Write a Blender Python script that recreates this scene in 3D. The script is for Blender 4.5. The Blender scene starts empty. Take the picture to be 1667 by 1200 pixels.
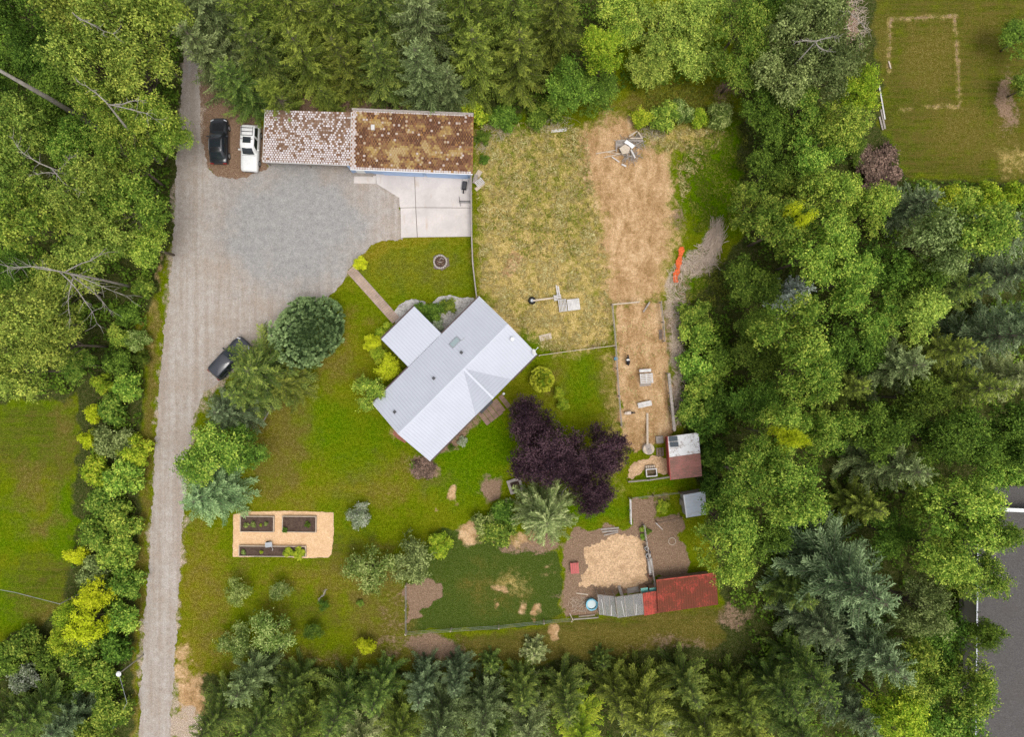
import bpy, bmesh, math, random
import numpy as np
from mathutils import Vector, Matrix, noise as mnoise
from mathutils.geometry import tessellate_polygon

# ------------------------------------------------------------------ camera, sky, sun, exposure
SC = bpy.context.scene
COL = SC.collection
CAM_H = 70.0          # drone height in metres
PPM = 16.0            # photograph pixels per metre on the ground
cam_data = bpy.data.cameras.new('camera')
cam = bpy.data.objects.new('camera', cam_data); COL.objects.link(cam)
cam.location = (0, 0, CAM_H); cam.rotation_euler = (0, 0, 0)
cam_data.sensor_width = 36.0
cam_data.lens = 18.0 / ((833.5 / PPM) / CAM_H)
cam_data.clip_end = 3000
SC.camera = cam

SUN_EL, SUN_AZ = math.radians(73), math.radians(135)     # azimuth from north, clockwise: sun in the south-east
world = bpy.data.worlds.new('World'); SC.world = world; world.use_nodes = True
wn = world.node_tree.nodes; wl = world.node_tree.links
wn.clear()
w_out = wn.new('ShaderNodeOutputWorld'); w_bg = wn.new('ShaderNodeBackground'); w_sky = wn.new('ShaderNodeTexSky')
w_hsv = wn.new('ShaderNodeHueSaturation')
w_sky.sky_type = 'NISHITA'; w_sky.sun_disc = False
w_sky.sun_elevation = SUN_EL; w_sky.sun_rotation = SUN_AZ
w_sky.air_density = 1.0; w_sky.dust_density = 4.0; w_sky.ozone_density = 1.0
w_hsv.inputs['Saturation'].default_value = 0.28
wl.new(w_sky.outputs[0], w_hsv.inputs['Color']); wl.new(w_hsv.outputs[0], w_bg.inputs[0])
w_bg.inputs[1].default_value = 0.138
wl.new(w_bg.outputs[0], w_out.inputs[0])

sun_d = bpy.data.lights.new('sun', 'SUN'); sun_d.energy = 0.8; sun_d.angle = math.radians(26); sun_d.color = (1.0, 0.96, 0.9)
sun = bpy.data.objects.new('sun', sun_d); COL.objects.link(sun)
sdir = Vector((math.sin(SUN_AZ) * math.cos(SUN_EL), math.cos(SUN_AZ) * math.cos(SUN_EL), math.sin(SUN_EL)))
sun.rotation_euler = sdir.to_track_quat('Z', 'Y').to_euler()
sun.location = sdir * 120

SC.view_settings.view_transform = 'Standard'
SC.view_settings.look = 'None'
SC.view_settings.exposure = 0.55
SC.view_settings.gamma = 1.0
SC.view_settings.use_curve_mapping = False
SC.render.engine = 'CYCLES'
SC.cycles.max_bounces = 6; SC.cycles.diffuse_bounces = 3; SC.cycles.transparent_max_bounces = 8

# ------------------------------------------------------------------ helpers
rng = random.Random(7)
nrg = np.random.default_rng(11)

def W(px, py, h=0.0):
    """Ground-plan metres of a point that stands h metres above the ground and is seen at that photograph pixel."""
    k = (CAM_H - h) / CAM_H / PPM
    return ((px - 833.5) * k, (600.0 - py) * k)

def link(o, parent=None):
    COL.objects.link(o)
    if parent is not None:
        o.parent = parent
    return o

def tag(o, label=None, cat=None, group=None, kind=None):
    if label: o['label'] = label
    if cat: o['category'] = cat
    if group: o['group'] = group
    if kind: o['kind'] = kind
    return o

def empty(name, loc, rz=0.0, label=None, cat=None, group=None):
    o = bpy.data.objects.new(name, None)
    o.empty_display_size = 0.3
    o.location = (loc[0], loc[1], loc[2] if len(loc) > 2 else 0.0)
    o.rotation_euler = (0, 0, rz)
    link(o); tag(o, label, cat, group)
    return o

class MB:
    def __init__(s): s.v = []; s.f = []
    def quad(s, *pts):
        n = len(s.v); s.v += [tuple(p) for p in pts]; s.f.append(tuple(range(n, n + len(pts)))); return s
    def hexa(s, b, t):
        n = len(s.v); s.v += [tuple(p) for p in b] + [tuple(p) for p in t]; k = len(b)
        s.f.append(tuple(n + i for i in reversed(range(k)))); s.f.append(tuple(n + k + i for i in range(k)))
        for i in range(k):
            j = (i + 1) % k
            s.f.append((n + i, n + j, n + k + j, n + k + i))
        return s
    def box(s, x0, x1, y0, y1, z0, z1):
        return s.hexa([(x0, y0, z0), (x1, y0, z0), (x1, y1, z0), (x0, y1, z0)], [(x0, y0, z1), (x1, y0, z1), (x1, y1, z1), (x0, y1, z1)])
    def bar(s, a, b, w, h, up=(0, 0, 1)):
        """square timber from a to b, w wide, h tall"""
        a = Vector(a); b = Vector(b); d = (b - a).normalized(); u = Vector(up)
        if abs(d.dot(u)) > .98: u = Vector((1, 0, 0))
        r = d.cross(u).normalized() * (w / 2); t = r.cross(d).normalized() * (h / 2)
        return s.hexa([a - r - t, a + r - t, b + r - t, b - r - t], [a - r + t, a + r + t, b + r + t, b - r + t])
    def prism(s, poly, z0, z1):
        return s.hexa([(x, y, z0) for x, y in poly], [(x, y, z1) for x, y in poly])
    def cyl(s, c, r, z0, z1, n=16, r2=None):
        r2 = r if r2 is None else r2
        A = [2 * math.pi * i / n for i in range(n)]
        return s.hexa([(c[0] + r * math.cos(a), c[1] + r * math.sin(a), z0) for a in A], [(c[0] + r2 * math.cos(a), c[1] + r2 * math.sin(a), z1) for a in A])
    def ring(s, c, r0, r1, z0, z1, n=24):
        m = len(s.v)
        for i in range(n):
            a = 2 * math.pi * i / n; ca, sa = math.cos(a), math.sin(a)
            s.v += [(c[0] + r0 * ca, c[1] + r0 * sa, z0), (c[0] + r1 * ca, c[1] + r1 * sa, z0), (c[0] + r1 * ca, c[1] + r1 * sa, z1), (c[0] + r0 * ca, c[1] + r0 * sa, z1)]
        for i in range(n):
            p = m + 4 * i; q = m + 4 * ((i + 1) % n)
            for k in range(4): s.f.append((p + k, q + k, q + (k + 1) % 4, p + (k + 1) % 4))
        return s
    def tube(s, pts, rad, n=6):
        pts = [Vector(p) for p in pts]; m = len(s.v); K = len(pts)
        if not hasattr(rad, '__len__'): rad = [rad] * K
        for i, p in enumerate(pts):
            d = (pts[min(i + 1, K - 1)] - pts[max(i - 1, 0)])
            d = d.normalized() if d.length > 1e-6 else Vector((0, 0, 1))
            u = d.orthogonal().normalized() if abs(d.z) > .9 else d.cross(Vector((0, 0, 1))).normalized()
            w = d.cross(u)
            for k in range(n):
                a = 2 * math.pi * k / n
                s.v.append(tuple(p + (u * math.cos(a) + w * math.sin(a)) * rad[i]))
        for i in range(K - 1):
            for k in range(n):
                j = (k + 1) % n
                s.f.append((m + i * n + k, m + i * n + j, m + (i + 1) * n + j, m + (i + 1) * n + k))
        s.f.append(tuple(m + k for k in reversed(range(n)))); s.f.append(tuple(m + (K - 1) * n + k for k in range(n)))
        return s
    def mesh(s, name, mat=None, smooth=False):
        me = bpy.data.meshes.new(name); me.from_pydata(s.v, [], s.f); me.update()
        bm = bmesh.new(); bm.from_mesh(me); bmesh.ops.recalc_face_normals(bm, faces=bm.faces); bm.to_mesh(me); bm.free()
        if mat: me.materials.append(mat)
        if smooth: me.polygons.foreach_set('use_smooth', [True] * len(me.polygons))
        return me
    def build(s, name, mat, parent=None, smooth=False, loc=None, rz=None, bevel=0.0):
        o = bpy.data.objects.new(name, s.mesh(name, mat, smooth)); link(o, parent)
        if loc is not None: o.location = loc
        if rz is not None: o.rotation_euler = (0, 0, rz)
        if bevel:
            b = o.modifiers.new('bevel', 'BEVEL'); b.width = bevel; b.segments = 2; b.limit_method = 'ANGLE'
        return o

def inst(name, me, parent=None, loc=(0, 0, 0), rot=(0, 0, 0), scale=(1, 1, 1), mat=None):
    o = bpy.data.objects.new(name, me); link(o, parent)
    o.location = loc; o.rotation_euler = rot; o.scale = scale
    if mat is not None:
        if not me.materials: me.materials.append(mat)
        o.material_slots[0].link = 'OBJECT'; o.material_slots[0].material = mat
    return o

# ------------------------------------------------------------------ materials
class NT:
    def __init__(s, name):
        s.m = bpy.data.materials.new(name); s.m.use_nodes = True
        s.t = s.m.node_tree; s.n = s.t.nodes; s.n.clear()
        s.out = s.n.new('ShaderNodeOutputMaterial')
        s._pos = None
    def new(s, typ, **kw):
        nd = s.n.new(typ)
        for k, v in kw.items(): setattr(nd, k, v)
        return nd
    def lk(s, a, b): s.t.links.new(a, b)
    def pos(s, obj=False):
        if obj:
            return s.new('ShaderNodeTexCoord').outputs['Object']
        if s._pos is None: s._pos = s.new('ShaderNodeNewGeometry').outputs['Position']
        return s._pos
    def mapped(s, vec, scale=(1, 1, 1), rot=(0, 0, 0), loc=(0, 0, 0)):
        mp = s.new('ShaderNodeMapping'); s.lk(vec, mp.inputs['Vector'])
        mp.inputs['Scale'].default_value = scale; mp.inputs['Rotation'].default_value = rot; mp.inputs['Location'].default_value = loc
        return mp.outputs[0]
    def noise(s, vec, scale, detail=3, rough=.55):
        nd = s.new('ShaderNodeTexNoise'); s.lk(vec, nd.inputs['Vector'])
        nd.inputs['Scale'].default_value = scale; nd.inputs['Detail'].default_value = detail; nd.inputs['Roughness'].default_value = rough
        return nd.outputs['Fac']
    def vor(s, vec, scale, out='Color', rnd=1.0):
        nd = s.new('ShaderNodeTexVoronoi'); s.lk(vec, nd.inputs['Vector']); nd.inputs['Scale'].default_value = scale
        nd.inputs['Randomness'].default_value = rnd
        return nd.outputs[out]
    def mrange(s, x, a, b, c=0., d=1., smooth=False):
        nd = s.new('ShaderNodeMapRange'); nd.clamp = True
        if smooth: nd.interpolation_type = 'SMOOTHSTEP'
        s.lk(x, nd.inputs[0]); nd.inputs[1].default_value = a; nd.inputs[2].default_value = b; nd.inputs[3].default_value = c; nd.inputs[4].default_value = d
        return nd.outputs[0]
    def math(s, op, a, b=None):
        nd = s.new('ShaderNodeMath', operation=op)
        for i, x in enumerate((a, b)):
            if x is None: continue
            if isinstance(x, (int, float)): nd.inputs[i].default_value = x
            else: s.lk(x, nd.inputs[i])
        return nd.outputs[0]
    def mix(s, fac, a, b, blend='MIX'):
        nd = s.new('ShaderNodeMix'); nd.data_type = 'RGBA'; nd.blend_type = blend
        for i, x in ((0, fac), (6, a), (7, b)):
            if isinstance(x, (int, float)): nd.inputs[i].default_value = x
            elif isinstance(x, tuple): nd.inputs[i].default_value = (*x, 1.0) if len(x) == 3 else x
            else: s.lk(x, nd.inputs[i])
        return nd.outputs[2]
    def ramp(s, x, stops):
        nd = s.new('ShaderNodeValToRGB'); s.lk(x, nd.inputs[0]); e = nd.color_ramp.elements
        while len(e) > 1: e.remove(e[-1])
        e[0].position = stops[0][0]; e[0].color = (*stops[0][1], 1)
        for p, c in stops[1:]:
            k = e.new(p); k.color = (*c, 1)
        return nd.outputs[0]
    def bump(s, h, strength=.5, dist=.05):
        nd = s.new('ShaderNodeBump'); s.lk(h, nd.inputs['Height']); nd.inputs['Strength'].default_value = strength; nd.inputs['Distance'].default_value = dist
        return nd.outputs[0]
    def pbr(s, color, rough=.8, spec=.3, metal=0., normal=None, coat=0.):
        p = s.new('ShaderNodeBsdfPrincipled')
        for k, x in (('Base Color', color), ('Roughness', rough), ('Specular IOR Level', spec), ('Metallic', metal), ('Coat Weight', coat)):
            if isinstance(x, tuple): p.inputs[k].default_value = (*x, 1.0)
            elif isinstance(x, (int, float)): p.inputs[k].default_value = x
            else: s.lk(x, p.inputs[k])
        if normal is not None: s.lk(normal, p.inputs['Normal'])
        s.lk(p.outputs[0], s.out.inputs[0])
        return p

def vary(name, col, amt=.25, scale=3.0, rough=.8, spec=.3, bump=0., metal=0., col2=None, thr=(.35, .65), stretch=(1, 1, 1), obj=True, coat=0.):
    t = NT(name); v = t.mapped(t.pos(obj), stretch)
    n = t.noise(v, scale, 4)
    c2 = col2 if col2 else tuple(max(0., x * (1 - amt)) for x in col)
    fine = t.noise(v, scale * 7, 2)
    c = t.mix(t.mrange(n, *thr), col, c2)
    c = t.mix(t.mrange(fine, .3, .7, 0, amt), c, tuple(x * .55 for x in c2))
    t.pbr(c, rough, spec, metal, t.bump(fine, bump, .02) if bump else None, coat)
    return t.m

M = {}
def foliage(name, dark, mid, light, trans=.28, rough=.7, hue=.03, val=.3, spec=.10, flower=None, gain=1.55):
    t = NT(name)
    dark, mid, light = [tuple(min(.75, x * gain * k) for x in q) for q, k in ((dark, .55), (mid, .95), (light, 1.35))]
    a = t.new('ShaderNodeAttribute'); a.attribute_name = 'tint'
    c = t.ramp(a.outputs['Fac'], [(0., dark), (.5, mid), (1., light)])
    oi = t.new('ShaderNodeObjectInfo')
    h = t.new('ShaderNodeHueSaturation'); t.lk(c, h.inputs['Color'])
    t.lk(t.mrange(oi.outputs['Random'], 0, 1, .5 - hue, .5 + hue), h.inputs['Hue'])
    r2 = t.math('FRACT', t.math('MULTIPLY', oi.outputs['Random'], 17.31))
    t.lk(t.mrange(r2, 0, 1, 1 - val, 1 + val), h.inputs['Value'])
    col = h.outputs[0]
    if flower:
        col = t.mix(t.mrange(a.outputs['Fac'], .955, .96), col, flower)
    p = t.new('ShaderNodeBsdfPrincipled'); t.lk(col, p.inputs['Base Color'])
    p.inputs['Roughness'].default_value = rough; p.inputs['Specular IOR Level'].default_value = spec
    tr = t.new('ShaderNodeBsdfTranslucent')
    t.lk(t.mix(.35, col, (.25, .33, .03), 'MIX') if sum(light) > .2 and light[1] > light[2] * 1.6 else col, tr.inputs['Color'])
    mx = t.new('ShaderNodeMixShader'); mx.inputs[0].default_value = trans
    t.lk(p.outputs[0], mx.inputs[1]); t.lk(tr.outputs[0], mx.inputs[2]); t.lk(mx.outputs[0], t.out.inputs[0])
    M[name] = t.m
    return t.m

foliage('leaf_alder', (.046, .080, .010), (.130, .185, .028), (.255, .325, .050), hue=.014, val=.22, gain=2.0)
foliage('leaf_maple', (.034, .076, .009), (.098, .170, .020), (.25, .32, .045), hue=.016, gain=1.95)
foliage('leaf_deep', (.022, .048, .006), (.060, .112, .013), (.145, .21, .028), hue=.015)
foliage('leaf_grey', (.046, .068, .018), (.108, .142, .040), (.225, .265, .095), hue=.01)
foliage('needle_silver', (.07, .09, .07), (.16, .195, .155), (.33, .37, .32), trans=.12, hue=.01, val=.1)
foliage('leaf_yellow', (.17, .215, .008), (.39, .44, .012), (.60, .61, .022), hue=.006, val=.12, gain=1.75)
foliage('leaf_lime', (.085, .14, .008), (.18, .26, .016), (.33, .40, .03), hue=.012, val=.12, gain=1.75)
foliage('leaf_fruit', (.045, .080, .012), (.13, .185, .036), (.33, .385, .125), hue=.012, val=.2)
foliage('leaf_silver', (.10, .13, .065), (.22, .27, .145), (.42, .46, .30), hue=.01, val=.1)
foliage('leaf_plum', (.020, .011, .016), (.056, .027, .040), (.15, .085, .10), trans=.12, hue=.01, val=.12, gain=.75)
foliage('leaf_heather', (.045, .03, .022), (.10, .066, .048), (.19, .13, .095), trans=.12, hue=.01, val=.1)
foliage('needle_green', (.024, .046, .008), (.068, .108, .020), (.17, .205, .038), trans=.15, hue=.012, val=.2, gain=1.6)
foliage('needle_olive', (.030, .046, .006), (.085, .115, .016), (.20, .225, .034), trans=.15, hue=.012, val=.2, gain=1.6)
foliage('needle_sage', (.036, .055, .016), (.095, .125, .042), (.225, .27, .105), trans=.15, hue=.012, val=.15)
foliage('needle_blue', (.026, .046, .017), (.070, .104, .043), (.185, .235, .110), trans=.12, hue=.012, val=.2, gain=1.55)
foliage('needle_pale', (.09, .115, .032), (.19, .23, .075), (.36, .39, .165), trans=.18, hue=.01, val=.1)
foliage('needle_spruce', (.034, .070, .022), (.10, .165, .062), (.25, .335, .14), trans=.12, hue=.01, val=.05)
foliage('grass_dry', (.20, .16, .045), (.42, .33, .12), (.64, .52, .25), trans=.2, hue=.01, val=.05, gain=1.0)
foliage('grass_green', (.06, .085, .010), (.14, .17, .018), (.26, .27, .04), trans=.2, hue=.01, val=.05, gain=1.0)
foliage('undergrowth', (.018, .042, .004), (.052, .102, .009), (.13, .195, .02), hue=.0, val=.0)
M['bark'] = vary('bark', (.22, .175, .135), .45, 2.5, .9, .1, .4, stretch=(1, 1, .25))
M['bark_pale'] = vary('bark_pale', (.42, .38, .33), .35, 3, .85, .15, .3)
M['wood_grey'] = vary('wood_grey', (.47, .41, .36), .4, 3, .85, .15, .3, stretch=(1, 4, 4))
M['wood_pale'] = vary('wood_pale', (.66, .55, .43), .3, 3, .8, .2, .2, stretch=(1, 4, 4))
M['wood_brown'] = vary('wood_brown', (.30, .205, .145), .4, 3, .85, .15, .3)
M['wood_white'] = vary('wood_white', (.72, .69, .66), .25, 3, .7, .2, .2)
M['white_paint'] = vary('white_paint', (.80, .80, .80), .08, 2, .5, .4)
M['dark_metal'] = vary('dark_metal', (.05, .05, .055), .3, 4, .5, .4)
M['galvanised'] = vary('galvanised', (.42, .44, .46), .25, 4, .45, .5, metal=.4)
M['rubber'] = vary('rubber', (.028, .027, .027), .3, 5, .8, .2)
M['soil'] = vary('soil', (.135, .088, .066), .5, 5, .95, .1, .8)
M['blue_wall'] = vary('blue_wall', (.36, .48, .68), .12, 1.5, .7, .3)
M['house_wall'] = vary('house_wall', (.50, .43, .40), .15, 1.5, .8, .3)
M['brick_red'] = vary('brick_red', (.36, .15, .10), .3, 4, .85, .2)
def glass_mat():
    t = NT('window_glass'); t.pbr((.045, .06, .07), .05, .8); return t.m
M['glass'] = glass_mat()
# ------------------------------------------------------------------ ground sheet with its earth, grass and litter zones
def axis(lo, hi, step, far):
    a = list(np.arange(lo, hi + 1e-6, step)); e = [8, 20, 45, 90, 180, 360, far]
    return np.array([lo - x for x in reversed(e)] + a + [hi + x for x in e])
gx = axis(-57, 57, .25, 900); gy = axis(-43, 43, .25, 900)
GX, GY = np.meshgrid(gx, gy)
PXX = GX * PPM + 833.5; PYY = 600 - GY * PPM          # plan position in photograph pixels, ground level

def vnoise(sp, seed):
    r = np.random.default_rng(seed); u = (GX + 60) / sp; v = (GY + 60) / sp; g = r.uniform(-1, 1, (260, 260))
    u = np.clip(u, 0, 257.9); v = np.clip(v, 0, 257.9); iu = u.astype(int); iv = v.astype(int); fu = u - iu; fv = v - iv; fu = fu * fu * (3 - 2 * fu); fv = fv * fv * (3 - 2 * fv)
    return (g[iv, iu] * (1 - fu) + g[iv, iu + 1] * fu) * (1 - fv) + (g[iv + 1, iu] * (1 - fu) + g[iv + 1, iu + 1] * fu) * fv
PX0, PY0 = PXX, PYY
PXX = PXX + 9 * vnoise(1.7, 1) + 5 * vnoise(.6, 2); PYY = PYY + 9 * vnoise(1.7, 3) + 5 * vnoise(.6, 4)
def sdf_poly(poly):
    d = np.full(PXX.shape, 1e9); ins = np.zeros(PXX.shape, bool); n = len(poly)
    for i in range(n):
        x0, y0 = poly[i]; x1, y1 = poly[(i + 1) % n]
        ex, ey = x1 - x0, y1 - y0; L = ex * ex + ey * ey + 1e-9
        t = np.clip(((PXX - x0) * ex + (PYY - y0) * ey) / L, 0, 1)
        d = np.minimum(d, np.hypot(PXX - x0 - t * ex, PYY - y0 - t * ey))
        c = ((y0 > PYY) != (y1 > PYY)) & (PXX < ex * (PYY - y0) / (y1 - y0 + 1e-12) + x0)
        ins ^= c
    return np.where(ins, -d, d)
def blob(cx, cy, rx, ry, rot=0.):
    a = math.radians(rot); x = (PXX - cx) * math.cos(a) + (PYY - cy) * math.sin(a); y = -(PXX - cx) * math.sin(a) + (PYY - cy) * math.cos(a)
    return (np.hypot(x / rx, y / ry) - 1) * min(rx, ry)
masks = {k: np.zeros(PXX.shape) for k in ('lush', 'olive', 'straw', 'tan', 'brown', 'duff', 'forest', 'grit', 'pasture', 'mown', 'gold', 'spare')}
def paint(key, sd, val=1., feather=14.):
    m = masks[key]; w = np.clip(.5 - sd / (2 * feather), 0, 1); w = w * w * (3 - 2 * w) * val
    masks[key] = np.maximum(m, w)
def unpaint(key, sd, feather=10., val=1.):
    w = np.clip(.5 - sd / (2 * feather), 0, 1) * val
    masks[key] *= (1 - w)
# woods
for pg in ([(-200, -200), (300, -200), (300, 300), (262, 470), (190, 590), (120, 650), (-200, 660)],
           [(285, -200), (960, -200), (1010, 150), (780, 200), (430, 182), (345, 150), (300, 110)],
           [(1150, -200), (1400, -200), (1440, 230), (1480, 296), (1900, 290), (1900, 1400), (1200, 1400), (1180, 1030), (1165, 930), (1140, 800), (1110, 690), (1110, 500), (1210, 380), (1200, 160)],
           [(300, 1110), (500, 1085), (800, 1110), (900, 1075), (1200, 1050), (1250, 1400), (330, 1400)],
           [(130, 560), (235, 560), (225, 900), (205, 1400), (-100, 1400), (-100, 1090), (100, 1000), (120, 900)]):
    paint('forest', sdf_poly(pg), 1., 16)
# lush lawn
for a in ((520, 690, 70, 50, 0, .6), (580, 760, 60, 40, 0, .55), (620, 700, 60, 50, 0, .5), (760, 740, 90, 70, -40, .75), (640, 430, 60, 40, 0, .35),
          (950, 620, 45, 55, 0, .6), (1170, 280, 65, 110, 0, .95), (1140, 470, 45, 40, 0, .9), (1120, 425, 12, 12, 0, .8), (560, 850, 60, 60, 0, .45), (1475, 240, 40, 60, -20, .8), (1600, 285, 110, 18, 0, .5),
          (850, 260, 26, 90, -15, 1.), (815, 250, 25, 50, 0, .7), (830, 320, 30, 40, 0, .7), (930, 330, 20, 60, 0, .8), (800, 470, 14, 60, 0, .2), (950, 300, 20, 60, 0, .6), (905, 230, 30, 25, 0, .5), (870, 550, 30, 30, 30, .7),
          (50, 980, 90, 60, 0, .7), (60, 700, 90, 60, 0, .7), (110, 860, 40, 90, 0, .8), (20, 860, 50, 70, 0, .6), (1480, 150, 60, 90, 0, .5), (1620, 150, 50, 90, 0, .5), (960, 835, 60, 25, -10, .8), (1090, 790, 60, 14, -5, .8), (1010, 830, 40, 20, 0, .7), (1080, 835, 18, 18, 0, .7)):
    paint('lush', blob(*a[:5]), a[5], 26)
paint('lush', sdf_poly([(590, 392), (768, 388), (772, 475), (745, 485), (640, 505), (560, 450)]), .5, 10)
# chicken pasture: deep green
paint('pasture', sdf_poly([(664, 890), (740, 862), (850, 890), (905, 900), (920, 1010), (664, 1026)]), 1., 6)
paint('mown', sdf_poly([(920, 1012), (1190, 985), (1250, 1010), (1240, 1070), (800, 1080), (740, 1035)]), 1., 14)
paint('mown', blob(60, 720, 110, 70), .55, 30); paint('mown', blob(90, 960, 90, 60), .55, 30); paint('mown', sdf_poly([(1400, -60), (1760, -60), (1760, 300), (1470, 296), (1430, 200)]), .72, 20)
paint('mown', blob(560, 900, 60, 40), .5, 30); paint('mown', blob(480, 1000, 90, 50), .45, 30)
for a in ((330, 960, 36, 110, 0, .8), (450, 680, 70, 70, 0, .75), (540, 570, 40, 60, 30, .7), (670, 430, 110, 60, 0, .95), (600, 790, 110, 36, 0, .7), (470, 800, 70, 34, 0, .6), (520, 950, 110, 30, 0, .65), (320, 1060, 30, 60, 0, .8), (730, 770, 50, 24, -20, .45), (560, 640, 30, 60, 0, .4), (930, 610, 30, 40, 0, .5)):
    paint('gold', blob(*a[:5]), a[5], 34)
# olive, mown and yellowing grass
for a in ((450, 650, 60, 70, 0, .8), (540, 590, 40, 50, 30, .7), (450, 760, 50, 60, 0, .8), (470, 810, 60, 30, 0, .45), (620, 790, 90, 40, 0, .55), (340, 1000, 40, 120, 0, .6), (620, 990, 60, 90, 0, .85),
          (560, 940, 90, 40, 0, .6), (400, 930, 120, 20, 0, .5), (640, 430, 70, 30, 0, .5), (700, 440, 60, 40, 0, .45), (320, 900, 30, 70, 0, .6), (900, 620, 20, 40, 0, .7), (990, 640, 16, 70, 0, .9),
          (1090, 180, 90, 40, 0, .9), (1510, 95, 50, 60, 0, .85), (1580, 220, 90, 50, 0, .72), (1420, 80, 40, 90, 0, .6), (1600, 60, 40, 60, 0, .6), (60, 790, 40, 60, 0, .6), (480, 1080, 150, 25, 0, .9),
          (720, 1070, 160, 30, 0, 1.), (980, 1045, 230, 30, -6, 1.), (1100, 1020, 90, 30, 0, .9), (800, 960, 70, 40, 0, .5), (580, 520, 30, 30, 0, .4), (55, 780, 26, 34, 0, .95), (100, 690, 18, 60, 0, .9), (70, 860, 40, 25, 0, .8), (30, 820, 30, 25, 0, .7), (70, 1000, 40, 22, 0, .9), (1530, 70, 40, 30, 0, .9), (1560, 205, 40, 30, 0, .9), (470, 720, 40, 40, 0, .95), (560, 590, 24, 18, 0, 1.), (640, 960, 30, 60, 0, .8), (680, 770, 60, 20, 20, .7)):
    paint('olive', blob(*a[:5]), a[5], 30)
paint('olive', sdf_poly([(262, 480), (255, 650), (245, 780), (238, 900), (228, 1050), (218, 1260), (196, 1260), (212, 1000), (224, 850), (238, 620), (240, 480)]), .95, 8)
# dry straw
paint('straw', sdf_poly([(774, 215), (850, 205), (950, 205), (1090, 255), (1110, 380), (1090, 480), (1000, 497), (992, 560), (890, 572), (800, 490), (780, 470), (774, 300)]), .62, 16)
for a in ((860, 430, 80, 70, 0, .85), (815, 350, 40, 30, 0, .8), (930, 520, 70, 50, 0, .85), (960, 440, 60, 60, 0, .7), (1110, 225, 60, 22, -8, .75), (800, 250, 25, 40, 0, .6), (820, 520, 30, 30, 40, .9), (1000, 640, 10, 90, 0, .7),
          (1650, 262, 24, 22, 0, .5), (965, 765, 10, 8, 0, .9), (835, 948, 18, 14, 0, .7), (300, 1120, 14, 50, 0, .6), (210, 1160, 8, 60, 0, .5), (245, 470, 7, 70, 0, .5)):
    paint('straw', blob(*a[:5]), a[5], 20)
PXX, PYY, PXW, PYW = PX0, PY0, PXX, PYY
def seg(x0, y0, x1, y1, w):
    ex, ey = x1 - x0, y1 - y0; t = np.clip(((PXX - x0) * ex + (PYY - y0) * ey) / (ex * ex + ey * ey), 0, 1)
    return np.hypot(PXX - x0 - t * ex, PYY - y0 - t * ey) - w
for (x0, y0, x1, y1, v) in ((1449, 31, 1556, 25, .62), (1449, 31, 1447, 116, .58), (1554, 26, 1563, 172, .6), (1506, 173, 1566, 174, .56), (1466, 178, 1480, 177, .55)):
    paint('brown', seg(x0, y0, x1, y1, 3.2), v, 5); paint('straw', seg(x0, y0, x1, y1, 3.2), .52, 5)
PXX, PYY = PXW, PYW
# tan bare track and goat pen
paint('tan', sdf_poly([(945, 225), (985, 190), (1030, 188), (1045, 235), (1095, 275), (1100, 340), (1085, 420), (1065, 495), (985, 500), (988, 430), (972, 340), (955, 290)]), 1., 44)
paint('tan', sdf_poly([(995, 498), (1074, 494), (1092, 600), (1096, 705), (1080, 718), (1040, 730), (1012, 715), (1006, 620), (1000, 560)]), .95, 7)
paint('tan', blob(1020, 680, 22, 22), 1., 8)
for a in ((828, 432, 16, 14, 0, .8), (740, 805, 9, 10, 0, 1.), (716, 833, 4, 3, 0, .9), (818, 770, 0.1, 0.1, 0, .1), (900, 940, 10, 4, 0, .5), (812, 965, 9, 6, 0, .8), (815, 986, 6, 4, 0, .9), (857, 985, 9, 10, 0, .7), (878, 998, 8, 9, 0, .75), (905, 1027, 10, 12, 0, .9), (893, 925, 10, 6, 0, .5),
          (310, 1150, 28, 60, 0, .75), (300, 1090, 14, 40, 0, .6), (1010, 755, 18, 12, 0, .5), (490, 313, 10, 10, 0, .8), (645, 703, 14, 10, 40, .5), (760, 870, 18, 20, 0, .9), (795, 875, 40, 10, 25, .6), (630, 800, 8, 6, 0, .4), (265, 440, 5, 50, 0, .5), (258, 560, 4, 80, 0, .35), (850, 870, 30, 14, 0, .6)):
    paint('tan', blob(*a[:5]), a[5], max(5., min(12., a[2] * .7)))
# brown earth
paint('brown', sdf_poly([(917, 900), (940, 860), (1000, 862), (1024, 850), (1026, 812), (1062, 808), (1066, 850), (1105, 842), (1120, 900), (1120, 960), (1064, 945), (1045, 960), (975, 965), (970, 1004), (922, 1004), (912, 930)]), 1., 7)
for a in ((800, 794, 20, 19, 0, 1.), (880, 880, 40, 20, 0, .9), (830, 890, 25, 12, 0, .8), (705, 1052, 50, 18, 5, .95), (735, 1068, 22, 16, 0, .6), (640, 1050, 30, 24, 0, .45), (520, 1075, 60, 8, 0, .5), (640, 1000, 30, 60, 0, .35), (950, 965, 50, 8, 0, .9),
          (1095, 640, 14, 70, 0, .6), (1090, 540, 14, 70, 0, .6), (1110, 470, 18, 50, 0, .55), (970, 560, 18, 10, 0, .6), (1040, 250, 40, 30, 0, .5), (1180, 150, 24, 14, 0, .8), (1388, 40, 14, 40, 0, .9), (1100, 1050, 90, 20, 0, .45), (730, 720, 70, 10, -43, .95), (692, 762, 26, 16, 0, .9), (1640, 170, 20, 50, 0, .7), (1070, 820, 22, 26, 0, .5),
          (1195, 1000, 30, 30, 0, .55), (1108, 350, 16, 30, 0, .6), (905, 840, 30, 16, 0, .5)):
    paint('brown', blob(*a[:5]), a[5], 15)
paint('brown', sdf_poly([(664, 955), (690, 946), (708, 950), (716, 972), (700, 984), (682, 988), (676, 1004), (665, 1004)]), 1., 5)
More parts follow.
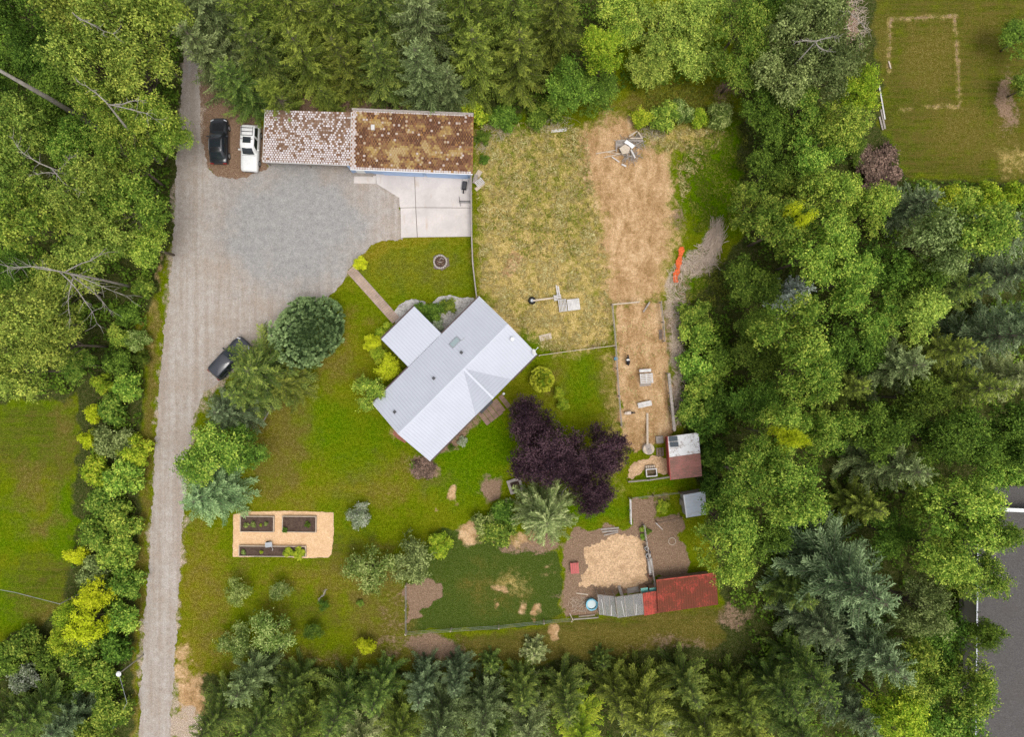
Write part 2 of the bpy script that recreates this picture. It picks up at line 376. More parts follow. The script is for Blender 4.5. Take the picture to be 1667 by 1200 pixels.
# reddish leaf and needle litter round the parked cars
paint('duff', sdf_poly([(318, 120), (345, 140), (430, 178), (434, 262), (440, 285), (400, 296), (345, 298), (328, 260), (322, 190)]), 1., 8)
paint('duff', sdf_poly([(430, 185), (770, 192), (772, 140), (430, 140)]), .9, 12)
paint('grit', sdf_poly([(1085, 440), (1105, 430), (1120, 500), (1112, 600), (1112, 690), (1098, 700), (1094, 600), (1080, 500)]), .62, 14)
paint('grit', blob(1135, 430, 40, 22, -20), .62, 16); paint('grit', blob(1160, 390, 14, 26, 20), .6, 14)
paint('grit', sdf_poly([(240, 1210), (330, 1210), (330, 1165), (290, 1150)]), .7, 8)
paint('grit', sdf_poly([(294, 60), (282, 300), (277, 420), (262, 560), (246, 780), (238, 900), (229, 1040), (218, 1290), (282, 1290), (290, 1100), (297, 980), (303, 860), (310, 760), (322, 680), (345, 640), (330, 60)]), .52, 7)
paint('grit', sdf_poly([(330, 640), (352, 640), (405, 595), (440, 575), (470, 560), (510, 510), (540, 490), (560, 464), (575, 440), (590, 420), (600, 395), (500, 400), (340, 400)]), .5, 6)
for k in ('lush', 'olive', 'straw'):
    unpaint(k, sdf_poly([(560, 280), (640, 290), (655, 390), (560, 440), (440, 520), (300, 520), (300, 280)]), 6)

nx, ny = len(gx), len(gy)
ZG = np.zeros(GX.shape)
gv = np.stack([GX.ravel(), GY.ravel(), ZG.ravel()], 1)
ii = np.arange(nx * ny).reshape(ny, nx)
gf = np.stack([ii[:-1, :-1].ravel(), ii[:-1, 1:].ravel(), ii[1:, 1:].ravel(), ii[1:, :-1].ravel()], 1)

def fast_mesh(name, v, f, mat=None, face_float=None, smooth=False):
    me = bpy.data.meshes.new(name); k = f.shape[1]
    me.vertices.add(len(v)); me.vertices.foreach_set('co', np.ascontiguousarray(v, np.float32).ravel())
    me.loops.add(f.size); me.loops.foreach_set('vertex_index', np.ascontiguousarray(f, np.int32).ravel())
    me.polygons.add(len(f)); me.polygons.foreach_set('loop_start', np.arange(0, f.size, k, dtype=np.int32))
    me.polygons.foreach_set('loop_total', np.full(len(f), k, np.int32))
    if face_float is not None:
        a = me.attributes.new('tint', 'FLOAT', 'FACE'); a.data.foreach_set('value', np.ascontiguousarray(face_float, np.float32))
    me.update(calc_edges=True)
    if smooth: me.polygons.foreach_set('use_smooth', np.ones(len(f), bool))
    if mat: me.materials.append(mat)
    return me

def ground_material():
    t = NT('ground_earth_and_grass'); p = t.pos()
    A = t.new('ShaderNodeAttribute'); A.attribute_name = 'zone_a'; B = t.new('ShaderNodeAttribute'); B.attribute_name = 'zone_b'
    sa = t.new('ShaderNodeSeparateColor'); t.lk(A.outputs['Color'], sa.inputs[0]); sb = t.new('ShaderNodeSeparateColor'); t.lk(B.outputs['Color'], sb.inputs[0])
    msk = dict(lush=sa.outputs[0], olive=sa.outputs[1], straw=sa.outputs[2], tan=A.outputs['Alpha'], brown=sb.outputs[0], duff=sb.outputs[1], forest=sb.outputs[2], grit=B.outputs['Alpha'])
    nb = t.noise(p, .16, 4); nm = t.noise(p, .75, 5, .62); nf = t.noise(p, 3.2, 5, .68); nff = t.noise(p, 11., 3, .7)
    tuft = t.noise(t.mapped(p, (1, 1, 1), (0, 0, .6)), 2.0, 6, .75)
    mow = t.noise(t.mapped(p, (.35, 2.2, 1), (0, 0, .1)), .9, 3)
    def m(key, amp, width, nz, c=.5):
        wob = t.math('ADD', t.math('MULTIPLY', t.math('SUBTRACT', nz, .5), amp * 1.25), t.math('MULTIPLY', t.math('SUBTRACT', nm, .5), amp * 1.1))
        x = t.math('ADD', msk[key], t.math('MULTIPLY', wob, t.mrange(msk[key], 0.0, .12)))
        return t.mrange(x, c - width / 2, c + width / 2, 0, 1, True)
    nfs = t.mrange(t.mix(.55, nf, nff), .33, .67); nffs = t.mrange(nff, .30, .70); tfs = t.mrange(t.mix(.6, tuft, nff), .33, .67)
    c = t.ramp(nfs, [(.25, (.066, .094, .002)), (.5, (.108, .145, .002)), (.78, (.165, .20, .008))])
    c = t.mix(t.mrange(nb, .42, .66, 0, .5), c, t.ramp(nfs, [(.3, (.145, .125, .004)), (.7, (.21, .18, .016))]))
    c = t.mix(t.mrange(nm, .55, .74, 0, .3), c, (.20, .165, .018))
    c = t.mix(t.mrange(mow, .48, .7, 0, .45), c, (.08, .118, .002))
    lush = t.ramp(nfs, [(.25, (.042, .092, .001)), (.55, (.078, .148, .001)), (.8, (.13, .205, .006))])
    C3 = t.new('ShaderNodeAttribute'); C3.attribute_name = 'zone_c'; s3 = t.new('ShaderNodeSeparateColor'); t.lk(C3.outputs['Color'], s3.inputs[0])
    msk.update(pasture=s3.outputs[0], mown=s3.outputs[1], gold=s3.outputs[2])
    c = t.mix(m('gold', .8, 1.1, nm, .6), c, t.ramp(nfs, [(.25, (.125, .10, .004)), (.55, (.20, .165, .012)), (.8, (.29, .24, .04))]))
    c = t.mix(m('lush', .55, .8, nm), c, lush)
    streak = t.noise(t.mapped(p, (.25, 3.0, 1), (0, 0, .08)), .8, 4, .6)
    mo = t.mix(t.mrange(streak, .4, .62), t.ramp(nfs, [(.1, (.034, .042, .003)), (.5, (.070, .078, .008)), (.9, (.14, .135, .032))]), (.115, .092, .022))
    c = t.mix(m('mown', .5, .8, nm), c, mo)
    pa = t.ramp(t.mix(.5, nfs, tfs), [(.1, (.024, .046, .004)), (.45, (.050, .080, .010)), (.7, (.082, .105, .022)), (.95, (.15, .155, .055))])
    c = t.mix(m('pasture', .5, .35, nf), c, pa)
    ol = t.ramp(nfs, [(.15, (.080, .066, .008)), (.55, (.135, .112, .022)), (.9, (.235, .185, .06))])
    c = t.mix(m('olive', .8, 1.0, nm, .62), c, ol)
    st = t.ramp(tfs, [(.05, (.20, .15, .03)), (.35, (.34, .25, .07)), (.6, (.46, .34, .12)), (.95, (.68, .53, .27))])
    c = t.mix(m('straw', 1.2, .9, tuft, .52), c, st)
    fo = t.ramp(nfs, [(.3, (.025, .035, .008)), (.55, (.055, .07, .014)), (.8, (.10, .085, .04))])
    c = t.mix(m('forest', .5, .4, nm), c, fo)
    br = t.ramp(nfs, [(.05, (.165, .105, .066)), (.5, (.24, .158, .104)), (.95, (.33, .228, .155))])
    c = t.mix(m('brown', .65, .35, nf), c, br)
    wv = t.new('ShaderNodeVectorMath', operation='ADD'); t.lk(p, wv.inputs[0]); wn3 = t.new('ShaderNodeTexNoise'); wn3.inputs['Scale'].default_value = .25; t.lk(p, wn3.inputs['Vector']); ws = t.new('ShaderNodeVectorMath', operation='SCALE'); ws.inputs['Scale'].default_value = 3.5; t.lk(wn3.outputs['Color'], ws.inputs[0]); t.lk(ws.outputs[0], wv.inputs[1])
    rut = t.noise(t.mapped(wv.outputs[0], (1.0, .22, 1), (0, 0, -.12)), 1.0, 5, .65)
    tn = t.ramp(t.mrange(t.mix(.4, t.mix(.45, nf, nm), rut), .36, .64), [(0., (.22, .13, .052)), (.35, (.37, .225, .105)), (.65, (.52, .34, .18)), (1., (.68, .49, .30))])
    c = t.mix(m('tan', .85, .5, tuft), c, tn)
    du = t.ramp(nfs, [(.05, (.14, .088, .055)), (.5, (.215, .138, .09)), (.95, (.31, .215, .145))])
    c = t.mix(m('duff', .6, .35, nf), c, du)
    gr = t.ramp(nffs, [(.05, (.27, .20, .145)), (.5, (.41, .32, .245)), (.95, (.56, .46, .37))])
    c = t.mix(m('grit', .9, .4, tuft), c, gr)
    speck = t.mrange(nff, .36, .66, .62, 1.38)
    mulc = t.new('ShaderNodeMix'); mulc.data_type = 'RGBA'; mulc.blend_type = 'MULTIPLY'; mulc.inputs[0].default_value = 1.0
    cmb = t.new('ShaderNodeCombineColor')
    for i in range(3): t.lk(speck, cmb.inputs[i])
    t.lk(c, mulc.inputs[6]); t.lk(cmb.outputs[0], mulc.inputs[7])
    h = t.math('ADD', t.math('MULTIPLY', nf, .6), t.math('MULTIPLY', nff, .4))
    t.pbr(mulc.outputs[2], 1., .0, 0., t.bump(h, .8, .14))
    return t.m
PXX, PYY = PX0, PY0
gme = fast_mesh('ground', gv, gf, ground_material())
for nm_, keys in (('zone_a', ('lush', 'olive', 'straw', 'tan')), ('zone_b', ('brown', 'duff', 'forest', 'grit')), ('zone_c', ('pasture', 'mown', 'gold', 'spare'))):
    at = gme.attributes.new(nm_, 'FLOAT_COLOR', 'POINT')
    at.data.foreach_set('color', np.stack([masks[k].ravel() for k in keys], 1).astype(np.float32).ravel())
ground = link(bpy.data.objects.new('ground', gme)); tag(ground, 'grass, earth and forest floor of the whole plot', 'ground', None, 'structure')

# ------------------------------------------------------------------ loose sheets with ragged edges
def ragged(px_pts, amp=.25, step=.16, seed=0, h=0.):
    P = [Vector((*W(x, y, h), 0)) for x, y in px_pts]; out = []; n = len(P); tt = seed * 31.7
    for i in range(n):
        a, b = P[i], P[(i + 1) % n]; L = (b - a).length; k = max(1, int(L / step)); d = (b - a) / max(L, 1e-6); nr = Vector((-d.y, d.x, 0))
        for j in range(k):
            q = a + (b - a) * (j / k); tt += step
            o = mnoise.noise(Vector((q.x * .5, q.y * .5, seed))) * amp + mnoise.noise(Vector((q.x * 2.3, q.y * 2.3, seed + 5))) * amp * .7 + mnoise.noise(Vector((q.x * 7, q.y * 7, seed + 9))) * amp * .45
            out.append(q + nr * o)
    return out
def sheet(name, px_pts, z, mat, label, amp=.25, step=.16, seed=0, parent=None, kind='structure', cat='ground'):
    pts = ragged(px_pts, amp, step, seed) if amp > 0 else [Vector((*W(x, y), 0)) for x, y in px_pts]
    tris = tessellate_polygon([pts])
    me = bpy.data.meshes.new(name); me.from_pydata([(p.x, p.y, z) for p in pts], [], [tuple(t) for t in tris]); me.update()
    bm = bmesh.new(); bm.from_mesh(me)
    for f in bm.faces:
        if f.normal.z < 0: f.normal_flip()
    bm.to_mesh(me); bm.free()
    me.materials.append(mat)
    o = link(bpy.data.objects.new(name, me), parent)
    if parent is None: tag(o, label, cat, None, kind)
    return o

def gravel_material():
    t = NT('gravel'); p = t.pos()
    n1 = t.noise(p, .35, 4); n2 = t.noise(p, 1.6, 4); cell = t.vor(p, 16.0); sp = t.new('ShaderNodeSeparateColor'); t.lk(cell, sp.inputs[0])
    cell2 = t.vor(p, 30.0); sp2 = t.new('ShaderNodeSeparateColor'); t.lk(cell2, sp2.inputs[0])
    # bluish crushed stone spread over the parking yard, browner stone along the lane
    x = t.new('ShaderNodeSeparateXYZ'); t.lk(p, x.inputs[0])
    cx, cy = W(478, 365)
    ex = t.math('POWER', t.math('DIVIDE', t.math('SUBTRACT', x.outputs[0], cx), 8.6), 2.0)
    ey = t.math('POWER', t.math('DIVIDE', t.math('SUBTRACT', x.outputs[1], cy), 7.6), 2.0)
    r = t.math('ADD', t.math('SQRT', t.math('ADD', ex, ey)), t.math('MULTIPLY', t.math('SUBTRACT', n1, .5), 1.1))
    yard = t.mrange(r, .5, 1.25, 1, 0, True)
    track = t.noise(t.mapped(p, (1.6, .045, 1), (0, 0, math.radians(-3.5))), 1.0, 3)
    track = t.math('ADD', t.math('MULTIPLY', track, .6), t.math('MULTIPLY', n2, .4))
    lane = t.mix(t.mrange(track, .42, .58), (.34, .285, .24), (.42, .375, .335))
    lane = t.mix(t.mrange(n1, .45, .68, 0, .55), lane, (.33, .27, .215))
    stone = t.mix(t.mrange(n2, .35, .65), (.265, .257, .248), (.33, .318, .302))
    c = t.mix(yard, lane, stone)
    v = t.math('ADD', t.math('MULTIPLY', sp.outputs[0], .55), t.math('MULTIPLY', sp2.outputs[1], .45))
    k = t.mrange(v, .1, .9, .70, 1.26); cm = t.new('ShaderNodeCombineColor')
    for i in range(3): t.lk(k, cm.inputs[i])
    c = t.mix(1.0, c, cm.outputs[0], 'MULTIPLY')
    t.pbr(c, .95, .1, 0., t.bump(v, .35, .04))
    return t.m
M['gravel'] = gravel_material()
def speckled(name, a, b, d, scale=9., rough=.9):
    t = NT(name); p = t.pos(); cell = t.vor(t.mapped(p, (1, 1.6, 1), (0, 0, .5)), scale); sp = t.new('ShaderNodeSeparateColor'); t.lk(cell, sp.inputs[0])
    n = t.noise(p, 1.1, 5, .65); nf = t.noise(p, 6., 4, .7)
    c = t.mix(t.mrange(sp.outputs[0], .1, .9), a, b)
    c = t.mix(t.mrange(nf, .48, .62, 0, .85), c, d); c = t.mix(t.mrange(n, .48, .62, 0, .6), c, d)
    t.pbr(c, rough, .1, 0., t.bump(sp.outputs[1], .7, .04)); return t.m
M['chips'] = speckled('wood_chips', (.80, .56, .34), (.66, .43, .235), (.60, .37, .20), 11)
M['chips_worn'] = speckled('worn_wood_chips', (.74, .52, .33), (.56, .37, .21), (.36, .225, .12), 9)
M['river_stone'] = speckled('river_stones', (.46, .43, .40), (.25, .23, .21), (.62, .59, .55), 7)
def concrete_material():
    t = NT('concrete'); p = t.pos(); n = t.noise(p, .5, 5, .6); nf = t.noise(p, 5, 4, .7); st = t.noise(t.mapped(p, (2, .5, 1)), 1.0, 4)
    c = t.mix(t.mrange(n, .35, .65), (.61, .555, .52), (.50, .455, .43))
    c = t.mix(t.mrange(nf, .45, .8, 0, .35), c, (.40, .36, .335))
    c = t.mix(t.mrange(st, .60, .74, 0, .5), c, (.46, .33, .22))
    t.pbr(c, .85, .2, 0., t.bump(nf, .2, .02)); return t.m
M['concrete'] = concrete_material()
M['joint'] = vary('joint_dirt', (.20, .16, .13), .3, 6, .95, .1, obj=False)

sheet('gravel_lane', [(301, 60), (297, 150), (290, 230), (285, 300), (281, 400), (273, 480), (265, 560), (258, 650), (250, 780), (243, 900), (234, 1040), (226, 1200), (222, 1290), (276, 1290), (277, 1200), (283, 1100), (290, 980), (297, 860), (305, 760), (316, 680), (330, 640), (350, 610), (352, 560), (348, 420), (342, 300), (330, 230), (324, 140), (323, 60)],
      0.006, M['gravel'], 'long straight lane of pale tyre-worn gravel running down the left side', .26, .10, 1, cat='lane')
sheet('gravel_yard', [(332, 262), (350, 287), (400, 290), (436, 272), (433, 250), (560, 262), (612, 276), (614, 297), (630, 308), (652, 322), (655, 389), (628, 391), (604, 401), (586, 416), (570, 436), (556, 462), (534, 486), (505, 505), (460, 560), (420, 585), (398, 590), (375, 612), (345, 632), (326, 640), (322, 500), (326, 400)],
      .010, M['gravel'], 'wide bluish grey gravel parking yard in front of the garage', .22, .10, 2, cat='driveway')
# concrete pad: four poured slabs with joints between them
pad = empty('concrete_pad', (0, 0, 0)); tag(pad, 'pale concrete pad of four slabs in front of the garage doors', 'pavement', None, 'structure')
for poly in ([(612, 282), (674.6, 285), (676.4, 337.4), (651, 338), (650, 322), (613, 299)], [(675.4, 285), (766.5, 290), (767, 338), (677.2, 337.4)],
             [(652, 338.8), (676.4, 338.2), (679, 386.2), (653, 387)], [(677.3, 338.2), (767, 338.8), (768, 385), (679.9, 386.2)]):
    MB().prism([W(*q) for q in reversed(poly)], -.05, .05).build('slab', M['concrete'], pad, bevel=.012)
sheet('joint_bed', [(611, 283), (767, 290), (768, 385), (653, 386), (651, 322), (612, 298)], .016, M['joint'], None, 0, parent=pad)
# brick-set garden path to the porch
path = empty('garden_path', (0, 0, 0)); tag(path, 'narrow pinkish paver path from the gravel to the porch', 'path', None, 'structure')
a, b = Vector((*W(570, 438), 0)), Vector((*W(645, 522), 0)); d = (b - a).normalized(); nr = Vector((-d.y, d.x, 0)); Lp = (b - a).length; k = int(Lp / .23)
M['paver'] = vary('paver', (.50, .37, .30), .3, 1.2, .9, .15, .3, obj=False)
pmes = [MB().box(-.105, .105, -.155, .155, 0, .05).mesh('paver', M['paver'])]
for i in range(k):
    for j in range(3):
        q = a + d * ((i + .5) * Lp / k) + nr * ((j - 1) * .325)
        inst('paver', pmes[0], path, (q.x, q.y, rng.uniform(-.012, .004)), (rng.uniform(-.03, .03), rng.uniform(-.03, .03), math.atan2(d.y, d.x) + rng.uniform(-.03, .03)))
# stone-mulched beds
sheet('stone_bed', [(638, 512), (648, 498), (660, 488), (676, 486), (692, 492), (690, 505), (676, 512), (655, 530), (644, 530)], .012, M['river_stone'], 'crescent bed of grey river stones beside the porch corner', .12, .12, 3, cat='stone bed')
sheet('stone_bed', [(704, 492), (716, 482), (732, 480), (750, 484), (770, 484), (776, 490), (735, 530), (720, 545), (706, 530), (700, 510)], .012, M['river_stone'], 'larger bed of grey river stones under the north eave', .12, .12, 4, cat='stone bed')
# wood chips
sheet('chip_bed', [(380, 838), (398, 833), (460, 832.5), (520, 834), (543, 834.5), (543, 870), (540, 903), (534, 909), (480, 908), (430, 906), (379, 907), (379, 870)], .012, M['chips'], 'neat rectangle of pale wood chips round the raised beds', .07, .12, 5, cat='wood chips')
sheet('chip_yard', [(948, 900), (958, 892), (975, 884), (998, 876), (1020, 872), (1040, 868), (1048, 880), (1050, 905), (1052, 930), (1050, 948), (1035, 958), (1008, 956), (985, 954), (955, 957), (940, 948), (950, 936), (956, 920)], .012, M['chips_worn'], 'scattered pale wood chips on the chicken yard floor', .55, .14, 6, cat='wood chips')
sheet('chip_patch', [(1020, 780), (1022, 766), (1030, 756), (1046, 747), (1060, 742), (1078, 744), (1092, 745), (1092, 764), (1080, 772), (1066, 764), (1050, 762), (1042, 772), (1030, 781)], .012, M['chips_worn'], 'curved patch of pale wood chips beside the red coop', .3, .12, 7, cat='wood chips')
# ------------------------------------------------------------------ buildings
def slab4(mb, pts, th):
    """roof slab through four top corners"""
    return mb.hexa([(x, y, z - th) for x, y, z in pts], pts)
def bil(c, s, t):
    a, b, cc, d = [Vector(q) for q in c]      # a->b along s, a->d along t
    return (a * (1 - s) + b * s) * (1 - t) + (d * (1 - s) + cc * s) * t
M['roof_white'] = vary('white_steel_roof', (.52, .54, .595), .05, .6, .42, .45, obj=False)
M['roof_rib'] = vary('white_steel_rib', (.43, .447, .505), .05, .6, .42, .45, obj=False)
M['gutter'] = vary('gutter_brown', (.16, .11, .10), .2, 3, .6, .3)
_t = NT('skylight_glass'); _t.pbr((.30, .37, .38), .15, .6); M['skylight'] = _t.m

hx, hy, ha = -5.60, -1.0, math.radians(45)
house = empty('metal_roof_house', (hx, hy, 0), ha, 'single storey house with white ribbed metal roof, set diagonally in the middle of the lawn', 'house')
EU, EV, ZE, ZR = 7.36, 3.98, 2.9, 4.75
SL = (ZR - ZE) / EV
w_ = MB().box(-6.9, 6.9, -3.5, 3.5, 0, 2.78)
for su in (-6.9, 6.9):
    d_ = .12 if su < 0 else -.12
    w_.hexa([(su, -3.5, 2.78), (su + d_, -3.5, 2.78), (su + d_, 3.5, 2.78), (su, 3.5, 2.78)], [(su, -.06, ZR - .2), (su + d_, -.06, ZR - .2), (su + d_, .06, ZR - .2), (su, .06, ZR - .2)])
w_.build('wall', M['house_wall'], house)
MB().box(-2.05, 1.9, 3.5, 7.4, 0, 2.25).build('porch_wall', M['house_wall'], house)
def window(parent, u, v, wdt, zc, hgt, facing):
    """facing: outward unit in local u or v"""
    f = MB(); g = MB(); e = .05
    if facing[1]:
        s = facing[1]; f.box(u - wdt / 2 - .07, u + wdt / 2 + .07, min(v, v + s * e), max(v, v + s * e), zc - hgt / 2 - .07, zc + hgt / 2 + .07)
        g.box(u - wdt / 2, u + wdt / 2, min(v + s * e, v + s * (e + .01)), max(v + s * e, v + s * (e + .01)), zc - hgt / 2, zc + hgt / 2)
    else:
        s = facing[0]; f.box(min(u, u + s * e), max(u, u + s * e), v - wdt / 2 - .07, v + wdt / 2 + .07, zc - hgt / 2 - .07, zc + hgt / 2 + .07)
        g.box(min(u + s * e, u + s * (e + .01)), max(u + s * e, u + s * (e + .01)), v - wdt / 2, v + wdt / 2, zc - hgt / 2, zc + hgt / 2)
    o = f.build('window', M['white_paint'], parent); g.build('pane', M['glass'], o)
for (u, v, w, f) in ((-5, -3.5, 1.6, (0, -1)), (-2.6, -3.5, 1.2, (0, -1)), (5.4, -3.5, 1.4, (0, -1)), (-4.6, 3.5, 1.4, (0, 1)), (4.6, 3.5, 1.6, (0, 1)), (-6.9, 0, 1.5, (-1, 0)), (6.9, 1.2, 1.5, (1, 0))):
    window(house, u, v, w, 1.5, 1.1, f)
dr = MB().box(.9, 1.85, -3.56, -3.5, 0, 2.05).build('door', M['white_paint'], house); MB().cyl((1.75, -3.585), .03, 1.0, 1.06, 8).build('handle', M['dark_metal'], dr)
roof = MB()
slab4(roof, [(-EU, -EV, ZE), (EU, -EV, ZE), (EU, 0, ZR), (-EU, 0, ZR)], .1)
slab4(roof, [(EU, EV, ZE), (-EU, EV, ZE), (-EU, 0, ZR), (EU, 0, ZR)], .1)
GU, GW = 1.4, 2.42                      # cross gable over the back door
zc = ZR - .04
for s in (-1, 1):
    roof.hexa([(GU, -.02, zc - .08), (GU, -EV - .02, zc - .08), (GU + s * GW, -EV - .02, ZE - .05)], [(GU, -.02, zc), (GU, -EV - .02, zc), (GU + s * GW, -EV - .02, ZE + .01)])
roof_o = roof.build('roof', M['roof_white'], house)
pr = MB(); slab4(pr, [(2.2, 7.86, 2.42), (-2.38, 7.86, 2.42), (-2.38, 3.92, 2.83), (2.2, 3.92, 2.83)], .09); pr.build('porch_roof', M['roof_white'], house)
# cross gable end wall
MB().hexa([(GU - 2.1, -3.8, 2.55), (GU + 2.1, -3.8, 2.55), (GU + 2.1, -3.7, 2.55), (GU - 2.1, -3.7, 2.55)], [(GU - .1, -3.8, 4.3), (GU + .1, -3.8, 4.3), (GU + .1, -3.7, 4.3), (GU - .1, -3.7, 4.3)]).build('gable_wall', M['house_wall'], house)
rib = MB(); RS = .30
def rz_(v): return ZR - SL * abs(v)
n = int(2 * EU / RS)
for i in range(n + 1):
    u = -EU + .02 + i * (2 * EU - .04) / n
    rib.bar((u, .16, rz_(.16) + .012), (u, EV - .01, rz_(EV) + .012), .045, .04)
    vs, ve = .16, EV - .01
    if abs(u - GU) < GW:
        ve = EV * abs(u - GU) / GW
    if ve > vs + .1: rib.bar((u, -vs, rz_(vs) + .012), (u, -ve, rz_(ve) + .012), .045, .04)
n2 = int(EV / RS)
for i in range(1, n2 + 1):
    v = i * EV / n2; us = GW * v / EV
    for s in (-1, 1):
        z1 = zc - (zc - ZE) * us / GW
        if us > .25: rib.bar((GU + s * .1, -v, zc - (zc - ZE) * .1 / GW + .014), (GU + s * us, -v, z1 + .014), .045, .04)
tag(rib.build('rib', M['roof_rib'], roof_o), kind='stuff')
rib2 = MB(); n3 = int(4.58 / RS)
for i in range(n3 + 1):
    u = -2.36 + i * 4.54 / n3
    rib2.bar((u, 3.98, 2.838), (u, 7.85, 2.434), .045, .04)
tag(rib2.build('rib', M['roof_rib'], house), kind='stuff')
cap = MB()
for s in (-1, 1): slab4(cap, [(-EU - .02, s * .2, rz_(.2) + .045), (EU + .02, s * .2, rz_(.2) + .045), (EU + .02, 0, ZR + .06), (-EU - .02, 0, ZR + .06)], .02)
cap.build('ridge_cap', M['roof_white'], roof_o)
MB().bar((GU, -.1, zc + .035), (GU, -EV - .03, zc + .035), .22, .03).build('ridge_cap', M['roof_white'], roof_o)
for s in (-1, 1):
    MB().bar((GU + s * .12, -.22, rz_(.22) + .03), (GU + s * GW, -EV + .02, ZE + .03), .09, .03).build('valley_flashing', M['roof_rib'], roof_o)
cl = MB()
for i in range(24):
    u = -2.3 + i * 4.4 / 23
    if rng.random() < .85: cl.box(u - .05, u + .04, 3.93, 4.02, 2.84, 2.885)
tag(cl.build('closure_strip', M['dark_metal'], house), kind='stuff')
for (u0, u1, v, z) in ((-EU, -2.42, EV, ZE), (2.25, EU, EV, ZE), (-EU, -1.05, -EV, ZE), (3.86, EU, -EV, ZE)):
    s = 1 if v > 0 else -1
    g = MB(); g.box(u0, u1, min(v, v + s * .05), max(v, v + s * .05), z - .2, z - .09); g.box(u0, u1, min(v + s * .10, v + s * .13), max(v + s * .10, v + s * .13), z - .2, z - .05); g.box(u0, u1, min(v + s * .05, v + s * .10), max(v + s * .05, v + s * .10), z - .2, z - .17)
    g.build('gutter', M['gutter'], roof_o)
g = MB(); g.box(-2.38, 2.2, 7.88, 7.92, 2.2, 2.34); g.box(-2.38, 2.2, 7.92, 7.98, 2.2, 2.23); g.box(-2.38, 2.2, 7.98, 8.01, 2.2, 2.37); g.build('gutter', M['gutter'], house)
for u in (-EU, EU):
    f = MB()
    for s in (-1, 1): f.bar((u, 0, ZR - .08), (u, s * EV, ZE - .08), .05, .2)
    f.build('barge_board', M['white_paint'], roof_o)
# skylight and vents on the north-west slope
sk = MB(); z0 = rz_(1.5)
def slope_box(mb, u0, u1, v0, v1, h0, h1):
    return mb.hexa([(u0, v0, rz_(v0) + h0), (u1, v0, rz_(v0) + h0), (u1, v1, rz_(v1) + h0), (u0, v1, rz_(v1) + h0)], [(u0, v0, rz_(v0) + h1), (u1, v0, rz_(v0) + h1), (u1, v1, rz_(v1) + h1), (u0, v1, rz_(v1) + h1)])
def to_local(px, py, h):
    x, y = W(px, py, h); dx, dy = x - hx, y - hy; c, s = math.cos(ha), math.sin(ha)
    return dx * c + dy * s, -dx * s + dy * c
su, sv = to_local(740, 557, 4.0)
so = slope_box(MB(), su - .55, su + .55, sv - .3, sv + .3, .0, .12).build('skylight', M['galvanised'], house)
slope_box(MB(), su - .47, su + .47, sv - .23, sv + .23, .12, .135).build('pane', M['skylight'], so)
MB().bar((su + .5, sv - .38, rz_(sv - .38) + .05), (su + 1.1, sv - .38, rz_(sv - .38) + .05), .06, .02).build('flashing', M['galvanised'], roof_o)
for (px, py) in ((751, 574), (706, 616), (642, 671)):
    u, v = to_local(px, py, 4.2); MB().box(u - .13, u + .13, v - .13, v + .13, rz_(v), rz_(v) + .22).build('roof_vent', M['dark_metal'], roof_o)
u, v = to_local(834, 552, 4.3); MB().cyl((u, v), .12, rz_(v), rz_(v) + .4, 12).build('flue_pipe', M['galvanised'], roof_o); MB().cyl((u, v), .2, rz_(v) + .42, rz_(v) + .5, 12, .1).build('flue_cap', M['white_paint'], roof_o)
u, v = to_local(722, 591, 4.4); MB().cyl((u, v), .05, rz_(v), rz_(v) + .3, 8).build('vent_pipe', M['roof_white'], roof_o)
# satellite dish on the east corner
sdx, sdy = W(868, 574, 3.0); dish = empty('satellite_dish', (sdx, sdy, 2.9), math.radians(35), 'small white satellite dish at the east corner of the metal roof', 'satellite dish')
dm = MB(); K = 14
ringp = [[(r * math.cos(2 * math.pi * i / K), r * math.sin(2 * math.pi * i / K), .35 * r * r) for i in range(K)] for r in (.02, .15, .3)]
for q in range(2):
    for i in range(K): dm.quad(ringp[q][i], ringp[q][(i + 1) % K], ringp[q + 1][(i + 1) % K], ringp[q + 1][i])
do = dm.build('reflector', M['white_paint'], dish, True, (0.05, 0, .32)); do.rotation_euler = (math.radians(20), math.radians(50), 0)
MB().tube([(0, 0, 0), (0, 0, .3)], .03).build('mast', M['white_paint'], dish); MB().tube([(.05, 0, .25), (.5, .1, .3), (.62, .12, .4)], .022).build('feed_arm', M['white_paint'], dish)
MB().cyl((.62, .12), .05, .38, .5, 8).build('feed_horn', M['white_paint'], dish)
# back patio: pavers in two strips behind the house, dark hot tub well and a lamp
patio = empty('patio', (0, 0, 0)); tag(patio, 'brown paver patio strip behind the house by the plum tree', 'patio', None, 'structure')
M['patio_paver'] = vary('patio_paver', (.34, .225, .17), .35, 1.5, .9, .15, .3, obj=False)
pp = MB().box(-.24, .24, -.24, .24, 0, .05).mesh('paver', M['patio_paver'])
for (x0, y0, x1, y1, rows) in ((785, 684, 812, 663, 3), (808, 664, 826, 650, 3)):
    a, b = Vector((*W(x0, y0), 0)), Vector((*W(x1, y1), 0)); d = (b - a).normalized(); nr = Vector((-d.y, d.x, 0)); L = (b - a).length; k = max(1, int(L / .5))
    for i in range(k):
        for j in range(rows):
            q = a + d * ((i + .5) * L / k) + nr * (j - 1) * .5
            inst('paver', pp, patio, (q.x, q.y, rng.uniform(-.01, .006)), (rng.uniform(-.02, .02), rng.uniform(-.02, .02), math.atan2(d.y, d.x)))
bx, by = W(790, 661, .6); bench = empty('patio_bench', (bx, by, 0), ha, 'dark covered bench under the back eave beside the patio', 'bench')
MB().box(-.85, .85, -.3, .3, .4, .5).build('seat', M['dark_metal'], bench, bevel=.02); MB().box(-.85, .85, .24, .3, .5, .95).build('backrest', M['dark_metal'], bench, bevel=.02)
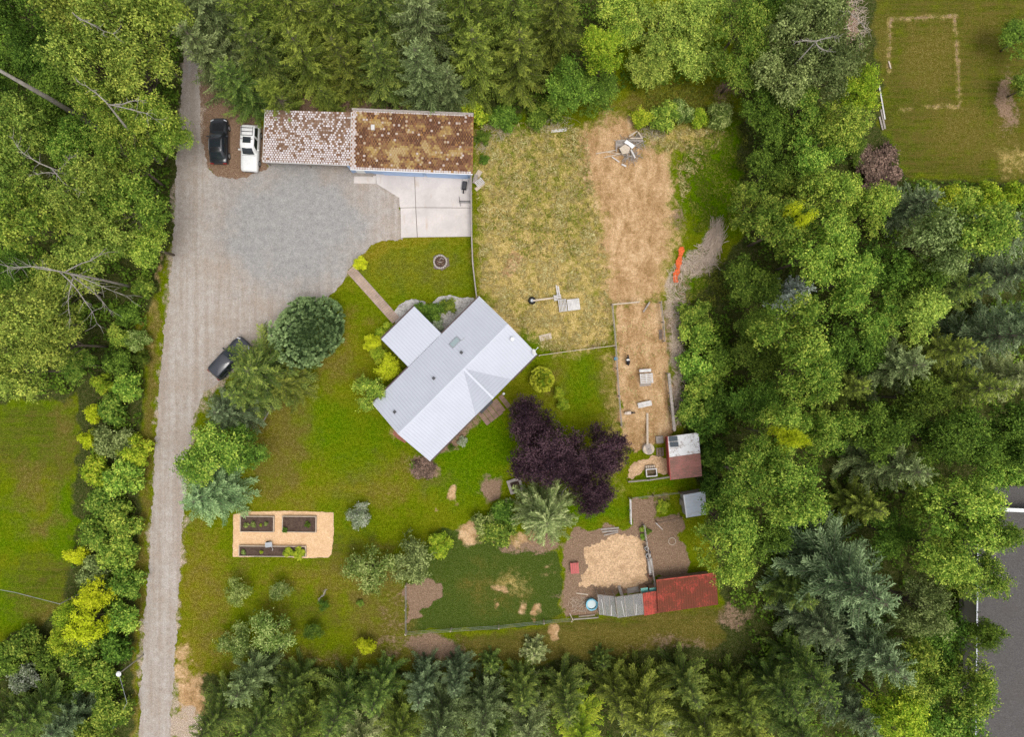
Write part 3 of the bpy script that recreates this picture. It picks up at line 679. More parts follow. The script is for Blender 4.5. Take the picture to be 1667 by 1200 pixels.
for sx in (-.75, .75):
    for sy in (-.22, .22): MB().box(sx - .04, sx + .04, sy - .04, sy + .04, 0, .4).build('leg', M['dark_metal'], bench)
lx, ly = W(820, 641, 1.0); lamp = empty('garden_lamp', (lx, ly, 0), 0, 'small white globe lamp post beside the back patio', 'lamp')
MB().cyl((0, 0), .03, 0, .9, 8).build('post', M['dark_metal'], lamp)
bmx = bmesh.new(); bmesh.ops.create_icosphere(bmx, subdivisions=2, radius=.14); me = bpy.data.meshes.new('globe'); bmx.to_mesh(me); bmx.free(); me.materials.append(M['white_paint'])
inst('globe', me, lamp, (0, 0, 1.0))
pts = [W(x, y) for x, y in ((640, 702), (646, 697), (660, 712), (652, 716))]
pl = MB(); pl.prism([W(x, y) for x, y in ((640, 706), (644, 699), (664, 716), (660, 721), (648, 714))], 0, .35); tag(pl.build('brick_planter', M['brick_red'], None, bevel=.02), 'low red brick planter against the west gable of the house', 'planter')

# ---- garage with carport
def shingles(name, c, ncol, nrow, colfun, mat, parent, frac=.72, seed=1):
    """separate shingle tabs lying on the slope c (four top corners), each a plate with a lip and its own colour"""
    r = random.Random(seed); V = []; F = []; T = []
    for j in range(nrow):
        for i in range(ncol):
            if r.random() < .03: continue
            s0 = (i + (.5 if j % 2 else 0) + r.uniform(-.08, .08)) / (ncol + .5); s1 = s0 + (frac + r.uniform(-.08, .1)) / (ncol + .5); t0 = (j + .05) / nrow; t1 = t0 + 1.0 / nrow * (.98 if frac > .7 else .78)
            if s1 > 1: continue
            z = .012 + r.random() * .014
            a, b, cc, d = (bil(c, s0, t0), bil(c, s1, t0), bil(c, s1, t1), bil(c, s0, t1)); n = len(V)
            up = Vector((0, 0, 1))
            V += [a + up * z, b + up * z, cc + up * .01, d + up * .01, a, b]
            F += [(n, n + 1, n + 2, n + 3), (n + 4, n + 5, n + 1, n)]
            q = colfun(s0, t0, r); T += [q, q]
    me = fast_mesh(name, np.array([tuple(v) for v in V]), np.array(F), mat, T)
    o = link(bpy.data.objects.new(name, me), parent); tag(o, kind='stuff'); return o
def tab_mat(name, stops):
    t = NT(name); a = t.new('ShaderNodeAttribute'); a.attribute_name = 'tint'
    c = t.ramp(a.outputs['Fac'], stops); n = t.noise(t.pos(), 9, 3); c = t.mix(t.mrange(n, .3, .7, 0, .4), c, t.mix(1.0, c, (.55, .5, .45), 'MULTIPLY'))
    t.pbr(c, .9, .12); return t.m
M['tab_white'] = tab_mat('shingle_weathered_white', [(0, (.17, .105, .072)), (.3, (.26, .18, .135)), (.42, (.52, .47, .46)), (1, (.72, .69, .72))])
M['tab_moss'] = tab_mat('shingle_mossy', [(0, (.115, .055, .034)), (.3, (.20, .10, .058)), (.45, (.25, .15, .07)), (.62, (.38, .26, .09)), (.8, (.42, .31, .15)), (.86, (.50, .42, .38)), (1, (.60, .56, .57))])
def deck_mat(name, a, b, c3):
    t = NT(name); p = t.pos(); n = t.noise(p, 1.3, 5, .65); nf = t.noise(p, 6, 4, .7)
    c = t.mix(t.mrange(n, .38, .62), a, b); c = t.mix(t.mrange(nf, .55, .75, 0, .8), c, c3); t.pbr(c, .95, .08, 0, t.bump(nf, .6, .05)); return t.m
M['deck_brown'] = deck_mat('roof_moss_brown', (.165, .088, .052), (.25, .15, .095), (.36, .27, .2))
M['deck_rust'] = deck_mat('roof_moss_rust', (.20, .088, .045), (.34, .19, .06), (.44, .36, .3))
gar = empty('garage_with_carport', (*W(600, 235), 0), 0, 'long low garage with mossy brown roof and pale speckled carport roof', 'garage')
gl = Vector(gar.location)
def G(px, py, h):
    x, y = W(px, py, h); return (x - gl.x, y - gl.y, h)
cL = [G(428, 263, 2.55), G(571.5, 268.5, 2.6), G(573, 182.5, 3.2), G(432, 178, 3.2)]
cR = [G(570, 275, 2.68), G(769.5, 283, 2.68), G(771, 186, 3.4), G(573, 178, 3.4)]
o1 = slab4(MB(), cL, .14).build('carport_roof', M['deck_brown'], gar); o2 = slab4(MB(), cR, .16).build('roof', M['deck_rust'], gar)
def nz(s, t, k, sd): return mnoise.noise(Vector((s * k * 1.6, t * k, sd)))
def colL(s, t, r):
    w = .62 + .55 * max(0, .10 - s) / .10 + .42 * max(0, .42 - t) / .42 + .30 * max(0, t - .93) / .07 - .55 * max(0, s - .7) * (1 if t > .25 else .3) + .5 * nz(s, t, 6, 3) - .12 * (t > .55)
    return r.uniform(.40, 1.) if r.random() < w else r.uniform(0, .42)
def colR(s, t, r):
    o = nz(s, t, 4.5, 8) + .6 * nz(s, t, 11, 2) + .38 * math.exp(-((s - .45) / .3) ** 2 - ((t - .3) / .25) ** 2) - .1
    if t < .035 or s > .985 or t > .965: return r.uniform(.86, 1)
    if s < .03 + .25 * max(0, .09 - t): return r.uniform(.86, 1)
    if r.random() < .07: return r.uniform(.80, .88)
    return min(.8, max(0, .28 + o * .75 + r.uniform(-.22, .22)))
shingles('shingle', cL, 33, 24, colL, M['tab_white'], o1, .69, 4)
shingles('shingle', cR, 48, 28, colR, M['tab_moss'], o2, .80, 5)
e = MB(); e.bar(Vector(cL[1]) + Vector((-.04, 0, .03)), Vector(cL[2]) + Vector((-.04, 0, .03)), .1, .06); e.build('edge_flashing', M['wood_white'], o1)
MB().bar(Vector(cL[0]) + Vector((0, -.03, -.06)), Vector(cL[1]) + Vector((0, -.03, -.06)), .05, .12).build('fascia', M['wood_white'], o1)
MB().bar(Vector(cL[0]) + Vector((-.03, 0, -.05)), Vector(cL[3]) + Vector((-.03, 0, -.05)), .05, .12).build('fascia', M['wood_white'], o1)
MB().bar(Vector(cR[3]) + Vector((0, .02, .05)), Vector(cR[2]) + Vector((0, .02, .05)), .22, .06).build('ridge_cap', M['wood_grey'], o2)
MB().bar(Vector(cR[0]) + Vector((0, -.04, -.05)), Vector(cR[1]) + Vector((0, -.04, -.05)), .07, .1).build('gutter', M['white_paint'], o2)
vx, vy, vz = G(607, 207, 3.3); MB().box(vx - .18, vx + .18, vy - .25, vy + .25, vz - .25, vz + .12).build('roof_vent', M['wood_white'], o2, bevel=.02)
# walls: blue front with two sectional doors
wl0, wl1 = Vector(G(574, 281.5, 0)), Vector(G(768, 290.5, 0)); wb0, wb1 = Vector(G(577, 206, 0)), Vector(G(766, 214, 0))
MB().hexa([wl0, wl1, wb1, wb0], [wl0 + Vector((0, 0, 2.5)), wl1 + Vector((0, 0, 2.5)), wb1 + Vector((0, 0, 3.1)), wb0 + Vector((0, 0, 3.1))]).build('wall', M['blue_wall'], gar)
wd = (wl1 - wl0).normalized(); wn_ = Vector((wd.y, -wd.x, 0)); WL = (wl1 - wl0).length
M['door_blue'] = vary('garage_door_blue', (.40, .54, .78), .08, 2, .6, .3)
for (f0, f1) in ((.27, .60), (.63, .97)):
    A = wl0 + wd * WL * f0; B = wl0 + wd * WL * f1
    dd = MB().hexa([A, B, B + wn_ * .05, A + wn_ * .05], [p + Vector((0, 0, 2.15)) for p in (A, B, B + wn_ * .05, A + wn_ * .05)]).build('garage_door', M['blue_wall'], gar)
    for k in range(4):
        z0, z1 = .02 + k * .53, .53 + k * .53
        a2, b2 = A + wn_ * .05, B + wn_ * .05
        MB().hexa([p + Vector((0, 0, z0)) for p in (a2, b2, b2 + wn_ * .025, a2 + wn_ * .025)], [p + Vector((0, 0, z1)) for p in (a2, b2, b2 + wn_ * .025, a2 + wn_ * .025)]).build('door_panel', M['door_blue'], dd)
A = wl0 + wd * WL * .045; B = wl0 + wd * WL * .115
sd_ = MB().hexa([A, B, B + wn_ * .04, A + wn_ * .04], [p + Vector((0, 0, 2.2)) for p in (A, B, B + wn_ * .04, A + wn_ * .04)]).build('side_door', M['white_paint'], gar)
for (x, y) in ((433, 266), (500, 269), (566, 272), (437, 188), (505, 191)):
    px_, py_, _ = G(x, y - 3, 1.3); MB().box(px_ - .07, px_ + .07, py_ - .07, py_ + .07, 0, 2.42).build('post', M['wood_grey'], gar)
for (x, y, s) in ((437, 263, 1), (500, 267, 1)):
    px_, py_, _ = G(x, y, 2.0); MB().bar((px_, py_, 1.7), (px_ + .5 * s, py_ - .25, 2.4), .07, .07).build('brace', M['wood_grey'], gar)
# doorstep of planks with a mat
dx_, dy_ = W(593, 281); st = empty('garage_step', (dx_, dy_, 0), math.radians(-2), 'weathered grey plank step at the garage side door', 'step')
for k in range(5): MB().box(-.95, .95, -.42 + k * .13, -.31 + k * .13, .22, .26).build('plank', M['wood_grey'], st)
for sx in (-.85, .85): MB().box(sx - .06, sx + .06, -.4, .22, 0, .22).build('leg', M['wood_brown'], st)
MB().prism([W(576, 298), W(612, 299), W(612, 286), W(577, 286)], .0, .03).build('landing_slab', M['concrete'], pad)

# ---- corrugated sheds
def corrugated(name, c, mat, parent, pitch=.22, depth=.035, along='t', th=.02):
    """wavy sheet; ridges run from the s edge up the slope"""
    a, b, cc, d = [Vector(q) for q in c]; L = (b - a).length; n = max(4, int(L / pitch)) * 4; V = []; F = []
    for i in range(n + 1):
        s = i / n; z = depth * max(0, math.cos(s * n / 4 * 2 * math.pi)) 
        V += [tuple(bil(c, s, 0) + Vector((0, 0, z))), tuple(bil(c, s, 1) + Vector((0, 0, z)))]
    for i in range(n): F.append((2 * i, 2 * i + 2, 2 * i + 3, 2 * i + 1))
    me = bpy.data.meshes.new(name); me.from_pydata(V, [], F); me.update(); me.materials.append(mat)
    o = link(bpy.data.objects.new(name, me), parent); m = o.modifiers.new('solid', 'SOLIDIFY'); m.thickness = th; m.offset = -1
    return o
def litter_metal(name, base, litter, thr, sc=.8, edge=None):
    t = NT(name); p = t.pos(); n = t.noise(p, sc, 5, .7); nf = t.noise(p, 7, 4, .75)
    c = t.mix(t.mrange(n, .35, .7, 0, .3), base, tuple(x * .7 for x in base))
    k = t.mrange(t.math('ADD', t.math('MULTIPLY', n, .5), t.math('MULTIPLY', nf, .5)), thr, thr + .09)
    c = t.mix(t.math('MULTIPLY', k, .85), c, litter); t.pbr(c, .8, .08); return t.m
M['red_metal'] = litter_metal('red_steel_roof', (.42, .075, .055), (.125, .05, .028), .39, .9)
M['red_clean'] = litter_metal('red_steel_clean', (.46, .085, .062), (.15, .055, .035), .47)
M['rose_metal'] = litter_metal('faded_red_roof', (.33, .15, .125), (.19, .115, .09), .47)
M['grey_metal'] = litter_metal('grey_steel_roof', (.55, .58, .62), (.40, .36, .33), .53)
M['white_flaky'] = litter_metal('flaking_white_roof', (.76, .75, .75), (.28, .22, .18), .50, 1.5)
M['red_wall'] = vary('red_wall', (.46, .10, .085), .25, 2, .8, .2)
M['grey_wall'] = vary('grey_wall', (.36, .34, .32), .25, 2, .85, .2)
def shed_root(name, px, py, label, cat):
    x, y = W(px, py); return empty(name, (x, y, 0), 0, label, cat)
def LC(root, px, py, h):
    x, y = W(px, py, h); return (x - root.location.x, y - root.location.y, h)
coop = shed_root('red_coop', 1112, 742, 'small red coop whose roof is half flaking white, half faded red', 'coop')
n1, n2, s2, s1 = LC(coop, 1087, 711, 2.0), LC(coop, 1137, 704.5, 2.0), LC(coop, 1143, 775.5, 2.0), LC(coop, 1092, 781.5, 2.0)
r1, r2 = LC(coop, 1089.5, 745, 2.6), LC(coop, 1140, 738, 2.6)
slab4(MB(), [n2, n1, r1, r2], .05).build('roof', M['white_flaky'], coop)
corrugated('roof', [r1, s1, s2, r2], M['rose_metal'], coop, .3, .03)
wq = [Vector(q) for q in (n1, n2, s2, s1)]; cen = sum(wq, Vector()) / 4
bq = [cen + (q - cen) * .90 for q in wq]
wall_ = MB().hexa([(q.x, q.y, 0) for q in bq], [(q.x, q.y, 1.98) for q in bq]).build('wall', M['red_wall'], coop)
for q in ((n1, s1, r1), (n2, s2, r2)):
    g0, g1, g2 = [cen + (Vector(k) - cen) * .9 for k in q]
    MB().quad((g0.x, g0.y, 1.98), (g1.x, g1.y, 1.98), (g2.x, g2.y, 2.5)).build('gable', M['red_wall'], coop)
MB().bar(Vector(n1) + Vector((-.03, 0, -.04)), Vector(r1) + Vector((-.03, 0, -.04)), .06, .16).build('barge_board', M['red_wall'], coop); MB().bar(Vector(r1) + Vector((-.03, 0, -.04)), Vector(s1) + Vector((-.03, 0, -.04)), .06, .16).build('barge_board', M['red_wall'], coop)
for (px, py) in ((1096, 714.5), (1097, 723.5)):
    q = Vector(LC(coop, px, py, 2.2)); zz = 2.0 + .6 * ((py - 707.5) / 35)
    MB().hexa([(q.x - .4, q.y - .25, zz + .14), (q.x + .42, q.y - .20, zz + .14), (q.x + .40, q.y + .25, zz + .02), (q.x - .42, q.y + .20, zz + .02)], [(q.x - .4, q.y - .25, zz + .17), (q.x + .42, q.y - .20, zz + .17), (q.x + .40, q.y + .25, zz + .05), (q.x - .42, q.y + .20, zz + .05)]).build('solar_panel', M['glass'], coop)
gs = shed_root('grey_shed', 1130, 822, 'little grey metal shed half hidden under the maple south of the red coop', 'shed')
q4 = [LC(gs, 1113, 806, 2.0), LC(gs, 1148, 800, 2.0), LC(gs, 1150, 838, 2.0), LC(gs, 1118, 843, 2.0)]
corrugated('roof', [q4[0], q4[3], q4[2], q4[1]], M['grey_metal'], gs, .3, .02)
cen = sum([Vector(q) for q in q4], Vector()) / 4; bq = [cen + (Vector(q) - cen) * .92 for q in q4]
MB().hexa([(q.x, q.y, 0) for q in bq], [(q.x, q.y, 1.97) for q in bq]).build('wall', M['grey_wall'], gs)
MB().box(bq[0].x - .03, bq[0].x, bq[3].y * .3 + bq[0].y * .7 - .6, bq[3].y * .3 + bq[0].y * .7, .05, 1.7).build('door', M['wood_grey'], gs)
MB().bar(Vector(q4[0]) + Vector((0, 0, .03)), Vector(q4[3]) + Vector((0, 0, .03)), .12, .05).build('edge_trim', M['white_paint'], gs)
barn = shed_root('red_barn', 1110, 970, 'low barn with bright red corrugated roof strewn with needles', 'barn')
b1 = [LC(barn, 1068, 945.5, 1.7), LC(barn, 1166, 933.5, 1.7), LC(barn, 1169, 985, 2.4), LC(barn, 1071.5, 998.5, 2.4)]
b2 = [LC(barn, 1046, 966, 1.75), LC(barn, 1071, 962, 1.75), LC(barn, 1074, 998.2, 2.2), LC(barn, 1049, 1003, 2.2)]
corrugated('roof', b1, M['red_metal'], barn, .24, .035); corrugated('lean_to_roof', b2, M['red_clean'], barn, .24, .035)
for q4 in (b1, b2):
    cen = sum([Vector(q) for q in q4], Vector()) / 4; bq = [cen + (Vector(q) - cen) * .84 for q in q4]
    MB().hexa([(q.x, q.y, 0) for q in bq], [(q.x, q.y, q.z - .06) for q in bq]).build('wall', M['wood_brown'], barn)
MB().bar(Vector(b1[0]) + Vector((0, .02, .05)), Vector(b1[1]) + Vector((0, .02, .05)), .12, .05).build('ridge_flashing', M['red_clean'], barn)
# turquoise nest boxes
M['turquoise'] = vary('turquoise_paint', (.16, .42, .37), .2, 3, .6, .3)
for (x0, x1, lab) in ((1044, 1055.5, 'turquoise lidded nest box beside the wire run'), (1058, 1069, 'turquoise lidded nest box tucked against the red barn')):
    nb = shed_root('nest_box', (x0 + x1) / 2, 963, lab, 'nest box')
    q4 = [LC(nb, x0, 969, 1.25), LC(nb, x1, 967, 1.25), LC(nb, x1 - 1, 957, 1.4), LC(nb, x0 - 1, 958.5, 1.4)]
    slab4(MB(), q4, .04).build('lid', M['turquoise'], nb); cen = sum([Vector(q) for q in q4], Vector()) / 4; bq = [cen + (Vector(q) - cen) * .9 for q in q4]
    MB().hexa([(q.x, q.y, .0) for q in bq], [(q.x, q.y, q.z - .05) for q in bq]).build('box', M['wood_brown'], nb)
# wire run with clear sheets
def clear_mat():
    t = NT('clear_plastic_sheet'); n = t.noise(t.pos(), 1.1, 5, .75)
    p = t.new('ShaderNodeBsdfPrincipled'); t.lk(t.mix(t.mrange(n, .35, .7), (.33, .33, .34), (.20, .185, .175)), p.inputs['Base Color']); p.inputs['Roughness'].default_value = .35
    tr = t.new('ShaderNodeBsdfTransparent'); tr.inputs[0].default_value = (.8, .8, .8, 1)
    mx = t.new('ShaderNodeMixShader'); t.lk(t.mrange(n, .35, .65, .22, .5), mx.inputs[0]); t.lk(tr.outputs[0], mx.inputs[1]); t.lk(p.outputs[0], mx.inputs[2]); t.lk(mx.outputs[0], t.out.inputs[0]); return t.m
M['clear'] = clear_mat()
run = shed_root('wire_run', 1010, 985, 'chicken run roofed with clear plastic sheets on a timber frame', 'chicken run')
ra = [LC(run, 973, 969, 1.7), LC(run, 1001, 972, 1.75), LC(run, 1004, 1005, 1.75), LC(run, 976, 1001, 1.7)]
rb = [LC(run, 1002, 973, 2.05), LC(run, 1045, 967, 2.1), LC(run, 1048, 1001, 2.0), LC(run, 1006, 1006.5, 2.0)]
for q in (ra, rb):
    for k in range(3):
        s0, s1_ = k / 3 + .005, (k + 1) / 3 - .005
        MB().hexa([tuple(bil(q, s, t) - Vector((0, 0, .012))) for s, t in ((s0, 0), (s1_, 0), (s1_, 1), (s0, 1))], [tuple(bil(q, s, t)) for s, t in ((s0, 0), (s1_, 0), (s1_, 1), (s0, 1))]).build('panel', M['clear'], run)
    for s in (0., .33, .66, 1.):
        MB().bar(bil(q, s, 0) - Vector((0, 0, .05)), bil(q, s, 1) - Vector((0, 0, .05)), .05, .06).build('rafter', M['wood_grey'], run)
        MB().bar(bil(q, s, 0) + Vector((0, 0, .02)), bil(q, s, 1) + Vector((0, 0, .02)), .06, .02).build('cover_strip', M['wood_grey'], run)
    for t_ in (0., 1.):
        MB().bar(bil(q, 0, t_) - Vector((0, 0, .11)), bil(q, 1, t_) - Vector((0, 0, .11)), .05, .06).build('rail', M['wood_grey'], run)
        for s in (0., .5, 1.):
            b_ = bil(q, s, t_); MB().box(b_.x - .035, b_.x + .035, b_.y - .035, b_.y + .035, 0, b_.z - .14).build('post', M['wood_grey'], run)
    MB().bar(bil(q, .2, .2) + Vector((0, 0, .02)), bil(q, .25, .95) + Vector((0, 0, .02)), .04, .02).build('batten', M['wood_white'], run)
    MB().bar(bil(q, .75, .45) + Vector((0, 0, .02)), bil(q, .7, .97) + Vector((0, 0, .02)), .05, .02).build('batten', M['wood_white'], run)
# lean boards in front of the run
for (x0, y0, x1, y1, lab) in ((1008, 955, 1012, 969, 'leaning grey board at the chicken run corner'), (1022, 964, 1043, 960, 'flat grey board lying in front of the chicken run')):
    bo = MB().bar((*W(x0, y0, .3), .06), (*W(x1, y1, .3), .62 if x0 == 1008 else .06), .55 if x0 == 1022 else .3, .04); tag(bo.build('board', M['wood_grey']), lab, 'board')

# ---- neighbour's building at the right edge
def shingle_grey():
    t = NT('asphalt_shingle_grey'); p = t.pos(); cell = t.vor(t.mapped(p, (3, 7, 1)), 1.2); sp = t.new('ShaderNodeSeparateColor'); t.lk(cell, sp.inputs[0]); n = t.noise(p, .5, 4); nf = t.noise(p, 9, 4, .8)
    c = t.mix(t.mrange(nf, .3, .72), (.055, .05, .048), (.17, .16, .155)); c = t.mix(t.mrange(sp.outputs[0], 0, 1, 0, .35), c, (.08, .075, .072)); c = t.mix(t.mrange(n, .45, .7, 0, .4), c, (.10, .088, .08))
    t.pbr(c, .95, .1, 0, t.bump(nf, .4, .02)); return t.m
M['shingle_grey'] = shingle_grey()
nbh = shed_root('neighbour_house', 1640, 1000, 'large neighbouring house with dark grey shingle roof at the right edge', 'house')
e0, e1 = LC(nbh, 1594, 829, 3.4), LC(nbh, 1589, 1290, 3.4)
rd0, rd1 = (e0[0] + 7.0, e0[1], 5.0), (e1[0] + 7.0, e1[1], 5.0); f0, f1 = (e0[0] + 14, e0[1], 3.4), (e1[0] + 14, e1[1], 3.4)
rm = MB(); slab4(rm, [e1, rd1, rd0, e0], .15); slab4(rm, [rd1, f1, f0, rd0], .15); ro = rm.build('roof', M['shingle_grey'], nbh)
MB().hexa([(e0[0] + .4, e0[1] - .4, 0), (e1[0] + .4, e1[1], 0), (f1[0] - .4, f1[1], 0), (f0[0] - .4, f0[1] - .4, 0)], [(e0[0] + .4, e0[1] - .4, 3.2), (e1[0] + .4, e1[1], 3.2), (f1[0] - .4, f1[1], 3.2), (f0[0] - .4, f0[1] - .4, 3.2)]).build('wall', M['house_wall'], nbh)
MB().bar(Vector(e0) + Vector((-.08, 0, -.05)), Vector(e1) + Vector((-.08, 0, -.05)), .14, .12).build('gutter', M['galvanised'], ro)
MB().bar(Vector(e0) + Vector((0, .04, .0)), Vector(rd0) + Vector((0, .04, .0)), .34, .12).build('barge_board', M['white_paint'], ro)
n0, n1_ = LC(nbh, 1608, 793, 2.7), LC(nbh, 1612, 840, 3.1)
wg = MB(); slab4(wg, [(n0[0], n0[1] + .0, 2.6), (n0[0] + 12, n0[1], 2.6), (n0[0] + 12, n1_[1], 3.2), (n0[0], n1_[1], 3.2)], .12); wg.build('wing_roof', M['shingle_grey'], nbh)
MB().box(n0[0] + .3, n0[0] + 11.5, n1_[1] + .1, n0[1] - .3, 0, 2.5).build('wing_wall', M['house_wall'], nbh)
# ------------------------------------------------------------------ vehicles
def paint_mat(name, col, rough=.25, coat=.6):
    t = NT(name); n = t.noise(t.pos(True), 6, 3); t.pbr(t.mix(t.mrange(n, .4, .7, 0, .35), col, tuple(x * .6 + .03 for x in col)), rough, .5, 0., None, coat); return t.m
def car(px, py, heading, label, name, L, Wd, H, pcol, hood, rear, kind):
    """x forward. hood: x of windscreen base, rear: x of tail glass base, both as fraction of the half length"""
    x, y = W(px, py, .8); root = empty(name, (x, y, 0), heading, label, 'car', 'parked cars')
    P = paint_mat(name + '_paint', pcol, .3 if kind != 'suv' else .4); hl = L / 2; hw = Wd / 2
    zb = H * (.60 if kind == 'suv' else .58)
    st = [(-1.0, .78, .42, .70), (-.97, .90, .28, .88), (-.88, .98, .24, .97), (-.6, 1.0, .22, 1.0), (-.1, 1.0, .22, .99), (.25, 1.0, .22, .97), (.5, .99, .22, .93), (.75, .97, .24, .87), (.90, .91, .27, .80), (.965, .82, .32, .72), (1.0, .66, .42, .60)]
    if kind == 'suv': st = [(-1.0, .90, .42, .80), (-.98, .96, .30, .98), (-.9, .99, .26, 1.0), (-.5, 1.0, .26, 1.0), (0, 1.0, .26, 1.0), (.3, 1.0, .26, .99), (.55, .99, .26, .97), (.82, .97, .28, .93), (.94, .93, .30, .88), (.985, .86, .36, .78), (1.0, .74, .44, .64)]
    prof = [(-.86, 0.), (-1., .12), (-1.0, .55), (-.97, .80), (-.88, .95), (-.5, 1.0), (0, 1.02), (.5, 1.0), (.88, .95), (.97, .80), (1.0, .55), (1., .12), (.86, 0.)]
    V = []; F = []; K = len(prof)
    for (sx, sw, zl, zt) in st:
        for (py_, pz) in prof: V.append((sx * hl, py_ * sw * hw, zl + (zt * zb - zl) * pz))
    for i in range(len(st) - 1):
        for k in range(K): F.append((i * K + k, i * K + (k + 1) % K, (i + 1) * K + (k + 1) % K, (i + 1) * K + k))
    F.append(tuple(range(K))); F.append(tuple((len(st) - 1) * K + k for k in reversed(range(K))))
    b = MB(); b.v = V; b.f = F; body = b.build('body', P, root, True)
    # cabin
    xf, xr = hood * hl, rear * hl; cf, cr = xf - (H - zb) * (1.25 if kind != 'suv' else .75), xr + (H - zb) * {'suv': .35, 'hatch': .45}.get(kind, .95)
    zs = zb * .955; bw, rw = hw * .90, hw * (.70 if kind != 'suv' else .76); zt = H
    rows = [(0, bw, xr, xf, zs), (.5, (bw * .52 + rw * .48), xr * .52 + cr * .48, xf * .52 + cf * .48, zs + (zt - zs) * .55), (.9, rw * 1.03, cr * .97 + xr * .03, cf * .97 + xf * .03, zt - .05), (1, rw * .93, cr + .06, cf - .06, zt)]
    def ringp(w, a, c, z, e=0.):
        r = .16
        return [(a - e, -w + r, z), (a + r - e * .3, -w - e, z), ((a + c) / 2, -w * 1.015 - e, z), (c - r + e * .3, -w - e, z), (c + e, -w + r, z), (c + .05 + e, 0, z), (c + e, w - r, z), (c - r + e * .3, w + e, z), ((a + c) / 2, w * 1.015 + e, z), (a + r - e * .3, w + e, z), (a - e, w - r, z), (a - .03 - e, 0, z)]
    cb = MB(); R_ = [ringp(w, a, c, z) for _, w, a, c, z in rows]; n = 12
    for r in R_: cb.v += r
    for i in range(3):
        for k in range(n): cb.f.append((i * n + k, i * n + (k + 1) % n, (i + 1) * n + (k + 1) % n, (i + 1) * n + k))
    cb.v.append(((cr + cf) / 2, 0, zt + .035)); m = len(cb.v) - 1
    for k in range(n): cb.f.append((3 * n + k, 3 * n + (k + 1) % n, m))
    cb.build('cabin', P, root, True)
    R2 = [ringp(w, a, c, z, .012) for _, w, a, c, z in rows[:3]]
    def lerp(p, q, t): return tuple(p[i] * (1 - t) + q[i] * t for i in range(3))
    def glass(nm, ks, t0=.12, t1=.93, sh=0.06):
        g = MB()
        full = []
        for (lo, hi, a0, a1) in ((0, 1, t0, 1.), (1, 2, 0., t1)):
            ra = [lerp(R2[lo][k % n], R2[hi][k % n], a0) for k in ks]; rb_ = [lerp(R2[lo][k % n], R2[hi][k % n], a1) for k in ks]
            ra[0] = lerp(ra[0], ra[1], sh); ra[-1] = lerp(ra[-1], ra[-2], sh); rb_[0] = lerp(rb_[0], rb_[1], sh); rb_[-1] = lerp(rb_[-1], rb_[-2], sh)
            for i in range(len(ks) - 1): g.quad(ra[i], ra[i + 1], rb_[i + 1], rb_[i])
        return g.build(nm, M['car_glass'], root)
    glass('windshield', (4, 5, 6)); glass('rear_window', (10, 11, 12))
    glass('side_window', (2, 3), .15, .9, .10); glass('side_window', (1, 2), .15, .9, .12); glass('side_window', (7, 8), .15, .9, .10); glass('side_window', (8, 9), .15, .9, .12)
    for sx, ofs in ((-.62, 0), (.60, 0)):
        for sy in (-1, 1):
            c = (sx * hl, sy * (hw - .10), .33)
            w = MB(); pts = [(c[0], c[1] - .11, c[2]), (c[0], c[1] + .11, c[2])]; w.tube(pts, .33, 18); wo = w.build('wheel', M['rubber'], root)
            w2 = MB(); w2.tube([(c[0], c[1] + sy * .112, c[2]), (c[0], c[1] + sy * .125, c[2])], .21, 12); w2.build('rim', M['galvanised'], wo)
    for sy in (-1, 1):
        mr = MB(); mx0 = xf - .45; mr.hexa([(mx0 - .06, sy * (hw - .05), zb * .98), (mx0 + .10, sy * (hw - .05), zb * .98), (mx0 + .08, sy * (hw + .17), zb), (mx0 - .04, sy * (hw + .17), zb)], [(mx0 - .05, sy * (hw - .05), zb + .12), (mx0 + .07, sy * (hw - .05), zb + .12), (mx0 + .05, sy * (hw + .16), zb + .13), (mx0 - .03, sy * (hw + .16), zb + .13)]); mr.build('mirror', P if kind == 'suv' else M['dark_metal'], root)
        h0 = MB(); h0.hexa([(hl * .90, sy * hw * .55, zb * .60), (hl * .955, sy * hw * .55, zb * .60), (hl * .90, sy * hw * .86, zb * .60), (hl * .84, sy * hw * .88, zb * .60)], [(hl * .895, sy * hw * .55, zb * .80), (hl * .945, sy * hw * .55, zb * .76), (hl * .885, sy * hw * .87, zb * .78), (hl * .83, sy * hw * .885, zb * .82)]); h0.build('headlight', M['lamp_clear'], root)
        t0 = MB(); t0.box(-hl * 1.003, -hl * .955, min(sy * hw * .5, sy * hw * .86), max(sy * hw * .5, sy * hw * .86), zb * .62, zb * .86); t0.build('taillight', M['lamp_red'], root)
    MB().box(hl * .99, hl * 1.005, -hw * .5, hw * .5, zb * .42, zb * .6).build('grille', M['dark_metal'], root)
    # panel gaps: bonnet edge and door lines
    gm = MB(); gm.bar((xf + .10, -bw * .86, zb * 1.0), (xf + .10, bw * .86, zb * 1.0), .03, .02); gm.build('cowl', M['dark_metal'], root)
    return root, (cr, cf, rw, zt, P)
_t = NT('car_glass'); _t.pbr((.02, .026, .03), .08, .6); M['car_glass'] = _t.m
_t = NT('clear_lamp'); _t.pbr((.55, .56, .58), .15, .6); M['lamp_clear'] = _t.m
_t = NT('red_lamp'); _t.pbr((.25, .015, .015), .2, .6); M['lamp_red'] = _t.m
r_, inf = car(355, 228.5, math.radians(90), 'black crossover car parked beside the lane left of the white one', 'black_car', 4.65, 1.86, 1.5, (.012, .013, .016), .36, -.82, 'car')
MB().box(inf[0] + .45, inf[1] - .25, -.52, .52, inf[3] + .02, inf[3] + .04).build('sunroof', M['car_glass'], r_, bevel=.008)
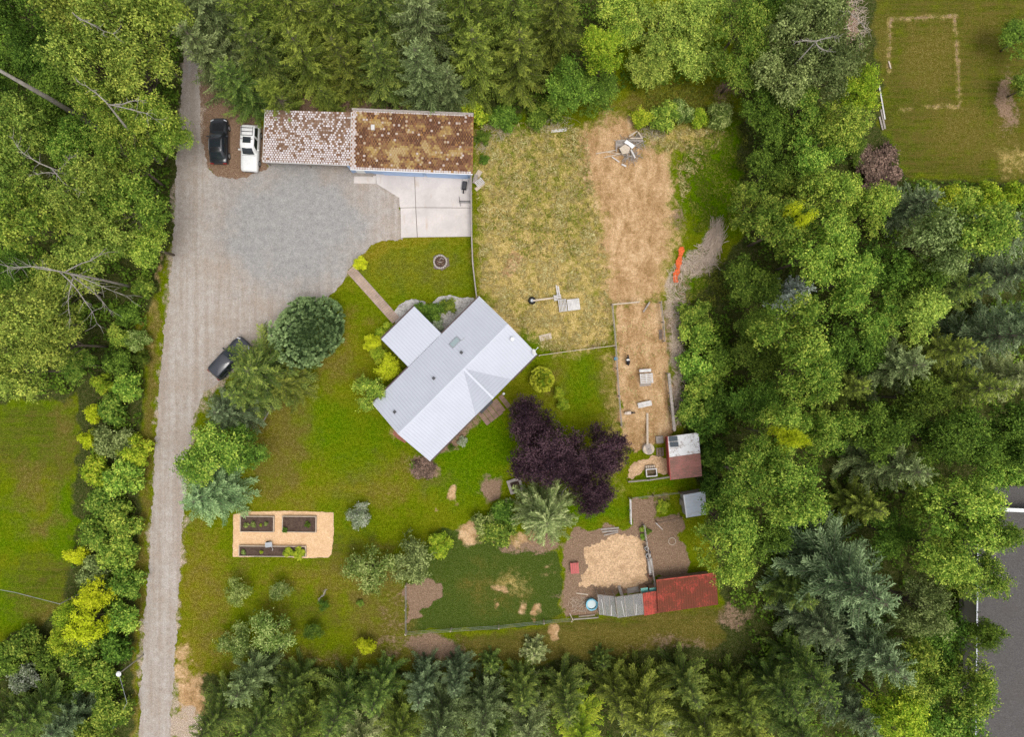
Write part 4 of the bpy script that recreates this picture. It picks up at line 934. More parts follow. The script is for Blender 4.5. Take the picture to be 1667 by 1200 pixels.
for s in (-1, 1): MB().tube([(inf[0] + .1, s * .6, inf[3] + .02), (inf[0] + .3, s * .62, inf[3] + .07), (inf[1] - .3, s * .62, inf[3] + .07), (inf[1] - .1, s * .6, inf[3] + .01)], .018).build('roof_rail', M['galvanised'], r_)
r_, inf = car(407, 241, math.radians(-93), 'white station wagon with roof rack parked beside the carport', 'white_car', 4.65, 1.76, 1.72, (.76, .76, .74), .30, -.97, 'suv')
MB().box(inf[1] - 1.02, inf[1] - .42, -.40, .40, inf[3] + .02, inf[3] + .045).build('sunroof', M['car_glass'], r_, bevel=.008)
rk = MB()
for s in (-1, 1): rk.tube([(inf[0] + .15, s * .56, inf[3] + .09), (inf[1] - 1.2, s * .56, inf[3] + .09)], .022)
rko = rk.build('roof_rack', M['dark_metal'], r_)
for k in range(4):
    xx = inf[0] + .3 + k * .37
    MB().tube([(xx, -.6, inf[3] + .12), (xx, .6, inf[3] + .12)], .028).build('crossbar', M['dark_metal'], rko)
r_, inf = car(372.5, 583, math.radians(47), 'dark slate hatchback parked on gravel half under the fir branches', 'grey_car', 4.75, 1.88, 1.52, (.035, .038, .048), .34, -.97, 'hatch')

# ------------------------------------------------------------------ fences
def fence(px_pts, label, post_h=1.2, gap=2.2, rails=2, mat='wood_grey', wire=False, rail_w=.04, rail_h=.12, name='rail_fence', top=None, seed=0):
    P = [Vector((*W(x, y), 0)) for x, y in px_pts]; root = empty(name, P[0], 0, label, 'fence'); o = P[0]; r = random.Random(seed)
    pm = MB().box(-.05, .05, -.05, .05, 0, 1).mesh('post', M[mat])
    first = True
    for i in range(len(P) - 1):
        a, b = P[i] - o, P[i + 1] - o; L = (b - a).length; k = max(1, round(L / gap))
        for j in range(k + 1):
            if j == 0 and not first: continue
            q = a + (b - a) * (j / k); inst('post', pm, root, (q.x, q.y, 0), (r.uniform(-.04, .04), r.uniform(-.04, .04), r.random()), (1, 1, post_h * r.uniform(.95, 1.08)))
        first = False
        for j in range(k):
            q0, q1 = a + (b - a) * (j / k), a + (b - a) * ((j + 1) / k); dn = (q1 - q0).normalized() * .0
            for z in range(rails):
                h = post_h * (z + .75) / (rails + .1)
                if wire: MB().tube([q0 + Vector((0, 0, h)), (q0 + q1) / 2 + Vector((0, 0, h - .03)), q1 + Vector((0, 0, h))], .012, 4).build('wire', M['galvanised'], root)
                else: MB().bar(q0 + Vector((0, 0, h + r.uniform(-.02, .02))), q1 + Vector((0, 0, h + r.uniform(-.02, .02))), rail_w, rail_h).build('rail', M[mat], root)
            if top: MB().bar(q0 + Vector((0, 0, post_h + .02)), q1 + Vector((0, 0, post_h + .02)), top, .035).build('cap_rail', M[mat], root)
    return root
fence([(768, 291), (768.5, 340), (769, 390), (770.5, 430), (775, 470), (777, 486)], 'grey board fence between the concrete pad and the dry field', 1.3, 1.9, 3, 'wood_grey', rail_h=.3, name='board_fence', top=.11, seed=1)
fence([(877, 579), (935, 571), (1000, 563)], 'thin rail fence from the house corner to the goat pen', 1.0, 2.0, 2, 'wood_pale', name='rail_fence', rail_h=.07, top=.05, seed=2)
fence([(995, 497), (998, 530), (1001, 565), (1003, 600), (1006, 645), (1010, 692)], 'rail fence along the left side of the goat pen', 1.05, 2.2, 2, 'wood_grey', rail_h=.08, top=.06, seed=3)
fence([(996, 497), (1038, 493)], 'short rail fence across the top of the goat pen', 1.05, 2.0, 2, 'wood_pale', rail_h=.09, top=.09, seed=4)
fence([(1073, 493), (1077, 525), (1079, 556)], 'leaning grey rail fence at the upper right of the goat pen', 1.05, 2.0, 2, 'wood_grey', rail_h=.1, top=.06, seed=5)
fence([(1085, 608), (1088, 640), (1091, 668), (1094, 700)], 'wide-capped board fence along the lower right of the goat pen', 1.1, 2.0, 2, 'wood_grey', rail_h=.16, top=.26, seed=6)
fence([(1022, 783), (1056, 780), (1090, 775)], 'low grey board fence below the red coop', .8, 2.0, 2, 'wood_grey', rail_h=.12, top=.07, seed=7)
fence([(662, 950), (662, 1027)], 'thin wire fence down the left side of the chicken pasture', 1.1, 2.6, 3, 'wood_pale', True, name='wire_fence', seed=8)
fence([(663, 1028), (735, 1023), (812, 1018), (885, 1010), (930, 1006)], 'thin wire fence along the bottom of the chicken pasture', 1.1, 4.5, 3, 'wood_pale', True, name='wire_fence', seed=9)
fence([(1046, 852), (1050, 880), (1054, 905), (1060, 930), (1064, 950)], 'grey rail fence dividing the chicken yard', 1.1, 1.8, 2, 'wood_grey', rail_h=.1, top=.08, seed=10)
fence([(1024, 811), (1025, 850)], 'pale board fence at the gate of the chicken yard', 1.0, 1.2, 2, 'wood_white', rail_h=.12, top=.1, seed=11)
fence([(1027, 810), (1062, 806), (1105, 801)], 'thin wire fence above the chicken yard near the grey shed', 1.0, 2.4, 2, 'wood_brown', True, name='wire_fence', seed=12)
fence([(1068, 849), (1108, 841)], 'low brown rail fence below the grey shed', .8, 2.4, 1, 'wood_brown', rail_h=.1, top=.08, seed=13)
fence([(934, 1006), (973, 1003)], 'low rail of grey timbers left of the chicken run', .5, 2.4, 1, 'wood_grey', rail_h=.1, top=.1, seed=14)
# gate arm on the concrete pad
gx_, gy_ = W(749, 331); gt = empty('gate_arm', (gx_, gy_, 0), 0, 'dark metal gate arm sticking out over the concrete pad', 'gate')
MB().tube([(0, 0, 1.0), (1.1, -.02, 1.0)], .04).build('top_bar', M['dark_metal'], gt); MB().tube([(0, 0, .05), (0, 0, 1.0)], .03).build('upright', M['dark_metal'], gt); MB().tube([(0, 0, .4), (1.1, -.02, .4)], .03).build('lower_bar', M['dark_metal'], gt); MB().tube([(-.1, .7, .05), (0, 0, .2), (.05, -.3, .05)], .025).build('foot', M['dark_metal'], gt)

# ------------------------------------------------------------------ pallets, benches, boards
def pallet(px, py, rz, label, w=1.2, d=1.0, n=7, mat='wood_white', z=0., tilt=0., group=None, gapf=.72, name='pallet', hgt=.14):
    x, y = W(px, py, z); root = empty(name, (x, y, z), math.radians(rz), label, 'pallet', group)
    for k in range(n):
        y0 = -d / 2 + k * d / n; MB().box(-w / 2, w / 2, y0, y0 + d / n * gapf, hgt - .025, hgt).build('slat', M[mat], root)
    for sx in (-w / 2 + .05, 0, w / 2 - .05): MB().box(sx - .05, sx + .05, -d / 2, d / 2, .02, hgt - .025).build('stringer', M['wood_grey'], root)
    for k in (0, n // 2, n - 1):
        y0 = -d / 2 + k * d / n; MB().box(-w / 2, w / 2, y0, y0 + d / n * .7, 0, .02).build('base_slat', M['wood_grey'], root)
    return root
# climbing ramp in the dry field: two decked pallets, end rack, pole and tyre
pallet(915.5, 497.5, 97, 'left open-slatted pallet of the pair lying in the dry field', 1.25, .85, 6, 'wood_white', .35, gapf=.55)
pallet(933.5, 496, 97, 'right close-boarded pallet of the pair lying in the dry field', 1.15, 1.25, 8, 'wood_white', .25, gapf=.9)
pallet(907.5, 484.5, 7, 'small square pallet at the crossing of boards in the dry field', .75, .6, 4, 'wood_white', .2, gapf=.6)
for (x0, y0, x1, y1, w, lab) in ((905.5, 464.5, 907.5, 481, .13, 'left of two pale planks pointing up from the field pallets'), (908.5, 466, 910.5, 481, .13, 'right of two pale planks pointing up from the field pallets')):
    tag(MB().bar((*W(x0, y0), .06), (*W(x1, y1), .30), w, .05).build('plank', M['wood_white']), lab, 'plank')
tag(MB().bar((*W(868, 489.5, .4), .42), (*W(901, 485, .4), .42), .16, .1).build('balance_beam', M['wood_pale']), 'pale balance beam leading from the tyre to the field pallets', 'beam')
def tyre(px, py, label, r=.34, z=0.):
    x, y = W(px, py, z); root = empty('old_tyre', (x, y, z), 0, label, 'tyre')
    v = MB(); K = 20; k2 = 8; 
    for i in range(K):
        a = 2 * math.pi * i / K
        for j in range(k2):
            b = 2 * math.pi * j / k2; rr = r - .11 + .11 * math.cos(b); v.v.append((rr * math.cos(a), rr * math.sin(a), .11 + .11 * math.sin(b)))
    for i in range(K):
        for j in range(k2): v.f.append((i * k2 + j, ((i + 1) % K) * k2 + j, ((i + 1) % K) * k2 + (j + 1) % k2, i * k2 + (j + 1) % k2))
    v.build('casing', M['rubber'], root, True); MB().cyl((0, 0), r - .2, 0, .1, 14).build('hub', M['galvanised'], root)
    return root
tyre(866, 489.5, 'lower of two stacked tyres under the balance beam', .40); tyre(866.2, 489.3, 'upper of two stacked tyres under the balance beam', .38, .221)
x, y = W(888, 549); tag(MB().box(-.62, .62, -.3, .3, 0, .05).build('flat_board', M['wood_pale'], None, loc=(x, y, .02), rz=math.radians(14)), 'flat pale board lying in the dry grass by the house corner', 'board')
# goat pen furniture
x, y = W(1050, 615); tb = empty('pallet_table', (x, y, 0), math.radians(4), 'grey pallet climbing table in the middle of the goat pen', 'table')
for k in range(6):
    MB().box(-.62, .66, -.55 + k * .17, -.55 + k * .17 + .11, .74, .77).build('slat', M['wood_white'], tb)
for sx in (-.58, 0, .60): MB().box(sx - .05, sx + .05, -.55, .44, .64, .74).build('stringer', M['wood_white'], tb)
MB().box(-.62, .55, .58, .88, .55, .60).build('step_board', M['wood_white'], tb)
for sx in (-.55, .55):
    for sy in (-.48, .40): MB().box(sx - .05, sx + .05, sy - .05, sy + .05, 0, .64).build('leg', M['wood_grey'], tb)
    MB().box(sx - .05, sx + .05, .68, .78, 0, .55).build('leg', M['wood_grey'], tb)
MB().box(-.6, .55, -.85, -.6, .0, .06).build('foot_board', M['wood_grey'], tb)
x, y = W(1048.5, 658); bn = empty('plank_bench', (x, y, 0), math.radians(12), 'pale plank bench in the lower part of the goat pen', 'bench')
for k in range(3): MB().box(-.7, .7, -.26 + k * .18, -.1 + k * .18, .40, .44).build('plank', M['wood_white'], bn)
for sx in (-.55, .55): MB().box(sx - .05, sx + .05, -.24, .24, 0, .40).build('leg', M['wood_grey'], bn)
pallet(1075, 545, 92, 'small brown ladder-like pallet against the pen fence', .95, .3, 3, 'wood_brown', .0, gapf=.5, hgt=.3)
x, y = W(1053, 504); tag(MB().bar((*W(1047, 508), .1), (*W(1057, 492), .25), .14, .12).build('grey_log', M['wood_grey']), 'short grey log at the top of the goat pen', 'log')
tag(MB().bar((*W(1054, 673, .1), .06), (*W(1053.5, 724, .5), .70), .2, .06).build('ramp_plank', M['wood_pale']), 'long pale plank ramp rising to the round spool table', 'plank')
x, y = W(1055.5, 731, .4); sp_ = empty('cable_spool', (x, y, 0), .3, 'round wooden cable spool table below the plank ramp', 'spool')
MB().cyl((0, 0), .56, .58, .63, 28).build('top_disc', M['wood_pale'], sp_); MB().cyl((0, 0), .56, .0, .05, 28).build('bottom_disc', M['wood_pale'], sp_); MB().cyl((0, 0), .26, .05, .58, 16).build('core', M['wood_grey'], sp_); MB().box(-.26, .26, -.5, .5, .632, .65).build('mat', M['wood_grey'], sp_); MB().cyl((0, 0), .05, .65, .66, 10).build('hub_hole', M['dark_metal'], sp_)
pallet(1073, 715.5, 5, 'brown square pallet platform left of the coop, upper one', .72, .72, 5, 'wood_grey', .0, gapf=.92, hgt=.3)
pallet(1074, 736, 2, 'dark brown slatted pallet left of the coop, lower one', .7, .85, 6, 'wood_brown', .0, gapf=.6, hgt=.2)
x, y = W(1060, 768, .4); cr_ = empty('slatted_crate', (x, y, 0), math.radians(5), 'pale framed slatted crate on the wood chips by the coop', 'crate')
for (x0, x1, y0, y1) in ((-.56, .56, -.5, -.4), (-.56, .56, .22, .32), (-.56, -.46, -.4, .22), (.46, .56, -.4, .22)): MB().box(x0, x1, y0, y1, .55, .60).build('rim_board', M['wood_white'], cr_)
for (x0, x1, y0, y1) in ((-.54, .54, -.48, -.44), (-.54, .54, .26, .30), (-.54, -.50, -.44, .26), (.50, .54, -.44, .26)): MB().box(x0, x1, y0, y1, .0, .55).build('side_board', M['wood_grey'], cr_)
for k in range(5): MB().box(-.5 + k * .2, -.36 + k * .2, .33, .62, .30, .33).build('slat', M['wood_pale'], cr_)
for k in range(4): MB().box(-.44, .44, -.36 + k * .14, -.29 + k * .14, .2, .23).build('slat', M['wood_brown'], cr_)
MB().box(-.48, .48, .34, .6, 0, .30).build('step_box', M['wood_brown'], cr_)
x, y = W(1003, 584, .3); bk = empty('blue_bucket', (x, y, 0), 0, 'blue bucket at the goat pen fence', 'bucket')
M['blue_plastic'] = vary('blue_plastic', (.10, .28, .45), .2, 5, .5, .4); M['pool_blue'] = vary('blue_tub', (.12, .42, .56), .15, 4, .45, .4)
b_ = MB(); b_.ring((0, 0), .17, .2, .02, .34, 18); b_.cyl((0, 0), .18, 0, .03, 18); b_.build('pail', M['blue_plastic'], bk); MB().cyl((0, 0), .165, .2, .24, 16).build('water', M['pool_blue'], bk)
x, y = W(963, 984, .3); tub = empty('blue_tub', (x, y, 0), 0, 'round blue water tub beside the chicken run', 'tub')
b_ = MB(); b_.ring((0, 0), .48, .54, .0, .5, 28); b_.ring((0, 0), .47, .60, .48, .54, 28); b_.build('tub_wall', M['pool_blue'], tub)
_t = NT('tub_water'); _t.pbr((.16, .27, .29), .08, .5); M['tub_water'] = _t.m
MB().cyl((0, 0), .475, .0, .36, 28).build('water', M['tub_water'], tub); MB().box(.5, .72, .12, .3, .45, .55).build('valve_box', M['pool_blue'], tub)
M['red_paint'] = vary('red_paint', (.55, .13, .12), .2, 3, .65, .3)
x, y = W(935.5, 925, .4); rt = empty('red_table', (x, y, 0), math.radians(4), 'small red slatted table on the chicken yard', 'table')
for k in range(4): MB().box(-.42 + k * .212, -.235 + k * .212, -.54, .54, .50, .54).build('slat', M['red_paint'], rt)
for sx in (-.36, .36):
    for sy in (-.46, .46): MB().box(sx - .04, sx + .04, sy - .04, sy + .04, 0, .46).build('leg', M['red_paint'], rt)
for sy in (-.46, .46): MB().box(-.42, .42, sy - .03, sy + .03, .455, .50).build('rail', M['red_paint'], rt)
# loose planks at the yard
PL = [(978, 862, 1007, 859.5, .16, 'top plank of the loose pile at the upper edge of the chicken yard'), (980, 866, 1006, 863.5, .16, 'middle plank of the loose pile at the upper edge of the chicken yard'), (983, 871, 1006, 866, .12, 'lowest plank of the loose pile at the upper edge of the chicken yard'),
      (938, 966, 957, 968, .1, 'pale stick lying above the blue tub'), (942, 1004, 968, 1001, .12, 'pale plank lying left of the chicken run'), (927, 998, 933, 1010, .08, 'short pale stake at the lower left of the chicken yard'), (897, 213.5, 922, 211.5, .28, 'pale weathered board lying at the top of the dry field'),
      (1446, 100, 1449, 112, .12, 'short white post lying at the neighbour lawn outline'), (1430, 140, 1439, 195, .12, 'long pale pole lying along the neighbour hedge'), (1434, 178, 1440, 210, .18, 'grey plank by the neighbour hedge, right of the pair'), (1431, 190, 1436, 212, .16, 'grey plank by the neighbour hedge, left of the pair'),
      (1067, 851, 1078, 862, .07, 'thin white stick on the chicken yard earth'), (424, 694, 440, 668, .10, 'bare pale branch sticking out below the firs')]
for i, (x0, y0, x1, y1, w, lab) in enumerate(PL):
    z = .04 + .05 * (i % 3)
    tag(MB().bar((*W(x0, y0), z), (*W(x1, y1), z + .05), w, .05).build('plank', M['wood_pale' if i in (3, 4, 5, 7) else ('wood_white' if i in (6, 8, 11) else 'wood_grey')]), lab, 'plank')
# pots and trough by the divider fence
x, y = W(1058, 921); tr_ = empty('stone_trough', (x, y, 0), math.radians(97), 'long grey trough along the chicken yard fence', 'trough')
t_ = MB(); t_.box(-.85, .85, -.26, .26, 0, .08); t_.box(-.85, .85, -.26, -.2, .08, .42); t_.box(-.85, .85, .2, .26, .08, .42); t_.box(-.85, -.79, -.2, .2, .08, .42); t_.box(.79, .85, -.2, .2, .08, .42); t_.build('basin', M['wood_grey'], tr_); MB().box(-.78, .78, -.19, .19, .2, .30).build('filling', M['wood_white'], tr_)
for (px, py, r, h, mt, lab) in ((1052.5, 893, .2, .45, 'galvanised', 'small galvanised pail uppermost beside the yard fence'), (1056, 899, .18, .5, 'dark_metal', 'black plastic pot beside the yard fence'), (1055, 905, .24, .4, 'galvanised', 'wide galvanised pail above the long trough'), (1056, 910.5, .2, .35, 'dark_metal', 'black pot touching the top of the long trough'), (1059, 938, .24, .32, 'brick_red', 'round clay pot below the long trough')):
    x, y = W(px, py, .3); rr = empty('yard_pot', (x, y, 0), 0, lab, 'pot'); b_ = MB(); b_.ring((0, 0), r * .82, r, 0, h, 16); b_.build('pot_wall', M[mt], rr); MB().cyl((0, 0), r * .85, .0, h * .6, 14).build('soil', M['soil'], rr)
x, y = W(1094, 881.5); tag(MB().ring((0, 0), .34, .39, .0, .05, 26).build('bent_hoop', M['wood_pale'], None, loc=(x, y, .02)), 'pale bent hoop lying on the earth under the maple edge', 'hoop')
# stone fire ring: separate stones
x, y = W(717, 426.5); fr = empty('fire_ring', (x, y, 0), 0, 'round stone fire ring with ashes on the upper lawn', 'fire ring')
for k in range(18):
    a = 2 * math.pi * k / 18; s = MB(); ang = .135
    s.hexa([(r * math.cos(a + b), r * math.sin(a + b), 0) for r, b in ((.56, -ang), (.72, -ang), (.72, ang), (.56, ang))], [(r * math.cos(a + b), r * math.sin(a + b), .26 + rng.uniform(-.02, .03)) for r, b in ((.57, -ang), (.71, -ang), (.71, ang), (.57, ang))])
    s.build('stone', M['ring_stone'] if 'ring_stone' in M else M.setdefault('ring_stone', vary('ring_stone', (.60, .53, .47), .3, 5, .9, .15, .4)), fr, bevel=.02)
MB().cyl((0, 0), .56, 0, .04, 24).build('ash_bed', M['soil'], fr)
for k in range(9):
    a = rng.random() * 6.3; q = (rng.uniform(-.35, .35), rng.uniform(-.35, .35)); MB().bar((q[0] - .16 * math.cos(a), q[1] - .16 * math.sin(a), .06), (q[0] + .16 * math.cos(a), q[1] + .16 * math.sin(a), .11), .06, .06).build('burnt_log', M['wood_brown'] if k % 3 else M['wood_grey'], fr)
sheet('ash_rim', [(704, 418), (717, 412), (731, 419), (732, 433), (720, 441), (705, 436)], .008, M['joint'], None, .2, .1, 12, parent=fr).location = (-x, -y, 0)
# square planter on the lower lawn
x, y = W(839, 791, .3); sq = empty('square_planter', (x, y, 0), math.radians(18), 'square grey timber planter beside the pale weeping conifer', 'planter')
for (x0, x1, y0, y1) in ((-.72, .72, -.72, -.44), (-.72, .72, .44, .72), (-.72, -.44, -.44, .44), (.44, .72, -.44, .44)): MB().box(x0, x1, y0, y1, .36, .42).build('board', M['wood_grey'], sq)
for (x0, x1, y0, y1) in ((-.68, .68, -.68, -.60), (-.68, .68, .60, .68), (-.68, -.60, -.6, .6), (.60, .68, -.6, .6)): MB().box(x0, x1, y0, y1, 0, .36).build('side', M['wood_brown'], sq)
MB().box(-.6, .6, -.6, .6, .0, .24).build('soil', M['soil'], sq)
# raised beds
def raised(x0, y0, x1, y1, label, seed):
    ax, ay = W(x0, y1, .3); bx_, by_ = W(x1, y0, .3); cx, cy = (ax + bx_) / 2, (ay + by_) / 2; w, h = (bx_ - ax) / 2, (by_ - ay) / 2
    root = empty('raised_bed', (cx, cy, 0), math.radians(-.6), label, 'raised bed', 'raised beds on the wood chips')
    for s in (-1, 1):
        MB().box(-w, w, min(s * h, s * (h - .06)), max(s * h, s * (h - .06)), 0, .40).build('board', M['wood_pale'], root)
        MB().box(min(s * w, s * (w - .06)), max(s * w, s * (w - .06)), -h + .06, h - .06, 0, .40).build('board', M['wood_pale'], root)
    for sx in (-1, 1):
        for sy in (-1, 1): MB().box(sx * (w - .11) - .05, sx * (w - .11) + .05, sy * (h - .11) - .05, sy * (h - .11) + .05, 0, .44).build('corner_post', M['wood_brown'], root)
    MB().box(-w + .06, w - .06, -h + .06, h - .06, 0, .27).build('soil', M['soil'], root)
    return root
raised(391, 840.5, 446, 866.5, 'raised bed at upper left with a row of four seedlings', 1)
raised(459.5, 840.5, 515, 867, 'raised bed at upper right of nearly bare soil', 2)
raised(389, 889, 498, 906.5, 'long raised bed at the bottom of the wood chips', 3)
x, y = W(438.5, 886.5, .3); cart = empty('garden_cart', (x, y, 0), math.radians(8), 'small grey garden cart by the long raised bed', 'garden cart')
t_ = MB(); t_.hexa([(-.26, -.17, .2), (.26, -.17, .2), (.26, .17, .2), (-.26, .17, .2)], [(-.36, -.25, .5), (.34, -.25, .5), (.34, .25, .5), (-.36, .25, .5)]); t_.build('tray', M['galvanised'], cart); MB().tube([(.2, -.2, .4), (.38, -.5, .55), (.3, -.62, .6)], .022).build('handle', M['wood_white'], cart)
for sy in (-.24, .24): MB().tube([(-.2, sy - .03, .16), (-.2, sy + .03, .16)], .16, 14).build('wheel', M['rubber'], cart)
MB().box(.15, .2, -.15, .15, 0, .22).build('stand', M['dark_metal'], cart)
# scrap pile
x, y = W(756, 301, .3); wb = empty('wheelbarrow', (x, y, 0), math.radians(82), 'upturned grey wheelbarrow on the concrete pad by the fence', 'wheelbarrow')
t_ = MB(); t_.hexa([(-.5, -.26, .12), (.45, -.26, .12), (.45, .26, .12), (-.5, .26, .12)], [(-.36, -.17, .42), (.32, -.17, .42), (.32, .17, .42), (-.36, .17, .42)]); t_.build('tray', M['dark_metal'], wb, bevel=.06)
for sy in (-.32, .32): MB().tube([(-.72, sy * .5, .08), (-.3, sy, .1), (.5, sy, .1), (.75, sy * .6, .06)], .022).build('handle', M['galvanised'], wb)
MB().tube([(-.72, -.16, .08), (-.76, 0, .08), (-.72, .16, .08)], .022).build('cross_bar', M['galvanised'], wb); MB().tube([(-.66, -.04, .2), (-.66, .04, .2)], .19, 14).build('wheel', M['rubber'], wb)
SCR = [(778, 285, 60, 1.0, .5, 'wood_pale', 'pale board uppermost on the scrap heap at the garage corner'), (781, 304, 40, 1.1, .35, 'wood_pale', 'pinkish board lowest on the scrap heap at the garage corner'), (774, 292, 75, .9, .4, 'wood_grey', 'short grey board on the scrap heap at the garage corner')]
for i, (px, py, rz, L, w, mt, lab) in enumerate(SCR):
    x, y = W(px, py); tag(MB().box(-L / 2, L / 2, -w / 2, w / 2, 0, .05).build('scrap_board', M[mt], None, loc=(x, y, .04 + .06 * i), rz=math.radians(rz)), lab, 'board')
pallet(780.5, 297, 38, 'broken slatted pallet on the scrap heap at the garage corner', .85, .7, 5, 'wood_white', .18, gapf=.55, name='broken_pallet')
# burn pile of broken furniture and boards in the bare track
bp = [(1003, 234, 1022, 234, .55, .2, 'wood_grey', 'wide grey board at the left of the burn pile'), (1005, 229, 1018, 228, .14, .3, 'wood_grey', 'thin grey board at the upper left of the burn pile'), (1003.5, 247, 1003.5, 229, .14, .25, 'wood_grey', 'upright grey rail at the left edge of the burn pile'),
      (1024, 222, 1037, 213, .12, .5, 'wood_pale', 'pale slat slanting to the top of the burn pile'), (1026, 225, 1046, 225, .12, .5, 'wood_pale', 'level pale slat at the right of the burn pile'), (1039, 215, 1046, 226, .12, .45, 'wood_pale', 'pale slat closing the right frame of the burn pile'), (1023, 229, 1047, 228.5, .2, .35, 'wood_grey', 'level grey slat at the right of the burn pile'), (1034, 236, 1047, 228, .12, .3, 'wood_grey', 'slanting grey slat at the lower right of the burn pile'),
      (1027, 243, 1034, 257, .14, .45, 'wood_white', 'white leg pointing down from the burn pile'), (970, 250, 1004, 244, .08, .2, 'wood_pale', 'long pale stick out of the left of the burn pile'), (984, 256, 1012, 250, .08, .2, 'wood_pale', 'pale stick below the long one at the burn pile'), (986, 247, 1010, 250, .07, .25, 'wood_pale', 'thin stick crossing at the left of the burn pile'), (996, 255, 1008, 264, .1, .15, 'wood_white', 'pale stake at the lower left of the burn pile'), (1012, 267, 1019, 271, .16, .08, 'wood_white', 'short white offcut below the burn pile'), (1028, 260, 1033, 257, .14, .06, 'wood_pale', 'short pale offcut below the burn pile')]
for (x0, y0, x1, y1, w, z, mt, lab) in bp:
    tag(MB().bar((*W(x0, y0, z), z), (*W(x1, y1, z), z + rng.uniform(-.05, .15)), w, .05).build('burn_pile_board', M[mt]), lab, 'board', 'boards heaped on the burn pile')
for (poly, z, mt, lab) in ([[(1008, 241), (1018, 234.5), (1026, 240), (1023, 249), (1013, 251)], .62, 'wood_pale', 'pinkish table leaf on top of the burn pile'], [[(1016, 232), (1020, 227.5), (1034, 237), (1029, 242), (1023, 236)], .72, 'white_paint', 'bright white panel on top of the burn pile']):
    tag(MB().prism([W(a, b, z) for a, b in reversed(poly)], z, z + .04).build('scrap_sheet', M[mt]), lab, 'panel')
# orange safety netting on the brush
og = NT('orange_netting'); og.pbr(og.mix(og.mrange(og.noise(og.pos(), 9, 3), .35, .65), (.80, .15, .03), (.50, .085, .02)), .6, .3)
ctr = [(1109, 402), (1108, 410), (1106.5, 420), (1105, 428), (1102.5, 438), (1100.5, 446), (1099.5, 454), (1100, 460)]
V = []; F = []; NR = 46; NCN = 7; rr_ = random.Random(5)
for i in range(NR):
    f = i / (NR - 1) * (len(ctr) - 1); k = min(int(f), len(ctr) - 2); u = f - k; px = ctr[k][0] * (1 - u) + ctr[k + 1][0] * u; py = ctr[k][1] * (1 - u) + ctr[k + 1][1] * u
    hw_ = 4.2 + 1.1 * math.sin(i * .45) + rr_.uniform(-.9, .9); sh_ = .8 * math.sin(i * .3)
    if i < 3 or i > NR - 4: hw_ *= .7
    for j in range(NCN):
        w = (j - 3) / 3 * hw_ + sh_; x, y = W(px + w, py + rr_.uniform(-.3, .3)); V.append((x, y, .14 + .10 * mnoise.noise(Vector((x * 2.2, y * 2.2, 4))) + .04 * rr_.random()))
for i in range(NR - 1):
    for j in range(NCN - 1):
        if rr_.random() < .05: continue
        F.append((i * NCN + j, i * NCN + j + 1, (i + 1) * NCN + j + 1, (i + 1) * NCN + j))
b_ = MB(); b_.v = V; b_.f = F; no = b_.build('safety_netting', og.m); so_ = no.modifiers.new('solid', 'SOLIDIFY'); so_.thickness = .012
tag(no, 'bright orange strip of plastic netting on the brush pile', 'netting')
# utility wire poles at lower left
def pole(px, py, h, label, tilt=(0, 0), globe=True):
    x, y = W(px, py, h); r = empty('lamp_pole', (x, y, 0), 0, label, 'pole'); MB().tube([(0, 0, 0), (0, 0, h)], [.07, .05], 8).build('mast', M['bark_pale'], r)
    if globe: MB().cyl((0, 0), .26, h, h + .14, 14, .16).build('cap', M['white_paint'], r)
    return r
pole(193, 1098, 4.5, 'pole with a round white cap standing in the hedgerow by the lane')
x0, y0 = W(193, 1098, 4.5); x1, y1 = W(182, 1190, 1.0)
tag(MB().tube([(x0, y0, 4.45), (x0 - .2, (y0 + y1) / 2, 2.7), (x1, y1, 1.0)], .022, 5).build('guy_wire', M['galvanised']), 'thin wire running down from the white-capped pole', 'wire')
pole(97, 984, 4.0, 'thin bare pole at the left lawn edge carrying a wire', globe=False)
x0, y0 = W(97, 984, 4.0); x1, y1 = W(-60, 950, 4.6)
tag(MB().tube([(x0, y0, 3.98), ((x0 + x1) / 2, (y0 + y1) / 2, 3.9), (x1, y1, 4.6)], .022, 5).build('overhead_wire', M['galvanised']), 'pale overhead wire crossing the left lawn', 'wire')

